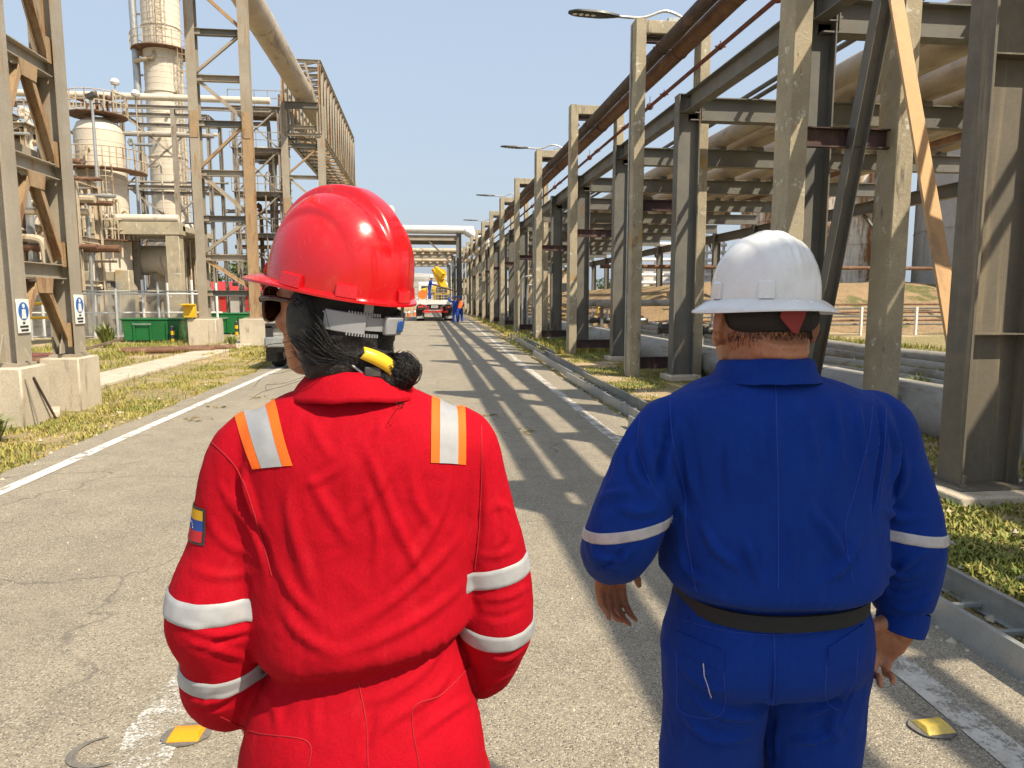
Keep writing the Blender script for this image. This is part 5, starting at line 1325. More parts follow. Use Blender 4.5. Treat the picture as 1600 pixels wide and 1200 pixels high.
class Cloth:
    def __init__(self, me, eye):
        self.me = me; self.eye = Vector(eye); self.refresh()
    def refresh(self):
        V = get_v(self.me); self.bvh = BVHTree.FromPolygons([tuple(v) for v in V], [tuple(p.vertices) for p in self.me.polygons])
    def hit(self, x, z):
        d = (Vector((x, 0, z)) - self.eye).normalized(); h = self.bvh.ray_cast(self.eye, d)
        return (h[0], h[1]) if h[0] is not None else (None, None)
    def line(self, pts, sub=6, off=0.0):
        out = []
        for x, z in catmull(pts, sub):
            p, n = self.hit(x, z)
            if p is not None: out.append(np.array(p + n * off))
        return np.array(out)
    def folds(self, specs):
        V = get_v(self.me); N = get_n(self.me); D = np.zeros(len(V))
        for pts, wid, amp in specs:
            P = self.line(pts, 5); wid = wid * 0.72
            if len(P) < 2: continue
            lo, hi = P.min(0) - wid * 4, P.max(0) + wid * 4; k = np.where(((V > lo) & (V < hi)).all(1))[0]
            if not len(k): continue
            d, t = seg_dist(V[k], P); s = d / wid
            tp = np.clip(np.minimum(t, 1 - t) * 2.4, 0, 1); tp = tp * tp * (3 - 2 * tp)
            D[k] += amp * tp * (np.exp(-np.abs(s) ** 1.35) - 0.34 * np.exp(-((s - 1.7) / 0.8) ** 2))
        set_v(self.me, V + N * D[:, None]); self.refresh()
    def ripple(self, amp, sc, fn=None, seed=0, stretch=(1, 1, 1)):
        V = get_v(self.me); N = get_n(self.me); D = np.empty(len(V))
        for i, v in enumerate(V):
            q = Vector((v[0] * sc * stretch[0], v[1] * sc * stretch[1], v[2] * sc * stretch[2] + seed))
            w = noise.noise(q); D[i] = noise.noise(q * 1.0 + Vector((w, w * .7, -w)) * 0.8 + Vector((11, 3, 7)))
        D = 1 - 2 * np.abs(D) ** 0.8 if fn == 'ridge' else D
        set_v(self.me, V + N * (amp * D)[:, None]); self.refresh()
    def seam(self, pts, r=0.0011, off=0.0004, sub=8):
        P = self.line(pts, sub, off); mb = MB()
        if len(P) > 2: mb.tube([tuple(p) for p in P], r, 5)
        return mb
    def patch(self, a, b, c, d, nu, nv, off):
        """sheet over the surface between corners a b (top) and d c (bottom), thickness off"""
        g = [];
        for j in range(nv + 1):
            for i in range(nu + 1):
                u, v = i / nu, j / nv
                x = (a[0] * (1 - u) + b[0] * u) * (1 - v) + (d[0] * (1 - u) + c[0] * u) * v; z = (a[1] * (1 - u) + b[1] * u) * (1 - v) + (d[1] * (1 - u) + c[1] * u) * v
                p, n = self.hit(x, z); g.append((p + n * off, p - n * .001))
        mb = MB(); w = nu + 1; top = [q[0] for q in g]; bot = [q[1] for q in g]; N_ = len(g)
        fs = [(j * w + i, j * w + i + 1, (j + 1) * w + i + 1, (j + 1) * w + i) for j in range(nv) for i in range(nu)]
        bd = [i for i in range(w)] + [j * w + nu for j in range(1, nv + 1)] + [nv * w + i for i in range(nu - 1, -1, -1)] + [j * w for j in range(nv - 1, 0, -1)]
        fs2 = [tuple(N_ + i for i in f[::-1]) for f in fs] + [(bd[i], bd[(i + 1) % len(bd)], N_ + bd[(i + 1) % len(bd)], N_ + bd[i]) for i in range(len(bd))]
        return mb.add(top + bot, fs + fs2)
    def band(self, c, axis, w, rmax, off=0.0032, n=90, a0=0, a1=2 * PI, bow=0.0, rows=9):
        """tape round a limb: rays cast from the limb's axis outwards"""
        ax = Vector(axis).normalized(); u = ax.cross(Vector((0, 1, 0))).normalized(); v = ax.cross(u).normalized(); c = Vector(c); mb = MB(); m = n + 1 if a1 - a0 < 6.2 else n
        grid = []
        for j in range(rows + 1):
            for k in range(m):
                an = a0 + (a1 - a0) * k / n; d = u * math.cos(an) + v * math.sin(an); o = c + ax * (w * (j / rows - .5) + bow * math.sin(an))
                h = self.bvh.ray_cast(o, d, rmax); p = h[0] if h[0] is not None else o + d * rmax * .8
                grid.append((p, d))
        # soften single rays that escaped
        for j in range(rows + 1): mb.v += [tuple(p + d * (off if 0 < j < rows else off * .2)) for p, d in grid[j * m:(j + 1) * m]]
        for j in range(rows):
            for k in range(n): mb.f.append((j * m + k, j * m + (k + 1) % m, (j + 1) * m + (k + 1) % m, (j + 1) * m + k))
        return mb

def place(me, name, m, parent, smooth=70):
    """link a mesh already in the parent's local space"""
    if smooth:
        me.polygons.foreach_set('use_smooth', [True] * len(me.polygons))
        if smooth < 180: me.set_sharp_from_angle(angle=R(smooth))
    me.materials.append(M[m]); o = bpy.data.objects.new(name, me); COL.objects.link(o); o.parent = parent; ORG[o.name] = (0, 0, 0); return o
def lbuild(mb, name, m, parent, smooth=60, bevel=0, seg=2, fix=True):
    me = bpy.data.meshes.new(name); me.from_pydata([tuple(p) for p in mb.v], [], mb.f); me.validate()
    if fix: fix_normals(me)
    o = place(me, name, m, parent, smooth)
    if bevel: md = o.modifiers.new('bevel', 'BEVEL'); md.width = bevel; md.segments = seg; md.limit_method = 'ANGLE'; md.angle_limit = R(40)
    return o
def xf(mb, mat):
    mb.v = [tuple(mat @ Vector(p)) for p in mb.v]; return mb

def hand(mb, wrist, d, palm, side, curl=(35, 35, 40, 45), s=1.0, spread=5, thumb=(30, 20)):
    """five fingers; d points along the fingers, palm is the palm's normal, side +1 puts the thumb on d x palm"""
    W = Vector(wrist); d = Vector(d).normalized(); pn = Vector(palm); pn = (pn - d * pn.dot(d)).normalized(); t = d.cross(pn).normalized() * side
    mb.tube([tuple(W - d * .030 * s), tuple(W), tuple(W + d * .025 * s)], [.022 * s, .024 * s, .027 * s], 14)
    lens = ((.046, .029, .023), (.050, .033, .025), (.047, .030, .024), (.037, .022, .020))
    for i in range(4):
        off = (.030 - .0205 * i) * s; k = W + d * ((.088, .092, .087, .078)[i] * s) + t * off * 1.06
        mb.tube([tuple(W + t * off * .65 + d * .005), tuple(W + d * .05 * s + t * off * .95), tuple(k)], [.017 * s, .0165 * s, .0115 * s], 10)
        dd = (d + t * math.tan(R(spread)) * (1.5 - i) / 1.5).normalized(); p = k; pts = [p]; rs = [.0105 * s]
        for j, l in enumerate(lens[i]):
            a = R(curl[i]) * (0.75, 1.05, 0.65)[j]; ax = dd.cross(pn).normalized(); dd = (Matrix.Rotation(a, 3, ax) @ dd).normalized()
            p = p + dd * l * s; pts.append(p); rs.append((.0093, .0085, .0066)[j] * s)
        mb.tube([tuple(q) for q in pts], rs, 10); ellipsoid(mb, pts[-1], (.0068 * s,) * 3, 8); ellipsoid(mb, pts[1], (.0096 * s,) * 3, 8); ellipsoid(mb, pts[2], (.0087 * s,) * 3, 8)
    b = W + d * .022 * s + t * .022 * s; dd = (d * math.cos(R(45)) + t * math.sin(R(45)) + pn * math.tan(R(thumb[0]))).normalized(); p = b; pts = [p]; rs = [.017 * s]
    for j, l in enumerate((.044, .034, .027)):
        p = p + dd * l * s; pts.append(p); rs.append((.0125, .0105, .0078)[j] * s); ax = t.cross(d).normalized(); dd = (Matrix.Rotation(R(thumb[1]), 3, dd.cross(d).normalized()) @ dd).normalized()
    mb.tube([tuple(q) for q in pts], rs, 10); ellipsoid(mb, pts[-1], (.008 * s,) * 3, 8)

def head_shape(mb, mat, s=1.0, jaw=1.0, neck=.055, neck_len=.20):
    rows = [(.118, -.018, -.012, .012), (.112, -.052, .035, .042), (.098, -.078, .066, .060), (.070, -.097, .086, .072), (.035, -.104, .094, .077), (.0, -.103, .091, .077),
            (-.022, -.098, .087, .075), (-.045, -.088, .088, .071), (-.068, -.070, .089, .064), (-.088, -.045, .086, .055), (-.106, -.012, .082, .043), (-.118, .022, .072, .028), (-.122, .04, .06, .012)]
    q = MB(); B = catmull([[r_[0], (r_[1] + r_[2]) / 2, (r_[2] - r_[1]) / 2, r_[3]] for r_ in rows], 3)
    loft(q, [sup_ring(0, p[1] * s, p[0] * s, p[3] * s * (jaw if p[0] < -.03 else 1), p[2] * s, p[2] * s, 2.15, 32) for p in B])
    ellipsoid(q, (0, .094 * s, -.02 * s), (.012 * s, .016 * s, .026 * s), 12); ellipsoid(q, (0, .106 * s, -.036 * s), (.014 * s, .014 * s, .011 * s), 12)
    for sx in (-1, 1):
        ellipsoid(q, (sx * .010 * s, .101 * s, -.041 * s), (.008 * s, .009 * s, .008 * s), 10)
        ellipsoid(q, (sx * .030 * s, .078 * s, .016 * s), (.022 * s, .012 * s, .008 * s), 12)
        ellipsoid(q, (sx * .040 * s, .066 * s, -.030 * s), (.022 * s, .018 * s, .018 * s), 12)
        ellipsoid(q, (sx * .080 * s, -.008 * s, -.016 * s), (.010 * s, .020 * s, .033 * s), 12, Matrix.Rotation(R(14 * sx), 3, 'Z') @ Matrix.Rotation(R(-10), 3, 'X'))
        ellipsoid(q, (sx * .087 * s, -.018 * s, -.006 * s), (.005 * s, .015 * s, .026 * s), 12, Matrix.Rotation(R(24 * sx), 3, 'Z'))
    ellipsoid(q, (0, .090 * s, -.068 * s), (.022 * s, .012 * s, .0065 * s), 12); ellipsoid(q, (0, .088 * s, -.078 * s), (.019 * s, .012 * s, .007 * s), 12); ellipsoid(q, (0, .074 * s, -.106 * s), (.022 * s, .017 * s, .014 * s), 12)
    xf(q, mat); mb.add(q.v, q.f)

# ---------------------------------------------------------------- materials of the people
def fabric(name, c1, c2, sheen=0.15, weave=900, rough=0.82):
    t = NT(name); c = t.mix(t.ramp(t.noise(5, 5, .65), .3, .7), c1, c2); c = t.mix(t.ramp(t.noise(2.2, 4, .6), .5, .75, 0, .35), c, tuple(q * .72 for q in c1)); c = t.mix(t.ramp(t.noise(1.0, 4, .7, t.map((30, 30, 9))), .56, .75, 0, .30), c, tuple(q * 1.18 + .012 for q in c2))
    c = t.mix(1.0, c, t.ramp(t.noise(260, 3, .7), .3, .7, .90, 1.10), 'MULTIPLY')
    t.col(c).rough(rough).set(Sheen_Weight=sheen, Sheen_Roughness=.5, Specular_IOR_Level=.12)
    wv = t.n('ShaderNodeTexWave', wave_type='BANDS', bands_direction='DIAGONAL'); wv.inputs['Scale'].default_value = weave * .35; wv.inputs['Distortion'].default_value = 1.5; t.l(t.co, wv.inputs['Vector'])
    h = t.math('ADD', t.math('MULTIPLY', wv.outputs['Fac'], .05), t.math('ADD', t.noise(38, 6, .65, t.map((1, 1, .7)), .6), t.math('MULTIPLY', t.noise(400, 3, .7), .12)))
    t.bump(h, .5, .004); return t
fabric('red_cloth', (0.42, 0.002, 0.012), (0.36, 0.002, 0.010), sheen=.0)
fabric('blue_cloth', (0.003, 0.026, 0.195), (0.005, 0.034, 0.235), sheen=.03)
t = NT('blue_thread'); t.col((0.014, 0.045, 0.32)).rough(.8)
t = NT('red_thread'); t.col((0.34, 0.004, 0.012)).rough(.8)
t = NT('reflective_tape'); c = t.mix(t.ramp(t.noise(25, 4), .35, .7), (0.37, 0.375, 0.385), (0.31, 0.315, 0.325)); t.col(c).rough(.45).bump(t.voro(700), .15, .001)
t = NT('dull_tape'); c = t.mix(t.ramp(t.noise(30, 5, .7), .35, .7), (0.50, 0.48, 0.48), (0.36, 0.34, 0.34)); t.col(c).rough(.6).bump(t.voro(600), .2, .001)
t = NT('hivis_orange'); t.col((0.80, 0.13, 0.004)).rough(.75).bump(t.noise(500, 2), .2, .001)
t = NT('skin_tan'); c = t.mix(t.ramp(t.noise(14, 5, .6), .3, .7), (0.43, 0.19, 0.095), (0.33, 0.125, 0.06)); c = t.mix(t.ramp(t.noise(45, 4, .7), .55, .75, 0, .5), c, (0.36, 0.13, 0.07)); c = t.mix(t.ramp(t.noise(120, 3), .4, .8), c, (0.26, 0.10, 0.05))
t.col(c).rough(.5).bump(t.noise(220, 4, .7), .25, .0015); t.b.inputs['Subsurface Weight'].default_value = .15; t.b.inputs['Subsurface Radius'].default_value = (.012, .004, .002); t.b.inputs['Subsurface Scale'].default_value = 1.0
t = NT('black_hair'); h = t.noise(1.0, 6, .7, t.map((260, 40, 260)), .5); t.col(t.mix(t.ramp(h, .35, .75), (0.004, 0.0035, 0.0035), (0.014, 0.012, 0.011))).rough(.42).bump(h, .9, .004)
t = NT('short_hair'); h = t.noise(500, 3, .7); t.col((0.018, 0.014, 0.012)).rough(.7).bump(h, .8, .003)
def shell_plastic(name, c1, c2, dust):
    t = NT(name); c = t.mix(t.ramp(t.noise(14, 5, .7), .45, .8), c1, c2)
    sc1 = t.ramp(t.noise(1.0, 3, .6, t.map((420, 30, 60)), .3), .66, .70); sc2 = t.ramp(t.noise(1.0, 3, .6, t.map((40, 380, 90)), .3), .67, .71); pat = t.ramp(t.noise(9, 3), .48, .62)
    sc = t.math('MULTIPLY', t.math('MAXIMUM', sc1, sc2), pat); du = t.ramp(t.noise(22, 6, .75), .52, .80, 0, .30)
    c = t.mix(du, c, dust); c = t.mix(t.math('MULTIPLY', sc, .45), c, tuple(q * .6 + .12 for q in c1))
    t.col(c).rough(t.math('ADD', t.ramp(t.noise(12, 5, .7), .35, .75, .14, .36), t.math('MULTIPLY', sc, .3))).bump(t.noise(25, 2), .03, .002); return t
t = shell_plastic('red_plastic', (0.55, 0.005, 0.010), (0.47, 0.008, 0.012), (0.50, 0.10, 0.08)); t.set(Coat_Weight=.25, Coat_Roughness=.08)
t = shell_plastic('white_plastic', (0.74, 0.74, 0.73), (0.66, 0.645, 0.61), (0.48, 0.44, 0.37)); t.set(Coat_Weight=.15, Coat_Roughness=.1)
t = NT('grey_plastic'); t.col((0.30, 0.305, 0.32)).rough(.45).bump(t.noise(300, 2), .1, .001)
t = NT('blue_plastic'); t.col((0.02, 0.08, 0.30)).rough(.35)
t = NT('yellow_plastic'); t.col((0.80, 0.50, 0.03)).rough(.35).bump(t.noise(30, 4), .2, .003)
t = NT('tortoise_plastic'); t.col(t.mix(t.ramp(t.noise(60, 3), .4, .65), (0.03, 0.010, 0.008), (0.10, 0.035, 0.02))).rough(.15)
t = NT('dark_lens'); t.col((0.02, 0.008, 0.007)).rough(.06); t.set(Specular_IOR_Level=.7)
t = NT('black_elastic'); t.col((0.014, 0.015, 0.015)).rough(.85).bump(t.noise(1.0, 2, .6, t.map((40, 40, 900))), .5, .001)
t = NT('strap_red'); t.col((0.24, 0.02, 0.018)).rough(.6)
t = NT('flag_yellow'); t.col((0.62, 0.33, 0.01)).rough(.8)
t = NT('flag_blue'); t.col((0.012, 0.055, 0.27)).rough(.8)
t = NT('flag_red'); t.col((0.45, 0.012, 0.02)).rough(.8)
t = NT('boot_leather'); t.col((0.03, 0.024, 0.02)).rough(.55).bump(t.noise(90, 4), .3, .002)

def boots(parent, xs, ys):
    for x, y in zip(xs, ys):
        mb = MB(); limb(mb, [(x, y - .03, .30, .055), (x, y - .03, .12, .056), (x, y - .01, .07, .052)]); ellipsoid(mb, (x, y + .06, .055), (.050, .125, .050), 20); mb.box((x, y + .05, .014), (.095, .28, .028))
        me = voxel(mb, .008); relax(me, 3); place(me, 'boot', 'boot_leather', parent, 180)

def helmet_shape(hw, hl, hh, brim, n=120, m=46, ridges=None, tail=.012, curve=0.0, lip=.004):
    """dome with relief plus a brim; brim(a) gives width and drop at azimuth a (0 = front)"""
    V = []; F = []
    for j in range(m + 1):
        s = j / m; ph = s * PI / 2
        for k in range(n):
            a = 2 * PI * k / n; sx, cy = math.sin(a), math.cos(a)
            r_ = math.sin(ph) ** .92; z = hh * max(0, math.cos(ph)) ** .80
            x = hw * r_ * sx; y = hl * r_ * cy
            if ridges: x, y, z = ridges(x, y, z, a, s)
            V.append((x, y, z))
    cnt = m + 1
    for u in (.15, .4, .7, 1.0):
        for k in range(n):
            a = 2 * PI * k / n; w, dr = brim(a); x, y, z = V[m * n + k]; L = math.hypot(x, y)
            V.append((x + x / L * w * u, y + y / L * w * u, z - dr * u ** 1.3 - curve * u * u))
        cnt += 1
    for k in range(n):
        x, y, z = V[(cnt - 1) * n + k]; V.append((x, y, z - lip))
    cnt += 1
    for k in range(n):   # inner edge of the shell, then inside of the dome
        x, y, z = V[m * n + k]; V.append((x * .965, y * .965, z - lip - .001))
    cnt += 1
    for j in range(m - 1, 0, -3):
        for k in range(n):
            x, y, z = V[j * n + k]; V.append((x * .96, y * .96, z - .004))
        cnt += 1
    for j in range(cnt - 1):
        for k in range(n): F.append((j * n + k, j * n + (k + 1) % n, (j + 1) * n + (k + 1) % n, (j + 1) * n + k))
    F.append(tuple((cnt - 1) * n + k for k in range(n)))
    mb = MB(); mb.v = V; mb.f = F; return mb

# ================================================================ the woman in red
WX, WY = -0.115, 1.20
PW = thing('person', 'person in red coverall and red helmet walking away, looking to the left, hands in pockets', 'person', (WX, WY, 0))
eyeW = (-WX, -WY, 1.58)
TH = R(57); HW = Matrix.Translation((-.034, .015, 1.565)) @ Matrix.Rotation(TH, 4, 'Z') @ Matrix.Rotation(R(5), 4, 'X')
# -- coverall
mb = MB()
torso(mb, [(1.455, 0, .0, .062, .060, .062), (1.435, 0, .0, .088, .066, .070), (1.410, 0, -.004, .135, .074, .082), (1.380, 0, -.006, .178, .085, .098), (1.335, 0, -.004, .200, .100, .112), (1.27, 0, .0, .202, .112, .120),
           (1.18, 0, .0, .196, .118, .124), (1.11, .0, .0, .190, .118, .130), (1.050, .002, .0, .186, .116, .142, .06), (1.014, .004, .0, .182, .114, .144, .10), (.992, .004, .0, .168, .108, .124, .14), (.977, .004, .0, .154, .102, .106, .15), (.950, .002, .0, .164, .104, .116, .10),
           (.885, 0, .0, .190, .112, .142), (.82, 0, .0, .208, .118, .156), (.75, 0, .0, .214, .12, .152), (.69, 0, .0, .212, .12, .140)], sub=6)
limb(mb, [(-.140, .0, 1.352, .056), (-.174, .0, 1.322, .066), (-.190, .0, 1.26, .068), (-.206, -.003, 1.17, .070), (-.228, -.012, 1.10, .078), (-.236, -.015, 1.05, .081), (-.235, .0, .99, .068), (-.242, .03, .915, .072), (-.240, .055, .872, .066), (-.222, .085, .835, .046)])
limb(mb, [(.140, .0, 1.355, .056), (.172, .0, 1.326, .066), (.187, .004, 1.26, .067), (.214, .010, 1.16, .068), (.234, .018, 1.07, .069), (.238, .02, 1.00, .068), (.234, .05, .94, .060), (.222, .09, .875, .052), (.205, .115, .838, .042)])
limb(mb, [(-.105, -.005, .74, .118), (-.108, .0, .60, .108), (-.11, .01, .45, .09), (-.11, .0, .25, .082), (-.11, -.02, .12, .085)])
limb(mb, [(.105, -.005, .74, .118), (.108, .02, .60, .108), (.11, .03, .45, .09), (.11, .03, .25, .082), (.11, .03, .12, .085)])
me = voxel(mb, .0055); relax(me, 7)
CW = Cloth(me, eyeW)
CW.ripple(.0035, 7.5, seed=3); CW.ripple(.0018, 17, seed=8, stretch=(1, 1, .6))
WF = [
 ([(-0.1720, 1.3440), (-0.1950, 1.2960), (-0.1820, 1.2250), (-0.1560, 1.1570), (-0.1460, 1.0770)], .010, -.011), ([(-0.2130, 1.3450), (-0.1830, 1.2630), (-0.1690, 1.1800), (-0.1550, 1.1120)], .012, .006), ([(-0.2330, 1.2920), (-0.1980, 1.2250), (-0.1660, 1.1850)], .010, .005), ([(-0.2530, 1.2280), (-0.2180, 1.1710), (-0.1620, 1.1460)], .010, .004),
 ([(-0.1140, 1.3050), (-0.1150, 1.2220), (-0.0970, 1.1320), (-0.0700, 1.0390)], .014, .006), ([(-0.0930, 1.3100), (-0.0490, 1.2200), (-0.0030, 1.1390)], .011, .005), ([(-0.0130, 1.3790), (0.0230, 1.3060), (0.0550, 1.2160), (0.0950, 1.1230), (0.1390, 1.0620)], .010, .006), ([(0.0660, 1.3390), (0.0430, 1.2730), (-0.0010, 1.2180), (-0.0440, 1.1860)], .010, .005), ([(-0.0200, 1.3080), (-0.0580, 1.2780), (-0.0950, 1.2660)], .008, .006),
 ([(0.0010, 1.2850), (0.0210, 1.2280), (0.0300, 1.1600), (0.0170, 1.0690)], .009, .005), ([(0.0870, 1.3270), (0.0970, 1.2370), (0.1400, 1.1670)], .011, .005), ([(0.1520, 1.3030), (0.1400, 1.2130), (0.0840, 1.1230), (0.0220, 1.0450)], .012, .0065), ([(0.1900, 1.1880), (0.1280, 1.1210), (0.0500, 1.0550), (-0.0500, 0.9910)], .012, .007), ([(0.1930, 1.0950), (0.1270, 1.0390), (0.0260, 0.9860), (-0.0730, 0.9570)], .012, .006),
 ([(-0.1440, 1.0770), (-0.1040, 1.0060), (-0.0290, 0.9550)], .012, .006), ([(-0.1460, 1.1570), (-0.1120, 1.0760), (-0.0500, 1.0090)], .011, .005), ([(-0.0800, 1.3960), (-0.0610, 1.3420), (-0.0310, 1.2970)], .010, .004), ([(0.0460, 1.3940), (0.0340, 1.3390), (0.0120, 1.2960)], .009, .004),
 ([(0.2050, 1.3350), (0.2090, 1.2560), (0.2010, 1.1640), (0.1930, 1.0950)], .009, -.008), ([(0.2290, 1.2550), (0.2520, 1.1740), (0.2180, 1.1290)], .009, .005), ([(0.2130, 1.2100), (0.2520, 1.2200), (0.2770, 1.1730)], .008, .004), ([(0.1950, 1.1360), (0.2350, 1.1300), (0.2860, 1.1490)], .008, .004),
 ([(-0.3090, 1.0470), (-0.2510, 1.0130), (-0.1720, 1.0190)], .008, .006), ([(-0.3030, 1.0070), (-0.2420, 0.9860), (-0.1800, 0.9590)], .009, .006), ([(-0.2840, 0.9770), (-0.2310, 1.0020), (-0.1730, 1.0100)], .008, -.004), ([(-0.3040, 0.9010), (-0.2520, 0.8940), (-0.1980, 0.9130)], .009, .007), ([(-0.2890, 0.8790), (-0.2420, 0.8810), (-0.2090, 0.8960)], .007, -.005), ([(-0.2590, 0.8650), (-0.2650, 0.9060), (-0.2390, 0.9340)], .007, .004), ([(-0.2910, 1.1410), (-0.2360, 1.1160), (-0.1580, 1.1230)], .010, .004),
 ([(0.1890, 1.0540), (0.2460, 1.0510), (0.2980, 1.0720)], .008, .005), ([(0.1920, 1.0300), (0.2400, 1.0150), (0.2950, 1.0360)], .007, -.004), ([(0.2060, 0.9510), (0.2520, 0.9360), (0.2980, 0.9640)], .009, .006), ([(0.2000, 0.9150), (0.2460, 0.9120), (0.2810, 0.9340)], .008, -.005), ([(0.2070, 0.8720), (0.2340, 0.8950), (0.2630, 0.9050)], .007, .004),
 ([(0.1490, 0.9790), (0.1030, 0.9220), (0.0350, 0.8790), (-0.0320, 0.8710)], .010, .005), ([(0.1660, 0.9420), (0.1250, 0.8840), (0.0570, 0.8410), (-0.0120, 0.7850)], .011, .006), ([(0.1940, 0.8670), (0.1360, 0.8350), (0.0550, 0.7670)], .010, .005), ([(-0.1820, 0.9180), (-0.1520, 0.8690), (-0.1440, 0.7960)], .012, .004), ([(-0.0750, 0.9040), (-0.0870, 0.8520), (-0.0790, 0.7790)], .010, .003), ([(0.0230, 0.8550), (0.0050, 0.8080), (-0.0010, 0.7540)], .009, -.006)]
for i in range(34):
    xw = 408 + i * 8.8 + random.uniform(-3, 3); yw = WAISTY(xw)
    WF.append(([WPT(xw, yw - 16), WPT(xw + random.uniform(-3, 3), yw), WPT(xw + random.uniform(-4, 4), yw + 20)], .0045, random.uniform(.002, .004)))
CW.folds(WF); relax(me, 1); CW.refresh(); CW.ripple(.0011, 24, 'ridge', seed=21, stretch=(1, 1, .55))
CW.refresh()
cov = place(me, 'coverall', 'red_cloth', PW, 180)
# -- seams, pocket, tapes
for pts in ([(-0.2350, 1.3460), (-0.1950, 1.2960), (-0.1700, 1.2130), (-0.1480, 1.1120)], [(0.2100, 1.3630), (0.2100, 1.2790), (0.2050, 1.1760), (0.1970, 1.1060)], [(-0.0090, 0.9120), (0.0030, 0.8330), (0.0040, 0.7500)], [(-0.2430, 0.8640), (-0.1860, 0.8300), (-0.1000, 0.8070), (-0.0990, 0.7580)], [(0.1880, 0.9280), (0.1360, 0.8770), (0.0850, 0.8510), (0.0950, 0.7420)]):
    q = CW.seam(pts)
    if q.v: lbuild(q, 'seam', 'red_thread', cov, fix=False)
for c, ax, w in (((-.230, -.012, 1.092), (.06, -.06, 1), .036), ((-.240, .02, .955), (.03, -.16, 1), .033), ((.228, .014, 1.112), (-.14, -.05, 1), .034), ((.238, .022, 1.005), (.02, -.25, 1), .033)):
    lbuild(CW.band(c, ax, w, .115), 'reflective_band', 'reflective_tape', cov, 180)
def strap(cloth, parent, xt, xb, zt, zb, wid):
    """tape over a shoulder: rays cast from inside the shoulder outwards, running from the chest over to the back"""
    for k, (u0, u1, m) in enumerate(((0, .24, 'hivis_orange'), (.24, .76, 'reflective_tape'), (.76, 1, 'hivis_orange'))):
        mb = MB(); nv, nu = 26, 4; g = []
        for j in range(nv + 1):
            an = R(52) + R(106) * j / nv; s = min(1, max(0, (j / nv - .3) / .7))
            for i in range(nu + 1):
                u = u0 + (u1 - u0) * i / nu; x = (xt + (xb - xt) * s) + wid * (u - .5)
                o = Vector((x, -.005, 1.285)); d = Vector((0, math.cos(an), math.sin(an))); h = cloth.bvh.ray_cast(o, d, .4); g.append(h[0] + h[1] * (.0022 if k == 1 else .0016))
        w_ = nu + 1; fs = [(j * w_ + i, j * w_ + i + 1, (j + 1) * w_ + i + 1, (j + 1) * w_ + i) for j in range(nv) for i in range(nu)]
        mb.add(g, fs); lbuild(mb, 'shoulder_tape', m, parent, 180, fix=False)
strap(CW, cov, -.168, -.118, 1.385, 1.32, .064); strap(CW, cov, .154, .150, 1.385, 1.32, .056)
# flag patch on the left sleeve
axp = Vector((0, 0, 1)); fp_ = MB()
def sleeve_patch(cloth, c, a0, a1, z0, z1, off, nu=8, nv=4):
    mb = MB(); g = []
    for j in range(nv + 1):
        for i in range(nu + 1):
            an = a0 + (a1 - a0) * i / nu; o = Vector((c[0], c[1], z0 + (z1 - z0) * j / nv)); d = Vector((math.cos(an), math.sin(an), 0)); h = cloth.bvh.ray_cast(o, d, .12)
            p = h[0] if h[0] is not None else o + d * .07; g.append(p + d * off)
    w_ = nu + 1; mb.add(g, [(j * w_ + i, j * w_ + i + 1, (j + 1) * w_ + i + 1, (j + 1) * w_ + i) for j in range(nv) for i in range(nu)]); return mb
cA = (-.196, 0); A0, A1 = R(186), R(240)
lbuild(sleeve_patch(CW, cA, A0, A1, 1.192, 1.250, .0018), 'flag_border', 'sign_black', cov, 180, fix=False)
for nm, m, z0, z1 in (('flag_stripe', 'flag_yellow', 1.230, 1.246), ('flag_stripe', 'flag_blue', 1.213, 1.230), ('flag_stripe', 'flag_red', 1.196, 1.213)):
    lbuild(sleeve_patch(CW, cA, A0 + R(3), A1 - R(4), z0, z1, .0028), nm, m, cov, 180, fix=False)
for k in range(7):
    a = PI * (k + .5) / 7; an = R(210) + R(9) * math.cos(a)
    lbuild(sleeve_patch(CW, cA, an - R(1.2), an + R(1.2), 1.214 + .010 * math.sin(a), 1.2165 + .010 * math.sin(a), .0036, 1, 1), 'flag_star', 'sign_white', cov, 180, fix=False)
# collar
mb = MB(); n = 48
prof = [(.072, .062, 1.425), (.070, .060, 1.448), (.073, .065, 1.464), (.080, .074, 1.466), (.091, .085, 1.454), (.105, .098, 1.432), (.110, .102, 1.424), (.106, .098, 1.422)]
rings = []
for rx, ry, z in prof:
    rings.append([(rx * math.sin(2 * PI * k / n) + .002 * noise.noise(Vector((k * .4, z * 40, 0))), -ry * math.cos(2 * PI * k / n) - .004, z - .016 * (1 - math.cos(2 * PI * k / n)) / 2 - .006 * abs(math.sin(2 * PI * k / n)) + .003 * noise.noise(Vector((k * .3, 5, z * 20)))) for k in range(n)])
loft(mb, rings); mb.f = mb.f[:-2]; lbuild(mb, 'collar', 'red_cloth', cov, 180, fix=True)
# -- body
mb = MB(); NE = .052
torso(mb, [(1.44, 0, .0, .055, .055, .055), (1.40, 0, 0, .12, .06, .065), (1.36, 0, 0, .15, .07, .08), (1.25, 0, 0, .16, .085, .09), (1.1, 0, 0, .145, .085, .09), (.97, 0, 0, .13, .08, .085), (.88, 0, 0, .15, .085, .10), (.78, 0, 0, .165, .085, .10)], n=28, sub=3)
for s in (-1, 1):
    limb(mb, [(s * .09, 0, .80, .085), (s * .105, .005, .55, .065), (s * .11, .01, .3, .05), (s * .11, .0, .10, .04)], 16, 3)
limb(mb, [(-.15, 0, 1.34, .045), (-.188, 0, 1.25, .04), (-.23, -.01, 1.06, .035), (-.24, .03, .93, .03), (-.225, .075, .85, .025)], 14, 4)
limb(mb, [(.15, 0, 1.34, .045), (.188, 0, 1.25, .04), (.236, .02, 1.0, .035), (.23, .08, .89, .03), (.205, .115, .84, .025)], 14, 4)
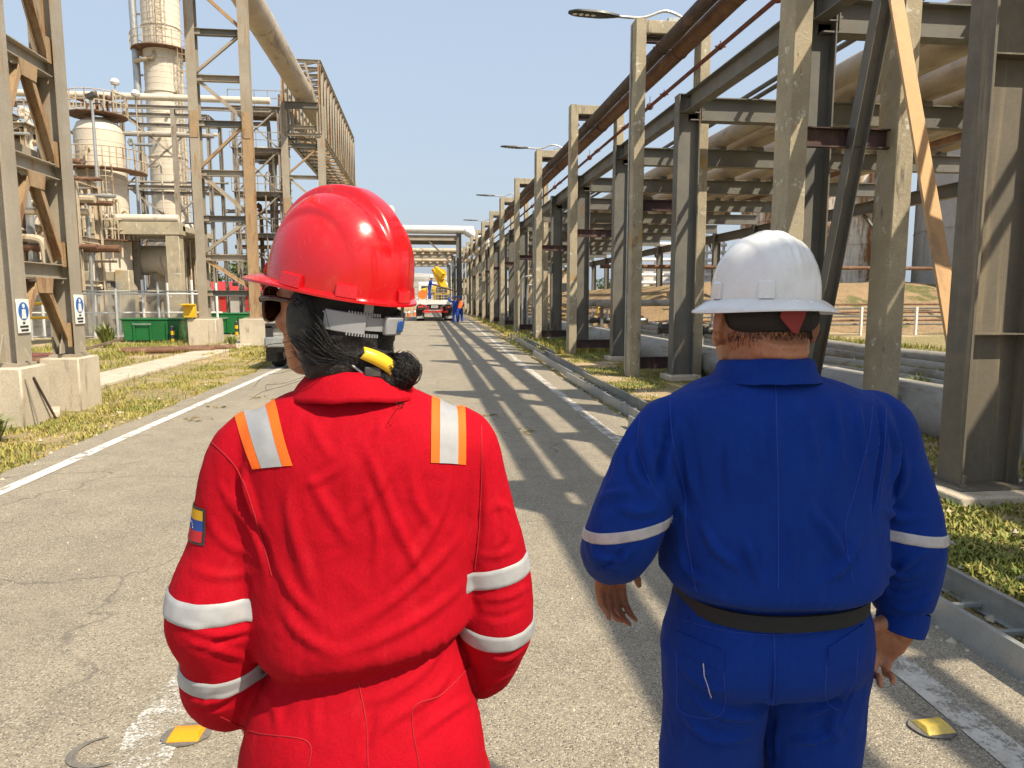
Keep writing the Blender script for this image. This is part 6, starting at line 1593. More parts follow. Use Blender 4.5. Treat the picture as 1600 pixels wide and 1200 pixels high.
hand(mb, (-.224, .078, .848), (.15, .35, -1), (1, .2, 0), -1, s=.92); hand(mb, (.205, .112, .842), (-.2, .35, -1), (-1, .2, 0), 1, s=.92)
hq = MB(); limb(hq, [(0, -.022, -.04, .056), (0, -.030, -.09, .050), (0, -.040, -.15, .050), (0, -.05, -.2, .058)]); xf(hq, HW @ Matrix.Rotation(R(-8), 4, 'X')); mb.add(hq.v, hq.f)
head_shape(mb, HW, .98, .93)
me = voxel(mb, .0042); relax(me, 3); body = place(me, 'body', 'skin_tan', PW, 180)
# -- hair
mb = MB()
for c, r_ in (((0, -.026, .028), (.083, .088, .085)), ((0, -.045, -.03), (.080, .062, .062)), ((0, -.064, -.078), (.062, .048, .046)), ((.002, -.088, -.102), (.048, .040, .034)), ((-.040, -.045, -.085), (.040, .045, .045)), ((.004, -.112, -.104), (.036, .034, .032)), ((.014, -.136, -.088), (.029, .026, .026)), ((-.066, -.012, -.018), (.031, .044, .060)), ((-.060, -.026, -.070), (.026, .036, .050)), ((.058, -.022, -.035), (.026, .036, .045))):
    ellipsoid(mb, c, r_, 20)
xf(mb, HW); me = voxel(mb, .005); relax(me, 6)
hc = Cloth(me, eyeW); hc.ripple(.0022, 26, 'ridge', seed=4, stretch=(1, 1, 2.2)); hair = place(me, 'hair', 'black_hair', PW, 180)
st = MB(); rnd = random.Random(5)
def hp(x, y, z): return tuple(HW @ Vector((x, y, z)))
for k in range(110):      # combed strands from the temples back to the knot
    s = rnd.choice((-1, -1, 1)); z0 = rnd.uniform(-.07, .03); y0 = rnd.uniform(-.03, .015)
    P = [hp(s * .090, y0, z0), hp(s * rnd.uniform(.092, .095), y0 - .03, z0 - .015), hp(s * rnd.uniform(.070, .078), -.068, -.060 + z0 * .3), hp(s * .030, -.105, -.085 + rnd.uniform(-.015, .015)), hp(.02 + rnd.uniform(-.02, .02), -.135, -.095 + rnd.uniform(-.02, .02))]
    st.tube(catmull(P, 5).tolist(), .0005, 3, cap=False)
for k in range(9):       # loose strands blown across the cheek
    z0 = rnd.uniform(-.09, .0); l = rnd.uniform(.02, .06)
    P = [hp(-.085, -.02, z0 - .02), hp(-.094, .015, z0 - .035), hp(-.105, .03 + l * .35, z0 - .03 - l * .35), hp(-.100 + rnd.uniform(-.02, .02), .045 + l * .6, z0 - .035 - l * rnd.uniform(.6, 1.0))]
    st.tube(catmull(P, 5).tolist(), .00032, 3, cap=False)
for k in range(12):       # wisps hanging from the knot onto the collar
    P = [hp(.02 + rnd.uniform(-.03, .03), -.13, -.115), hp(.0 + rnd.uniform(-.03, .04), -.155, -.135), hp(.0 + rnd.uniform(-.05, .05), -.158, -.150 - rnd.uniform(0, .02)), hp(.03 + rnd.uniform(-.06, .04), -.150, -.150 - rnd.uniform(0, .02))]
    st.tube(catmull(P, 5).tolist(), .0004, 3, cap=False)
for k in range(260):      # strands coiled round the knot
    c = Vector((.008, -.122, -.097)) if k % 3 else Vector((.014, -.136, -.088)); ax = Vector((rnd.gauss(.9, .35), rnd.gauss(-.3, .35), rnd.gauss(.3, .35))).normalized(); u = ax.orthogonal().normalized(); v = ax.cross(u)
    r0 = rnd.uniform(.024, .031) * (1.18 if k % 3 else 1.0); o_ = ax * rnd.uniform(-.016, .016); a0 = rnd.uniform(0, 6.3); rr = math.sqrt(max(1e-5, r0 * r0 - o_.length_squared * .8)); da = rnd.uniform(1.2, 3.4)
    st.tube([hp(*(c + o_ + (u * math.cos(a) + v * math.sin(a)) * rr)) for a in np.linspace(a0, a0 + da, 10)], .0006, 3, cap=False)
lbuild(st, 'hair_strands', 'black_hair', hair, 180, fix=False)['kind'] = 'stuff'
# hair clip
cq = MB(); pts = [(-.052, -.100, -.060), (-.036, -.116, -.068), (-.018, -.128, -.080), (-.008, -.136, -.094)]
P = catmull(pts, 5); g = []
for i, p in enumerate(P):
    w = .0085 + .002 * math.sin(i / len(P) * PI) ; g += [(p[0] - .004, p[1] - .002, p[2] - w), (p[0] + .002, p[1] - .006, p[2]), (p[0] + .004, p[1] - .002, p[2] + w)]
cq.add([tuple(q) for q in g], [(3 * i + j, 3 * i + j + 1, 3 * i + j + 4, 3 * i + j + 3) for i in range(len(P) - 1) for j in range(2)])
clip = lbuild(xf(cq, HW), 'hair_clip', 'yellow_plastic', PW, 180); md = clip.modifiers.new('s', 'SOLIDIFY'); md.thickness = .004; md.offset = 0
cq = MB(); cq.tube(catmull([(-.054, -.086, -.082), (-.036, -.110, -.102), (-.014, -.126, -.116)], 5).tolist(), .0022, 6); lbuild(xf(cq, HW), 'clip_pin', 'galvanised', clip)
cq = MB(); cq.box((-.036, -.112, -.090), (.026, .010, .016), rz=-.7); lbuild(xf(cq, HW), 'clip_frame', 'black_metal', clip, bevel=.002)
# -- sunglasses
sg = MB()
for s in (-1, 1):
    sg.tube(catmull([(s * .083, -.015, .006), (s * .086, .02, .010), (s * .082, .062, .010), (s * .072, .088, .006)], 5).tolist(), .0042, 8)
rim = []
for s in (-1, 1):
    c = Vector((s * .034, .108, -.004)); ring_ = [(c.x + .033 * math.cos(a) * (1 if math.cos(a) * s > 0 else .95), c.y - .020 * max(0, math.cos(a) * s) ** 1.3, c.z + .028 * math.sin(a)) for a in np.linspace(0, 2 * PI, 25)]
    sg.tube(ring_, .0034, 7, cap=False); rim.append(ring_[:-1])
sg.tube([(-.008, .110, .006), (.008, .110, .006)], .003, 7)
for s in (-1, 1): sg.tube([(s * .066, .090, .004), (s * .074, .084, .006)], .006, 8)
spec = lbuild(xf(sg, HW), 'sunglasses', 'tortoise_plastic', PW)
for r_ in rim:
    q = MB(); q.add(r_ + [tuple(np.mean(r_, 0) + np.array([0, .004, 0]))], [(i, (i + 1) % 24, 24) for i in range(24)]); lbuild(xf(q, HW), 'lens', 'dark_lens', spec, 180)
# -- red helmet
def ridgeV(x, y, z, a, s):
    """three raised crests running front to back, flanks stepped in between"""
    up = max(0, min(1, (z / .150 - .12) / .45)); up = up * up * (3 - 2 * up)
    cen = math.exp(-(x / .024) ** 10) * .0165; sid = math.exp(-((abs(x) - .058) / .020) ** 10) * .0070 * (1 if y < .04 else max(0, 1 - (y - .04) / .05))
    k = (cen + sid) * up * (1 if y > -.02 else max(.2, 1 + (y + .02) / .11))
    L = math.sqrt(x * x + y * y + (z + .03) ** 2)
    return x * (1 + k / L), y * (1 + k / L), z + k * (z + .03) / L
def brimV(a):
    f = max(0, math.cos(a)); return .009 + .040 * f ** 1.6, .004 + .012 * f ** 2
HH = Matrix.Translation((-.022, .012, 1.600)) @ Matrix.Rotation(TH, 4, 'Z') @ Matrix.Rotation(R(11.5), 4, 'X')
q = helmet_shape(.107, .124, .146, brimV, n=200, m=60, ridges=ridgeV); helm = lbuild(xf(q, HH), 'helmet', 'red_plastic', PW, 50)
for an, w in ((R(88), .034), (R(-88), .034), (R(130), .028), (R(-130), .028), (R(180), .03), (R(22), .03), (R(-22), .03)):
    q = MB(); n_ = 6; g = []
    for i in range(n_ + 1):
        a = an + (i / n_ - .5) * w / .11
        for zz, o_ in ((-.002, .0), (-.002, .008), (.016, .0065), (.018, .0)):
            rx = math.sin(a) * (.107 + o_ - zz * .10); ry = math.cos(a) * (.124 + o_ - zz * .10); g.append((rx, ry, zz))
    for i in range(n_):
        for j in range(3): q.f.append((4 * i + j, 4 * i + j + 1, 4 * i + j + 5, 4 * i + j + 4))
    q.v = g; q.f += [(0, 1, 2, 3), tuple(4 * n_ + j for j in (3, 2, 1, 0))]; lbuild(xf(q, HH), 'slot_lug', 'red_plastic', helm, 40)
def head_band(mat, a0, a1, rx, ry, z0, z1, off, n=30, th=.003, dz=None):
    mb = MB(); g = []
    for i in range(n + 1):
        a = a0 + (a1 - a0) * i / n; d = dz(a) if dz else (0, 0)
        for z, o_ in ((z0 + d[0], off), (z1 + d[1], off), (z1 + d[1], off + th), (z0 + d[0], off + th)): g.append((math.sin(a) * (rx + o_), math.cos(a) * (ry + o_), z))
    for i in range(n):
        for j in range(4): mb.f.append((4 * i + j, 4 * i + (j + 1) % 4, 4 * i + 4 + (j + 1) % 4, 4 * i + 4 + j))
    mb.v = g; mb.f += [(0, 1, 2, 3), tuple(4 * n + j for j in (3, 2, 1, 0))]; return xf(mb, mat)
lbuild(head_band(HH, R(110), R(250), .090, .112, -.052, -.030, 0), 'ratchet_band', 'grey_plastic', helm, 40, bevel=.001)
for a0, a1 in ((R(206), R(214)), (R(150), R(142))):
    lbuild(head_band(HH, a0, a1, .091, .112, -.040, .004, -.001, 4, .004), 'band_stay', 'grey_plastic', helm, 40)
for a0, a1 in ((R(212), R(246)), (R(114), R(148))):
    lbuild(head_band(HH, a0, a1, .0935, .1155, -.058, -.026, 0, 14, .004), 'slider', 'grey_plastic', helm, 40, bevel=.0015)
lbuild(head_band(HH, R(170), R(194), .092, .114, -.056, -.026, 0, 10, .010), 'ratchet_box', 'grey_plastic', helm, 40, bevel=.003)
lbuild(head_band(HH, R(173), R(181), .102, .124, -.050, -.032, 0, 6, .003), 'ratchet_button', 'blue_plastic', helm, 40, bevel=.0015)
for k in range(12):
    a = R(200) + R(2.4) * k
    lbuild(head_band(HH, a, a + R(1.1), .0945, .1165, -.061, -.056, 0, 1, .004), 'band_tooth', 'grey_plastic', helm, 0)
    lbuild(head_band(HH, a, a + R(1.1), .0945, .1165, -.028, -.023, 0, 1, .004), 'band_tooth', 'grey_plastic', helm, 0)
boots(PW, (-.11, .11), (-.02, .03))

# ================================================================ the man in blue
MX, MY = 0.679, 1.32
PM = thing('person', 'person in blue coverall and white full-brim helmet walking away with arms at the sides', 'person', (MX, MY, 0))
eyeM = (-MX, -MY, 1.58)
HM = Matrix.Translation((-.018, .02, 1.548)) @ Matrix.Rotation(R(3), 4, 'Z') @ Matrix.Rotation(R(-4), 4, 'X')
mb = MB()
torso(mb, [(1.448, -.018, .015, .070, .066, .068), (1.430, -.014, .01, .100, .076, .084), (1.412, -.006, .004, .155, .086, .100), (1.386, .004, 0, .205, .10, .120), (1.345, .01, 0, .226, .115, .138), (1.27, .012, 0, .226, .135, .152), (1.18, .012, 0, .222, .15, .158),
           (1.11, .012, 0, .222, .158, .166), (1.065, .012, .0, .222, .160, .176), (1.030, .012, .0, .219, .158, .178), (1.010, .013, .0, .198, .144, .150), (.998, .013, .0, .187, .138, .140), (.968, .013, .0, .194, .14, .146), (.92, .010, 0, .206, .145, .164), (.875, .006, 0, .212, .15, .170), (.845, .006, 0, .211, .148, .160), (.825, .006, 0, .204, .14, .145)], sub=6)
limb(mb, [(-.165, .0, 1.345, .052), (-.212, .0, 1.318, .066), (-.246, -.006, 1.255, .073), (-.278, -.022, 1.190, .072), (-.302, -.025, 1.125, .073), (-.304, .02, 1.082, .069), (-.292, .09, 1.048, .064), (-.270, .138, 1.025, .050)])
limb(mb, [(.185, .0, 1.348, .052), (.234, .0, 1.322, .067), (.258, -.004, 1.25, .071), (.280, -.018, 1.17, .070), (.293, -.028, 1.09, .072), (.300, -.02, 1.02, .069), (.302, -.016, .968, .064), (.302, -.022, .932, .052)])
limb(mb, [(-.100, -.012, .88, .114), (-.100, -.010, .80, .109), (-.099, .0, .70, .101), (-.094, .01, .60, .104), (-.09, .02, .45, .095), (-.09, .03, .25, .09), (-.09, .03, .12, .092)])
limb(mb, [(.110, -.012, .88, .116), (.114, -.012, .80, .110), (.118, -.01, .70, .101), (.12, -.01, .60, .098), (.13, -.02, .45, .095), (.13, -.05, .25, .09), (.13, -.07, .12, .092)])
me = voxel(mb, .0058); relax(me, 7)
CM = Cloth(me, eyeM)
CM.ripple(.005, 6.5, seed=13); CM.ripple(.0028, 15, seed=18, stretch=(1, 1, .55))
MF = [([(-0.2050, 1.3960), (-0.2110, 1.3140), (-0.2240, 1.2380), (-0.2250, 1.1730)], .010, -.009), ([(-0.2590, 1.3470), (-0.2480, 1.2640), (-0.2230, 1.1920)], .011, .007), ([(-0.2840, 1.3030), (-0.2700, 1.2330), (-0.2300, 1.1860)], .010, .006), ([(-0.2660, 1.3660), (-0.2970, 1.2910), (-0.3210, 1.2150)], .012, .005), ([(-0.1860, 1.3640), (-0.1660, 1.2620), (-0.1430, 1.1570)], .012, .004),
 ([(-0.2190, 1.2890), (-0.1910, 1.1980), (-0.1490, 1.1180)], .012, .006), ([(-0.2160, 1.1730), (-0.2620, 1.1610), (-0.3140, 1.1760)], .011, .005), ([(-0.3570, 1.0870), (-0.3050, 1.0650), (-0.2730, 1.0960)], .009, .007), ([(-0.3500, 1.0470), (-0.3050, 1.0720), (-0.2670, 1.1030)], .008, -.005), ([(-0.3610, 1.1070), (-0.3310, 1.0600), (-0.2860, 1.0570)], .009, .006), ([(-0.3520, 1.1900), (-0.3010, 1.2020), (-0.2500, 1.2190)], .011, .004),
 ([(0.0000, 1.4120), (0.0140, 1.3090), (0.0130, 1.2040)], .009, .004), ([(-0.0310, 1.3610), (-0.0140, 1.2830), (-0.0040, 1.2050)], .011, .003), ([(0.0750, 1.3850), (0.0940, 1.2810), (0.1120, 1.2010)], .012, .0045), ([(0.1290, 1.3970), (0.1490, 1.2920), (0.1570, 1.1990)], .012, .0045), ([(0.1780, 1.3830), (0.1970, 1.2910), (0.2030, 1.1980)], .012, .005), ([(-0.0710, 1.3620), (-0.0800, 1.2590), (-0.0700, 1.1540)], .013, .004),
 ([(-0.1430, 1.1570), (-0.1000, 1.0760), (-0.0160, 1.0180)], .012, .005), ([(-0.0480, 1.1130), (-0.0240, 1.0450), (-0.0010, 0.9900)], .009, .006), ([(0.0790, 1.1750), (0.1460, 1.0920), (0.1930, 1.0210)], .012, .006), ([(0.0460, 1.1500), (0.0640, 1.0680), (0.0540, 0.9870)], .010, .004), ([(-0.1810, 1.0920), (-0.1590, 1.0380), (-0.1110, 1.0020)], .010, .006), ([(0.2090, 1.1030), (0.1780, 1.0360), (0.1240, 0.9900)], .011, .006),
 ([(0.2290, 1.3820), (0.2430, 1.2900), (0.2360, 1.1970), (0.2330, 1.1020)], .009, -.008), ([(0.2490, 1.3560), (0.2730, 1.2630), (0.2610, 1.1690)], .011, .006), ([(0.2810, 1.3020), (0.2970, 1.2080), (0.2560, 1.1420)], .010, .005), ([(0.2440, 1.1560), (0.3000, 1.1260), (0.3570, 1.1380)], .011, .005), ([(0.2570, 1.0250), (0.3160, 1.0010), (0.3730, 1.0260)], .010, .005), ([(0.2650, 0.9760), (0.3260, 0.9660), (0.3820, 0.9980)], .009, -.005), ([(0.2770, 0.9400), (0.3360, 0.9300), (0.3880, 0.9620)], .009, .007), ([(0.2870, 1.0030), (0.3350, 1.0420), (0.3710, 1.0540)], .009, .005),
 ([(-0.1580, 0.7780), (-0.1020, 0.7320), (-0.0240, 0.7120), (0.0250, 0.7220)], .012, .006), ([(-0.1710, 0.7370), (-0.1000, 0.6750), (-0.0010, 0.6670)], .012, .007), ([(-0.1740, 0.8350), (-0.1170, 0.7890), (-0.0480, 0.7700)], .011, .004), ([(0.1950, 0.7530), (0.1700, 0.6820), (0.2020, 0.6290)], .011, .007), ([(0.2220, 0.7800), (0.1670, 0.7260), (0.0820, 0.7040)], .011, .005), ([(0.2130, 0.6940), (0.1570, 0.6540), (0.0710, 0.6470)], .011, .006), ([(0.0240, 0.8920), (0.0320, 0.8070), (0.0330, 0.7220)], .007, -.006), ([(0.0360, 0.7220), (0.0340, 0.6640), (0.0390, 0.5940)], .012, -.008)]
for i in range(26):
    xw = 1075 + i * 10 + random.uniform(-3, 3); yw = 962 + 6 * math.sin((xw - 1075) / 260 * PI)
    MF.append(([MPT(xw, yw - 8), MPT(xw + random.uniform(-3, 3), yw + 8), MPT(xw + random.uniform(-4, 4), yw + 26)], .005, random.uniform(.001, .003)))
MF = [(a_, b_ * 1.0, c_ * 2.5) for a_, b_, c_ in MF]; CM.folds(MF); relax(me, 1); CM.refresh(); CM.ripple(.0015, 22, 'ridge', seed=31, stretch=(1, 1, .45))
cov = place(me, 'coverall', 'blue_cloth', PM, 180)
for pts in ([(-0.2080, 1.4000), (-0.1980, 1.3010), (-0.1710, 1.1970), (-0.1660, 1.1180), (-0.1400, 0.9900)], [(0.2190, 1.4090), (0.2150, 1.3040), (0.1900, 1.1850), (0.1740, 1.1040), (0.2020, 0.9860)], [(0.0090, 1.4120), (0.0240, 1.2040), (0.0350, 0.9880)], [(-0.2660, 1.3530), (-0.2670, 1.2900), (-0.2440, 1.2250), (-0.2230, 1.1880)], [(0.2490, 1.3560), (0.2490, 1.2500), (0.2360, 1.1430)],
            [(-0.3180, 1.2720), (-0.3340, 1.2150), (-0.3520, 1.1650)], [(-0.1680, 0.9330), (-0.0800, 0.9050), (0.0310, 0.8890), (0.1440, 0.8930), (0.2210, 0.9190)], [(0.0300, 0.8860), (0.0370, 0.7930), (0.0340, 0.7240)], [(-0.1820, 0.9110), (-0.1750, 0.8070), (-0.1680, 0.7370), (-0.1010, 0.7150), (-0.0710, 0.7370), (-0.0760, 0.8140)], [(0.1520, 0.8390), (0.1520, 0.7420), (0.1830, 0.7100)], [(0.2180, 0.8520), (0.2170, 0.7510), (0.1960, 0.6880)]):
    q = CM.seam(pts, .0009)
    if q.v: lbuild(q, 'seam', 'blue_thread', cov, fix=False)
for cs in (((-0.1810, 0.9110), (-0.0750, 0.8590), (-0.0760, 0.8140), (-0.1830, 0.8740)), ((0.1500, 0.8530), (0.2260, 0.9010), (0.2260, 0.8580), (0.1520, 0.8130))):
    lbuild(CM.patch(*cs, 14, 6, .0030), 'pocket_flap', 'blue_cloth', cov, 60)
th_ = MB(); P = CM.line([(-0.1190, 0.8370), (-0.1140, 0.8030), (-0.1000, 0.7630)], 6, .004); th_.tube([tuple(p) for p in P], .0011, 5); lbuild(th_, 'loose_thread', 'dull_tape', cov, fix=False)
for c, ax, w, b in (((-.300, -.025, 1.140), (-.18, .12, 1), .021, 0), ((.303, -.024, 1.105), (.12, .05, 1), .022, 0)):
    lbuild(CM.band(c, ax, w, .115), 'reflective_band', 'dull_tape', cov, 180)
mb = MB(); n = 72; rings = []
for z, o_ in ((.972, .0), (.972, .007), (1.002, .007), (1.002, .0)):
    k_ = 1.0; rings.append([(.013 + (.1835 + o_) * math.copysign(abs(math.cos(2 * PI * k / n)) ** .86, math.cos(2 * PI * k / n)), (.143 + o_ + (.008 if math.sin(2 * PI * k / n) < 0 else 0)) * math.copysign(abs(math.sin(2 * PI * k / n)) ** .86, math.sin(2 * PI * k / n)), z - .02 * math.cos(2 * PI * k / n) ** 2 * 0) for k in range(n)])
loft(mb, rings); mb.f = mb.f[:-2]; lbuild(mb, 'elastic_belt', 'black_elastic', cov, 60)
mb = MB(); n = 48; rings = []
for rx, ry, z in ((.084, .078, 1.425), (.083, .077, 1.449), (.082, .077, 1.466), (.085, .081, 1.470), (.090, .087, 1.464), (.097, .093, 1.442), (.108, .100, 1.424)):
    rings.append([(-.016 + rx * math.sin(2 * PI * k / n), -.002 - (ry + .008) * math.cos(2 * PI * k / n), z - .018 * (1 - math.cos(2 * PI * k / n)) / 2 + .0025 * noise.noise(Vector((k * .35, 2, z * 30)))) for k in range(n)])
loft(mb, rings); mb.f = mb.f[:-2]; lbuild(mb, 'collar', 'blue_cloth', cov, 180)
for c, d, r0 in (((-.277, .125, 1.033), (.024, .050, -.022), .050), ((.305, -.020, .942), (-.014, -.006, -.048), .048)):
    c = Vector(c); d = Vector(d); mb = MB(); mb.tube([tuple(c), tuple(c + d * .5), tuple(c + d), tuple(c + d * 1.04), tuple(c + d * .9)], [r0, r0 * 1.04, r0 * .98, r0 * .90, r0 * .84], 28, cap=False)
    for i, v in enumerate(mb.v): w = .003 * noise.noise(Vector(v) * 30); mb.v[i] = (v[0] + w, v[1] + w, v[2])
    lbuild(mb, 'cuff', 'blue_cloth', cov, 60)
# body
mb = MB()
torso(mb, [(1.44, -.015, .01, .060, .058, .058), (1.40, 0, 0, .10, .06, .065), (1.36, .01, 0, .165, .075, .09), (1.25, .012, 0, .19, .11, .125), (1.1, .012, 0, .185, .125, .13), (.99, .012, 0, .155, .11, .11), (.92, .01, 0, .16, .10, .115), (.86, .01, 0, .15, .09, .10)], n=28, sub=3)
limb(mb, [(-.095, 0, .88, .085), (-.097, .0, .75, .078), (-.094, .005, .55, .070), (-.09, .02, .3, .058), (-.09, .03, .10, .045)], 16, 3); limb(mb, [(.12, 0, .88, .085), (.126, -.008, .75, .078), (.128, -.01, .55, .070), (.13, -.04, .3, .058), (.13, -.07, .10, .045)], 16, 3)
limb(mb, [(-.18, 0, 1.33, .045), (-.25, -.005, 1.26, .05), (-.305, -.02, 1.12, .042), (-.292, .09, 1.045, .034), (-.268, .142, 1.015, .028)], 14, 4)
limb(mb, [(.2, 0, 1.33, .045), (.275, -.005, 1.26, .05), (.306, -.028, 1.09, .042), (.310, -.015, .97, .034), (.292, -.034, .915, .028)], 14, 4)
hand(mb, (-.268, .148, 1.006), (-.02, .42, -.9), (.30, -.90, -.3), -1, curl=(40, 46, 50, 54), s=.96, thumb=(4, 12), spread=3)
hand(mb, (.288, -.038, .920), (-.55, .25, -.80), (-.35, -.9, -.1), 1, curl=(56, 60, 64, 66), s=1.0, thumb=(25, 20), spread=9)
hq = MB(); limb(hq, [(0, -.022, -.03, .070), (0, -.026, -.08, .073), (0, -.024, -.12, .072), (0, -.012, -.17, .068)]); xf(hq, HM); mb.add(hq.v, hq.f)
for z in (-.066, -.082):
    hq = MB(); hq.tube(catmull([(-.055, -.070, z + .012), (-.03, -.094, z + .004), (0, -.101, z), (.03, -.094, z + .002), (.055, -.070, z + .010)], 5).tolist(), .0085, 8); xf(hq, HM); mb.add(hq.v, hq.f)
head_shape(mb, HM, 1.08, 1.1)
for sx in (-1, 1):
    hq = MB(); ellipsoid(hq, (sx * .098, -.014, -.026), (.010, .021, .036), 14, Matrix.Rotation(R(28 * sx), 3, 'Z')); ellipsoid(hq, (sx * .094, -.002, -.045), (.010, .014, .018), 12); xf(hq, HM); mb.add(hq.v, hq.f)
me = voxel(mb, .0042); relax(me, 3); BODYM = Cloth(me, eyeM).bvh; bodyM = place(me, 'body', 'skin_tan', PM, 180)
mb = MB()
for c, r_ in (((0, -.024, .035), (.085, .091, .088)), ((0, -.046, -.010), (.0900, .070, .044)), ((-.072, -.012, .006), (.021, .048, .040)), ((.072, -.012, .006), (.021, .048, .040))): ellipsoid(mb, c, r_, 28)
xf(mb, HM); me = voxel(mb, .005); relax(me, 4); hcm = Cloth(me, eyeM); hcm.ripple(.0012, 120, seed=2); hairM = place(me, 'hair', 'short_hair', PM, 180)
st = MB(); rnd = random.Random(9)
for k in range(900):      # cropped hairs fading out down the nape
    a = rnd.uniform(R(80), R(280)); z = -.030 - abs(rnd.gauss(0, .012)); p0 = Vector((math.sin(a) * .089, -.030 + math.cos(a) * .083 * 1.0, z))
    q0 = HM @ Vector((p0.x * 1.3, p0.y * 1.3, p0.z)); c0 = HM @ Vector((0, -.02, z)); hit = BODYM.ray_cast(q0, (c0 - q0).normalized())
    if hit[0] is None: continue
    b = hit[0]; tip = b + hit[1] * .0025 + Vector((rnd.uniform(-.003, .003), 0, -rnd.uniform(.004, .009)))
    st.tube([tuple(b - hit[1] * .001), tuple(tip)], [.00045, .0002], 3, cap=False)
lbuild(st, 'hair_strands', 'short_hair', hairM, 180, fix=False)['kind'] = 'stuff'
# white helmet with a brim all round
def ridgeM(x, y, z, a, s):
    up = max(0, min(1, (z / .125 - .10) / .5)); up = up * up * (3 - 2 * up)
    k = ((math.exp(-((abs(x) - .009) / .004) ** 2)) * .0030 + math.exp(-((abs(x) - .046) / .009) ** 4) * .0028) * up + .0055 * math.exp(-(x / .036) ** 4) * up * (1 if y > -.06 else max(0, 1 + (y + .06) / .05))
    L = math.sqrt(x * x + y * y + (z + .03) ** 2)
    return x * (1 + k / L), y * (1 + k / L), z + k * (z + .03) / L
def brimM(a): return .034 + .012 * max(0, math.cos(a)) ** 2, .019 + .006 * abs(math.sin(a)) ** 2
HHm = Matrix.Translation((-.012, .022, 1.577)) @ Matrix.Rotation(R(3), 4, 'Z') @ Matrix.Rotation(R(-1), 4, 'X') @ Matrix.Rotation(R(.8), 4, 'Y')
q = helmet_shape(.098, .119, .126, brimM, ridges=ridgeM, lip=.003); helm = lbuild(xf(q, HHm), 'helmet', 'white_plastic', PM, 50)
for an in (R(-148), R(90), R(-90)):
    q = MB(); g = []; n_ = 6
    for i in range(n_ + 1):
        a = an + (i / n_ - .5) * .26
        for zz, o_ in ((.0, .0), (.0, .0055), (.030, .0045), (.034, .0)):
            sc_ = math.sin(math.acos(min(1, (zz / .126) ** 1.25))) ** .92 if zz > 0 else 1
            g.append((math.sin(a) * (.098 * sc_ + o_), math.cos(a) * (.119 * sc_ + o_), zz))
    for i in range(n_):
        for j in range(3): q.f.append((4 * i + j, 4 * i + j + 1, 4 * i + j + 5, 4 * i + j + 4))
    q.v = g; q.f += [(0, 1, 2, 3), tuple(4 * n_ + j for j in (3, 2, 1, 0))]; lbuild(xf(q, HHm), 'slot_lug', 'white_plastic', helm, 40)
lbuild(head_band(HHm, R(95), R(265), .084, .106, -.044, -.020, 0, 30), 'suspension_band', 'sign_black', helm, 40)
q = MB(); q.poly([(-.030, -.122, -.014), (.018, -.122, -.014), (.016, -.122, -.030), (.002, -.122, -.064), (-.008, -.122, -.062), (-.034, -.121, -.034)], (0, .004, 0)); lbuild(xf(q, HHm), 'strap_tab', 'strap_red', helm, 40, bevel=.0015)
boots(PM, (-.09, .13), (.03, -.07))

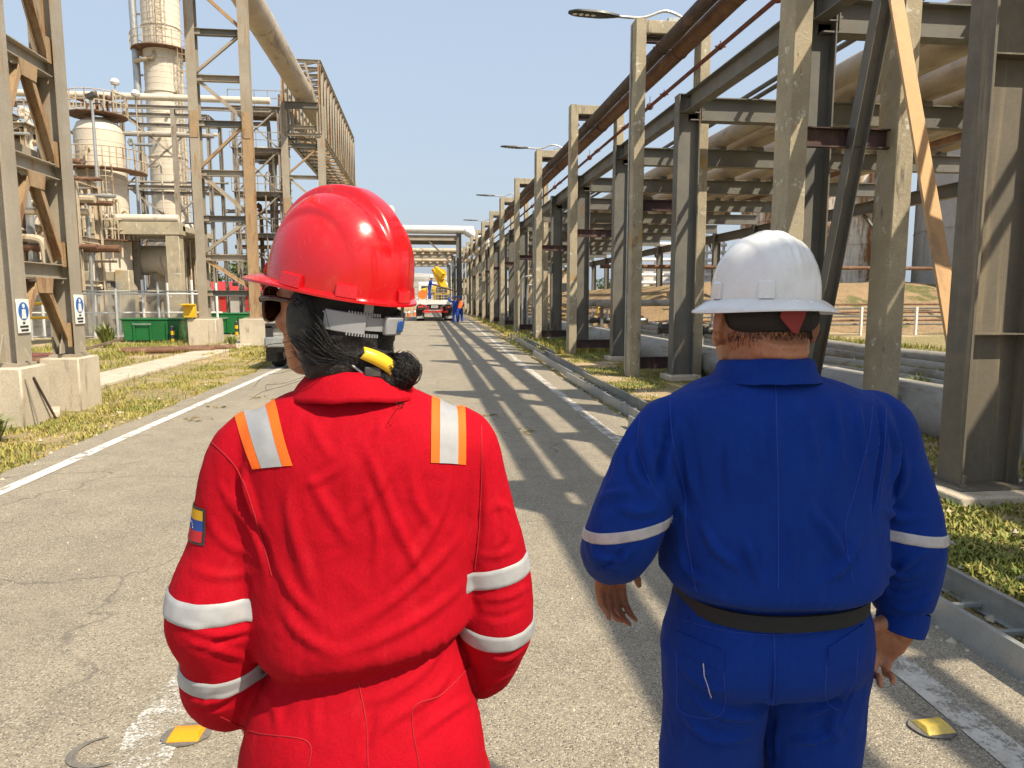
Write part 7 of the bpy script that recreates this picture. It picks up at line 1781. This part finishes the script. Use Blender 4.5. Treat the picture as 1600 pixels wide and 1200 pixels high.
# ================================================================ far workers by the truck
fabric('far_blue', (0.015, 0.05, 0.28), (0.02, 0.06, 0.32)); t = NT('vest_orange'); t.col((0.85, 0.17, 0.03)).rough(.8)
def worker(x, y, z, face, arms, label, vest=None, lean=0.0, helmet_m='blue_plastic', stride=.08):
    o = thing('person', label, 'person', (x, y, z)); Rz = Matrix.Rotation(face, 4, 'Z')
    mb = MB(); L = lean
    torso(mb, [(1.44, 0, L * 1.0, .06, .055, .055), (1.40, 0, L * .95, .15, .08, .08), (1.33, 0, L * .85, .19, .11, .11), (1.15, 0, L * .45, .18, .12, .12), (1.0, 0, L * .15, .165, .11, .11), (.88, 0, 0, .18, .12, .13), (.78, 0, 0, .18, .12, .13)], n=20, sub=3)
    for s, k in ((-1, stride), (1, -stride)): limb(mb, [(s * .09, 0, .82, .10), (s * .10, k * .5, .5, .085), (s * .10, k, .10, .07)], 12, 3)
    for s, a in zip((-1, 1), arms): limb(mb, [(s * .17, L * .9, 1.36, .065)] + [(p[0], p[1], p[2], .055) for p in a], 10, 3)
    me = voxel(xf(mb, Rz), .018); relax(me, 2); cv_ = place(me, 'coverall', 'far_blue', o, 180)
    mb = MB(); torso(mb, [(1.46, 0, L, .05, .05, .05), (1.36, 0, L * .9, .12, .07, .07), (.9, 0, 0, .10, .08, .08)], n=14, sub=2)
    for s, a in zip((-1, 1), arms):
        p = a[-1]; q = a[-2]; d = Vector(p) - Vector(q); limb(mb, [(s * .12, L * .9, 1.36, .03)] + [(w[0], w[1], w[2], .03) for w in a], 8, 2); hand(mb, p, d, (-s, .3, 0), -s, curl=(40, 40, 40, 40), s=1.0)
    hm = Matrix.Translation((0, L * 1.1 + .02, 1.58)); head_shape(mb, hm, 1.0); limb(mb, [(0, L, 1.42, .055), (0, L * 1.05, 1.52, .055)], 10, 2)
    me = voxel(xf(mb, Rz), .009); place(me, 'body', 'skin_tan', o, 180)
    hh = helmet_shape(.115, .135, .15, lambda a: (.012 + .04 * max(0, math.cos(a)), .008), n=28, m=10); lbuild(xf(hh, Rz @ Matrix.Translation((0, L * 1.1 + .015, 1.61))), 'helmet', helmet_m, o, 60)
    if vest:
        mb = MB(); torso(mb, [(1.42, 0, L * .97, .11, .085, .085), (1.39, 0, L * .93, .165, .10, .10), (1.33, 0, L * .85, .198, .122, .122), (1.15, 0, L * .45, .195, .135, .135), (1.0, 0, L * .15, .19, .13, .13), (.95, 0, .0, .19, .13, .135)], n=20, sub=3); lbuild(xf(mb, Rz), 'vest', vest, o, 180)
    boots_ = MB()
    for s, k in ((-1, stride), (1, -stride)): ellipsoid(boots_, (s * .10, k + .05, .05), (.06, .15, .06), 12)
    return o
worker(.42, 50.7, 1.42, R(-75), ([(-.24, .15, 1.15), (-.15, .42, 1.12)], [(.25, .12, 1.12), (.18, .45, 1.08)]), 'person in blue coverall and white helmet standing on the truck bed', lean=.10, helmet_m='white_plastic')
worker(1.95, 44.6, 0, R(25), ([(-.30, .22, 1.42), (-.25, .40, 1.62)], [(.28, .18, 1.35), (.1, .42, 1.58)]), 'person in blue coverall reaching up at the back of the truck', lean=.03)
worker(2.30, 45.8, 0, R(15), ([(-.26, .08, 1.12), (-.2, .30, 1.15)], [(.25, .05, 1.10), (.2, .3, 1.05)]), 'person in orange vest and blue helmet standing at the road edge by the truck', vest='vest_orange')
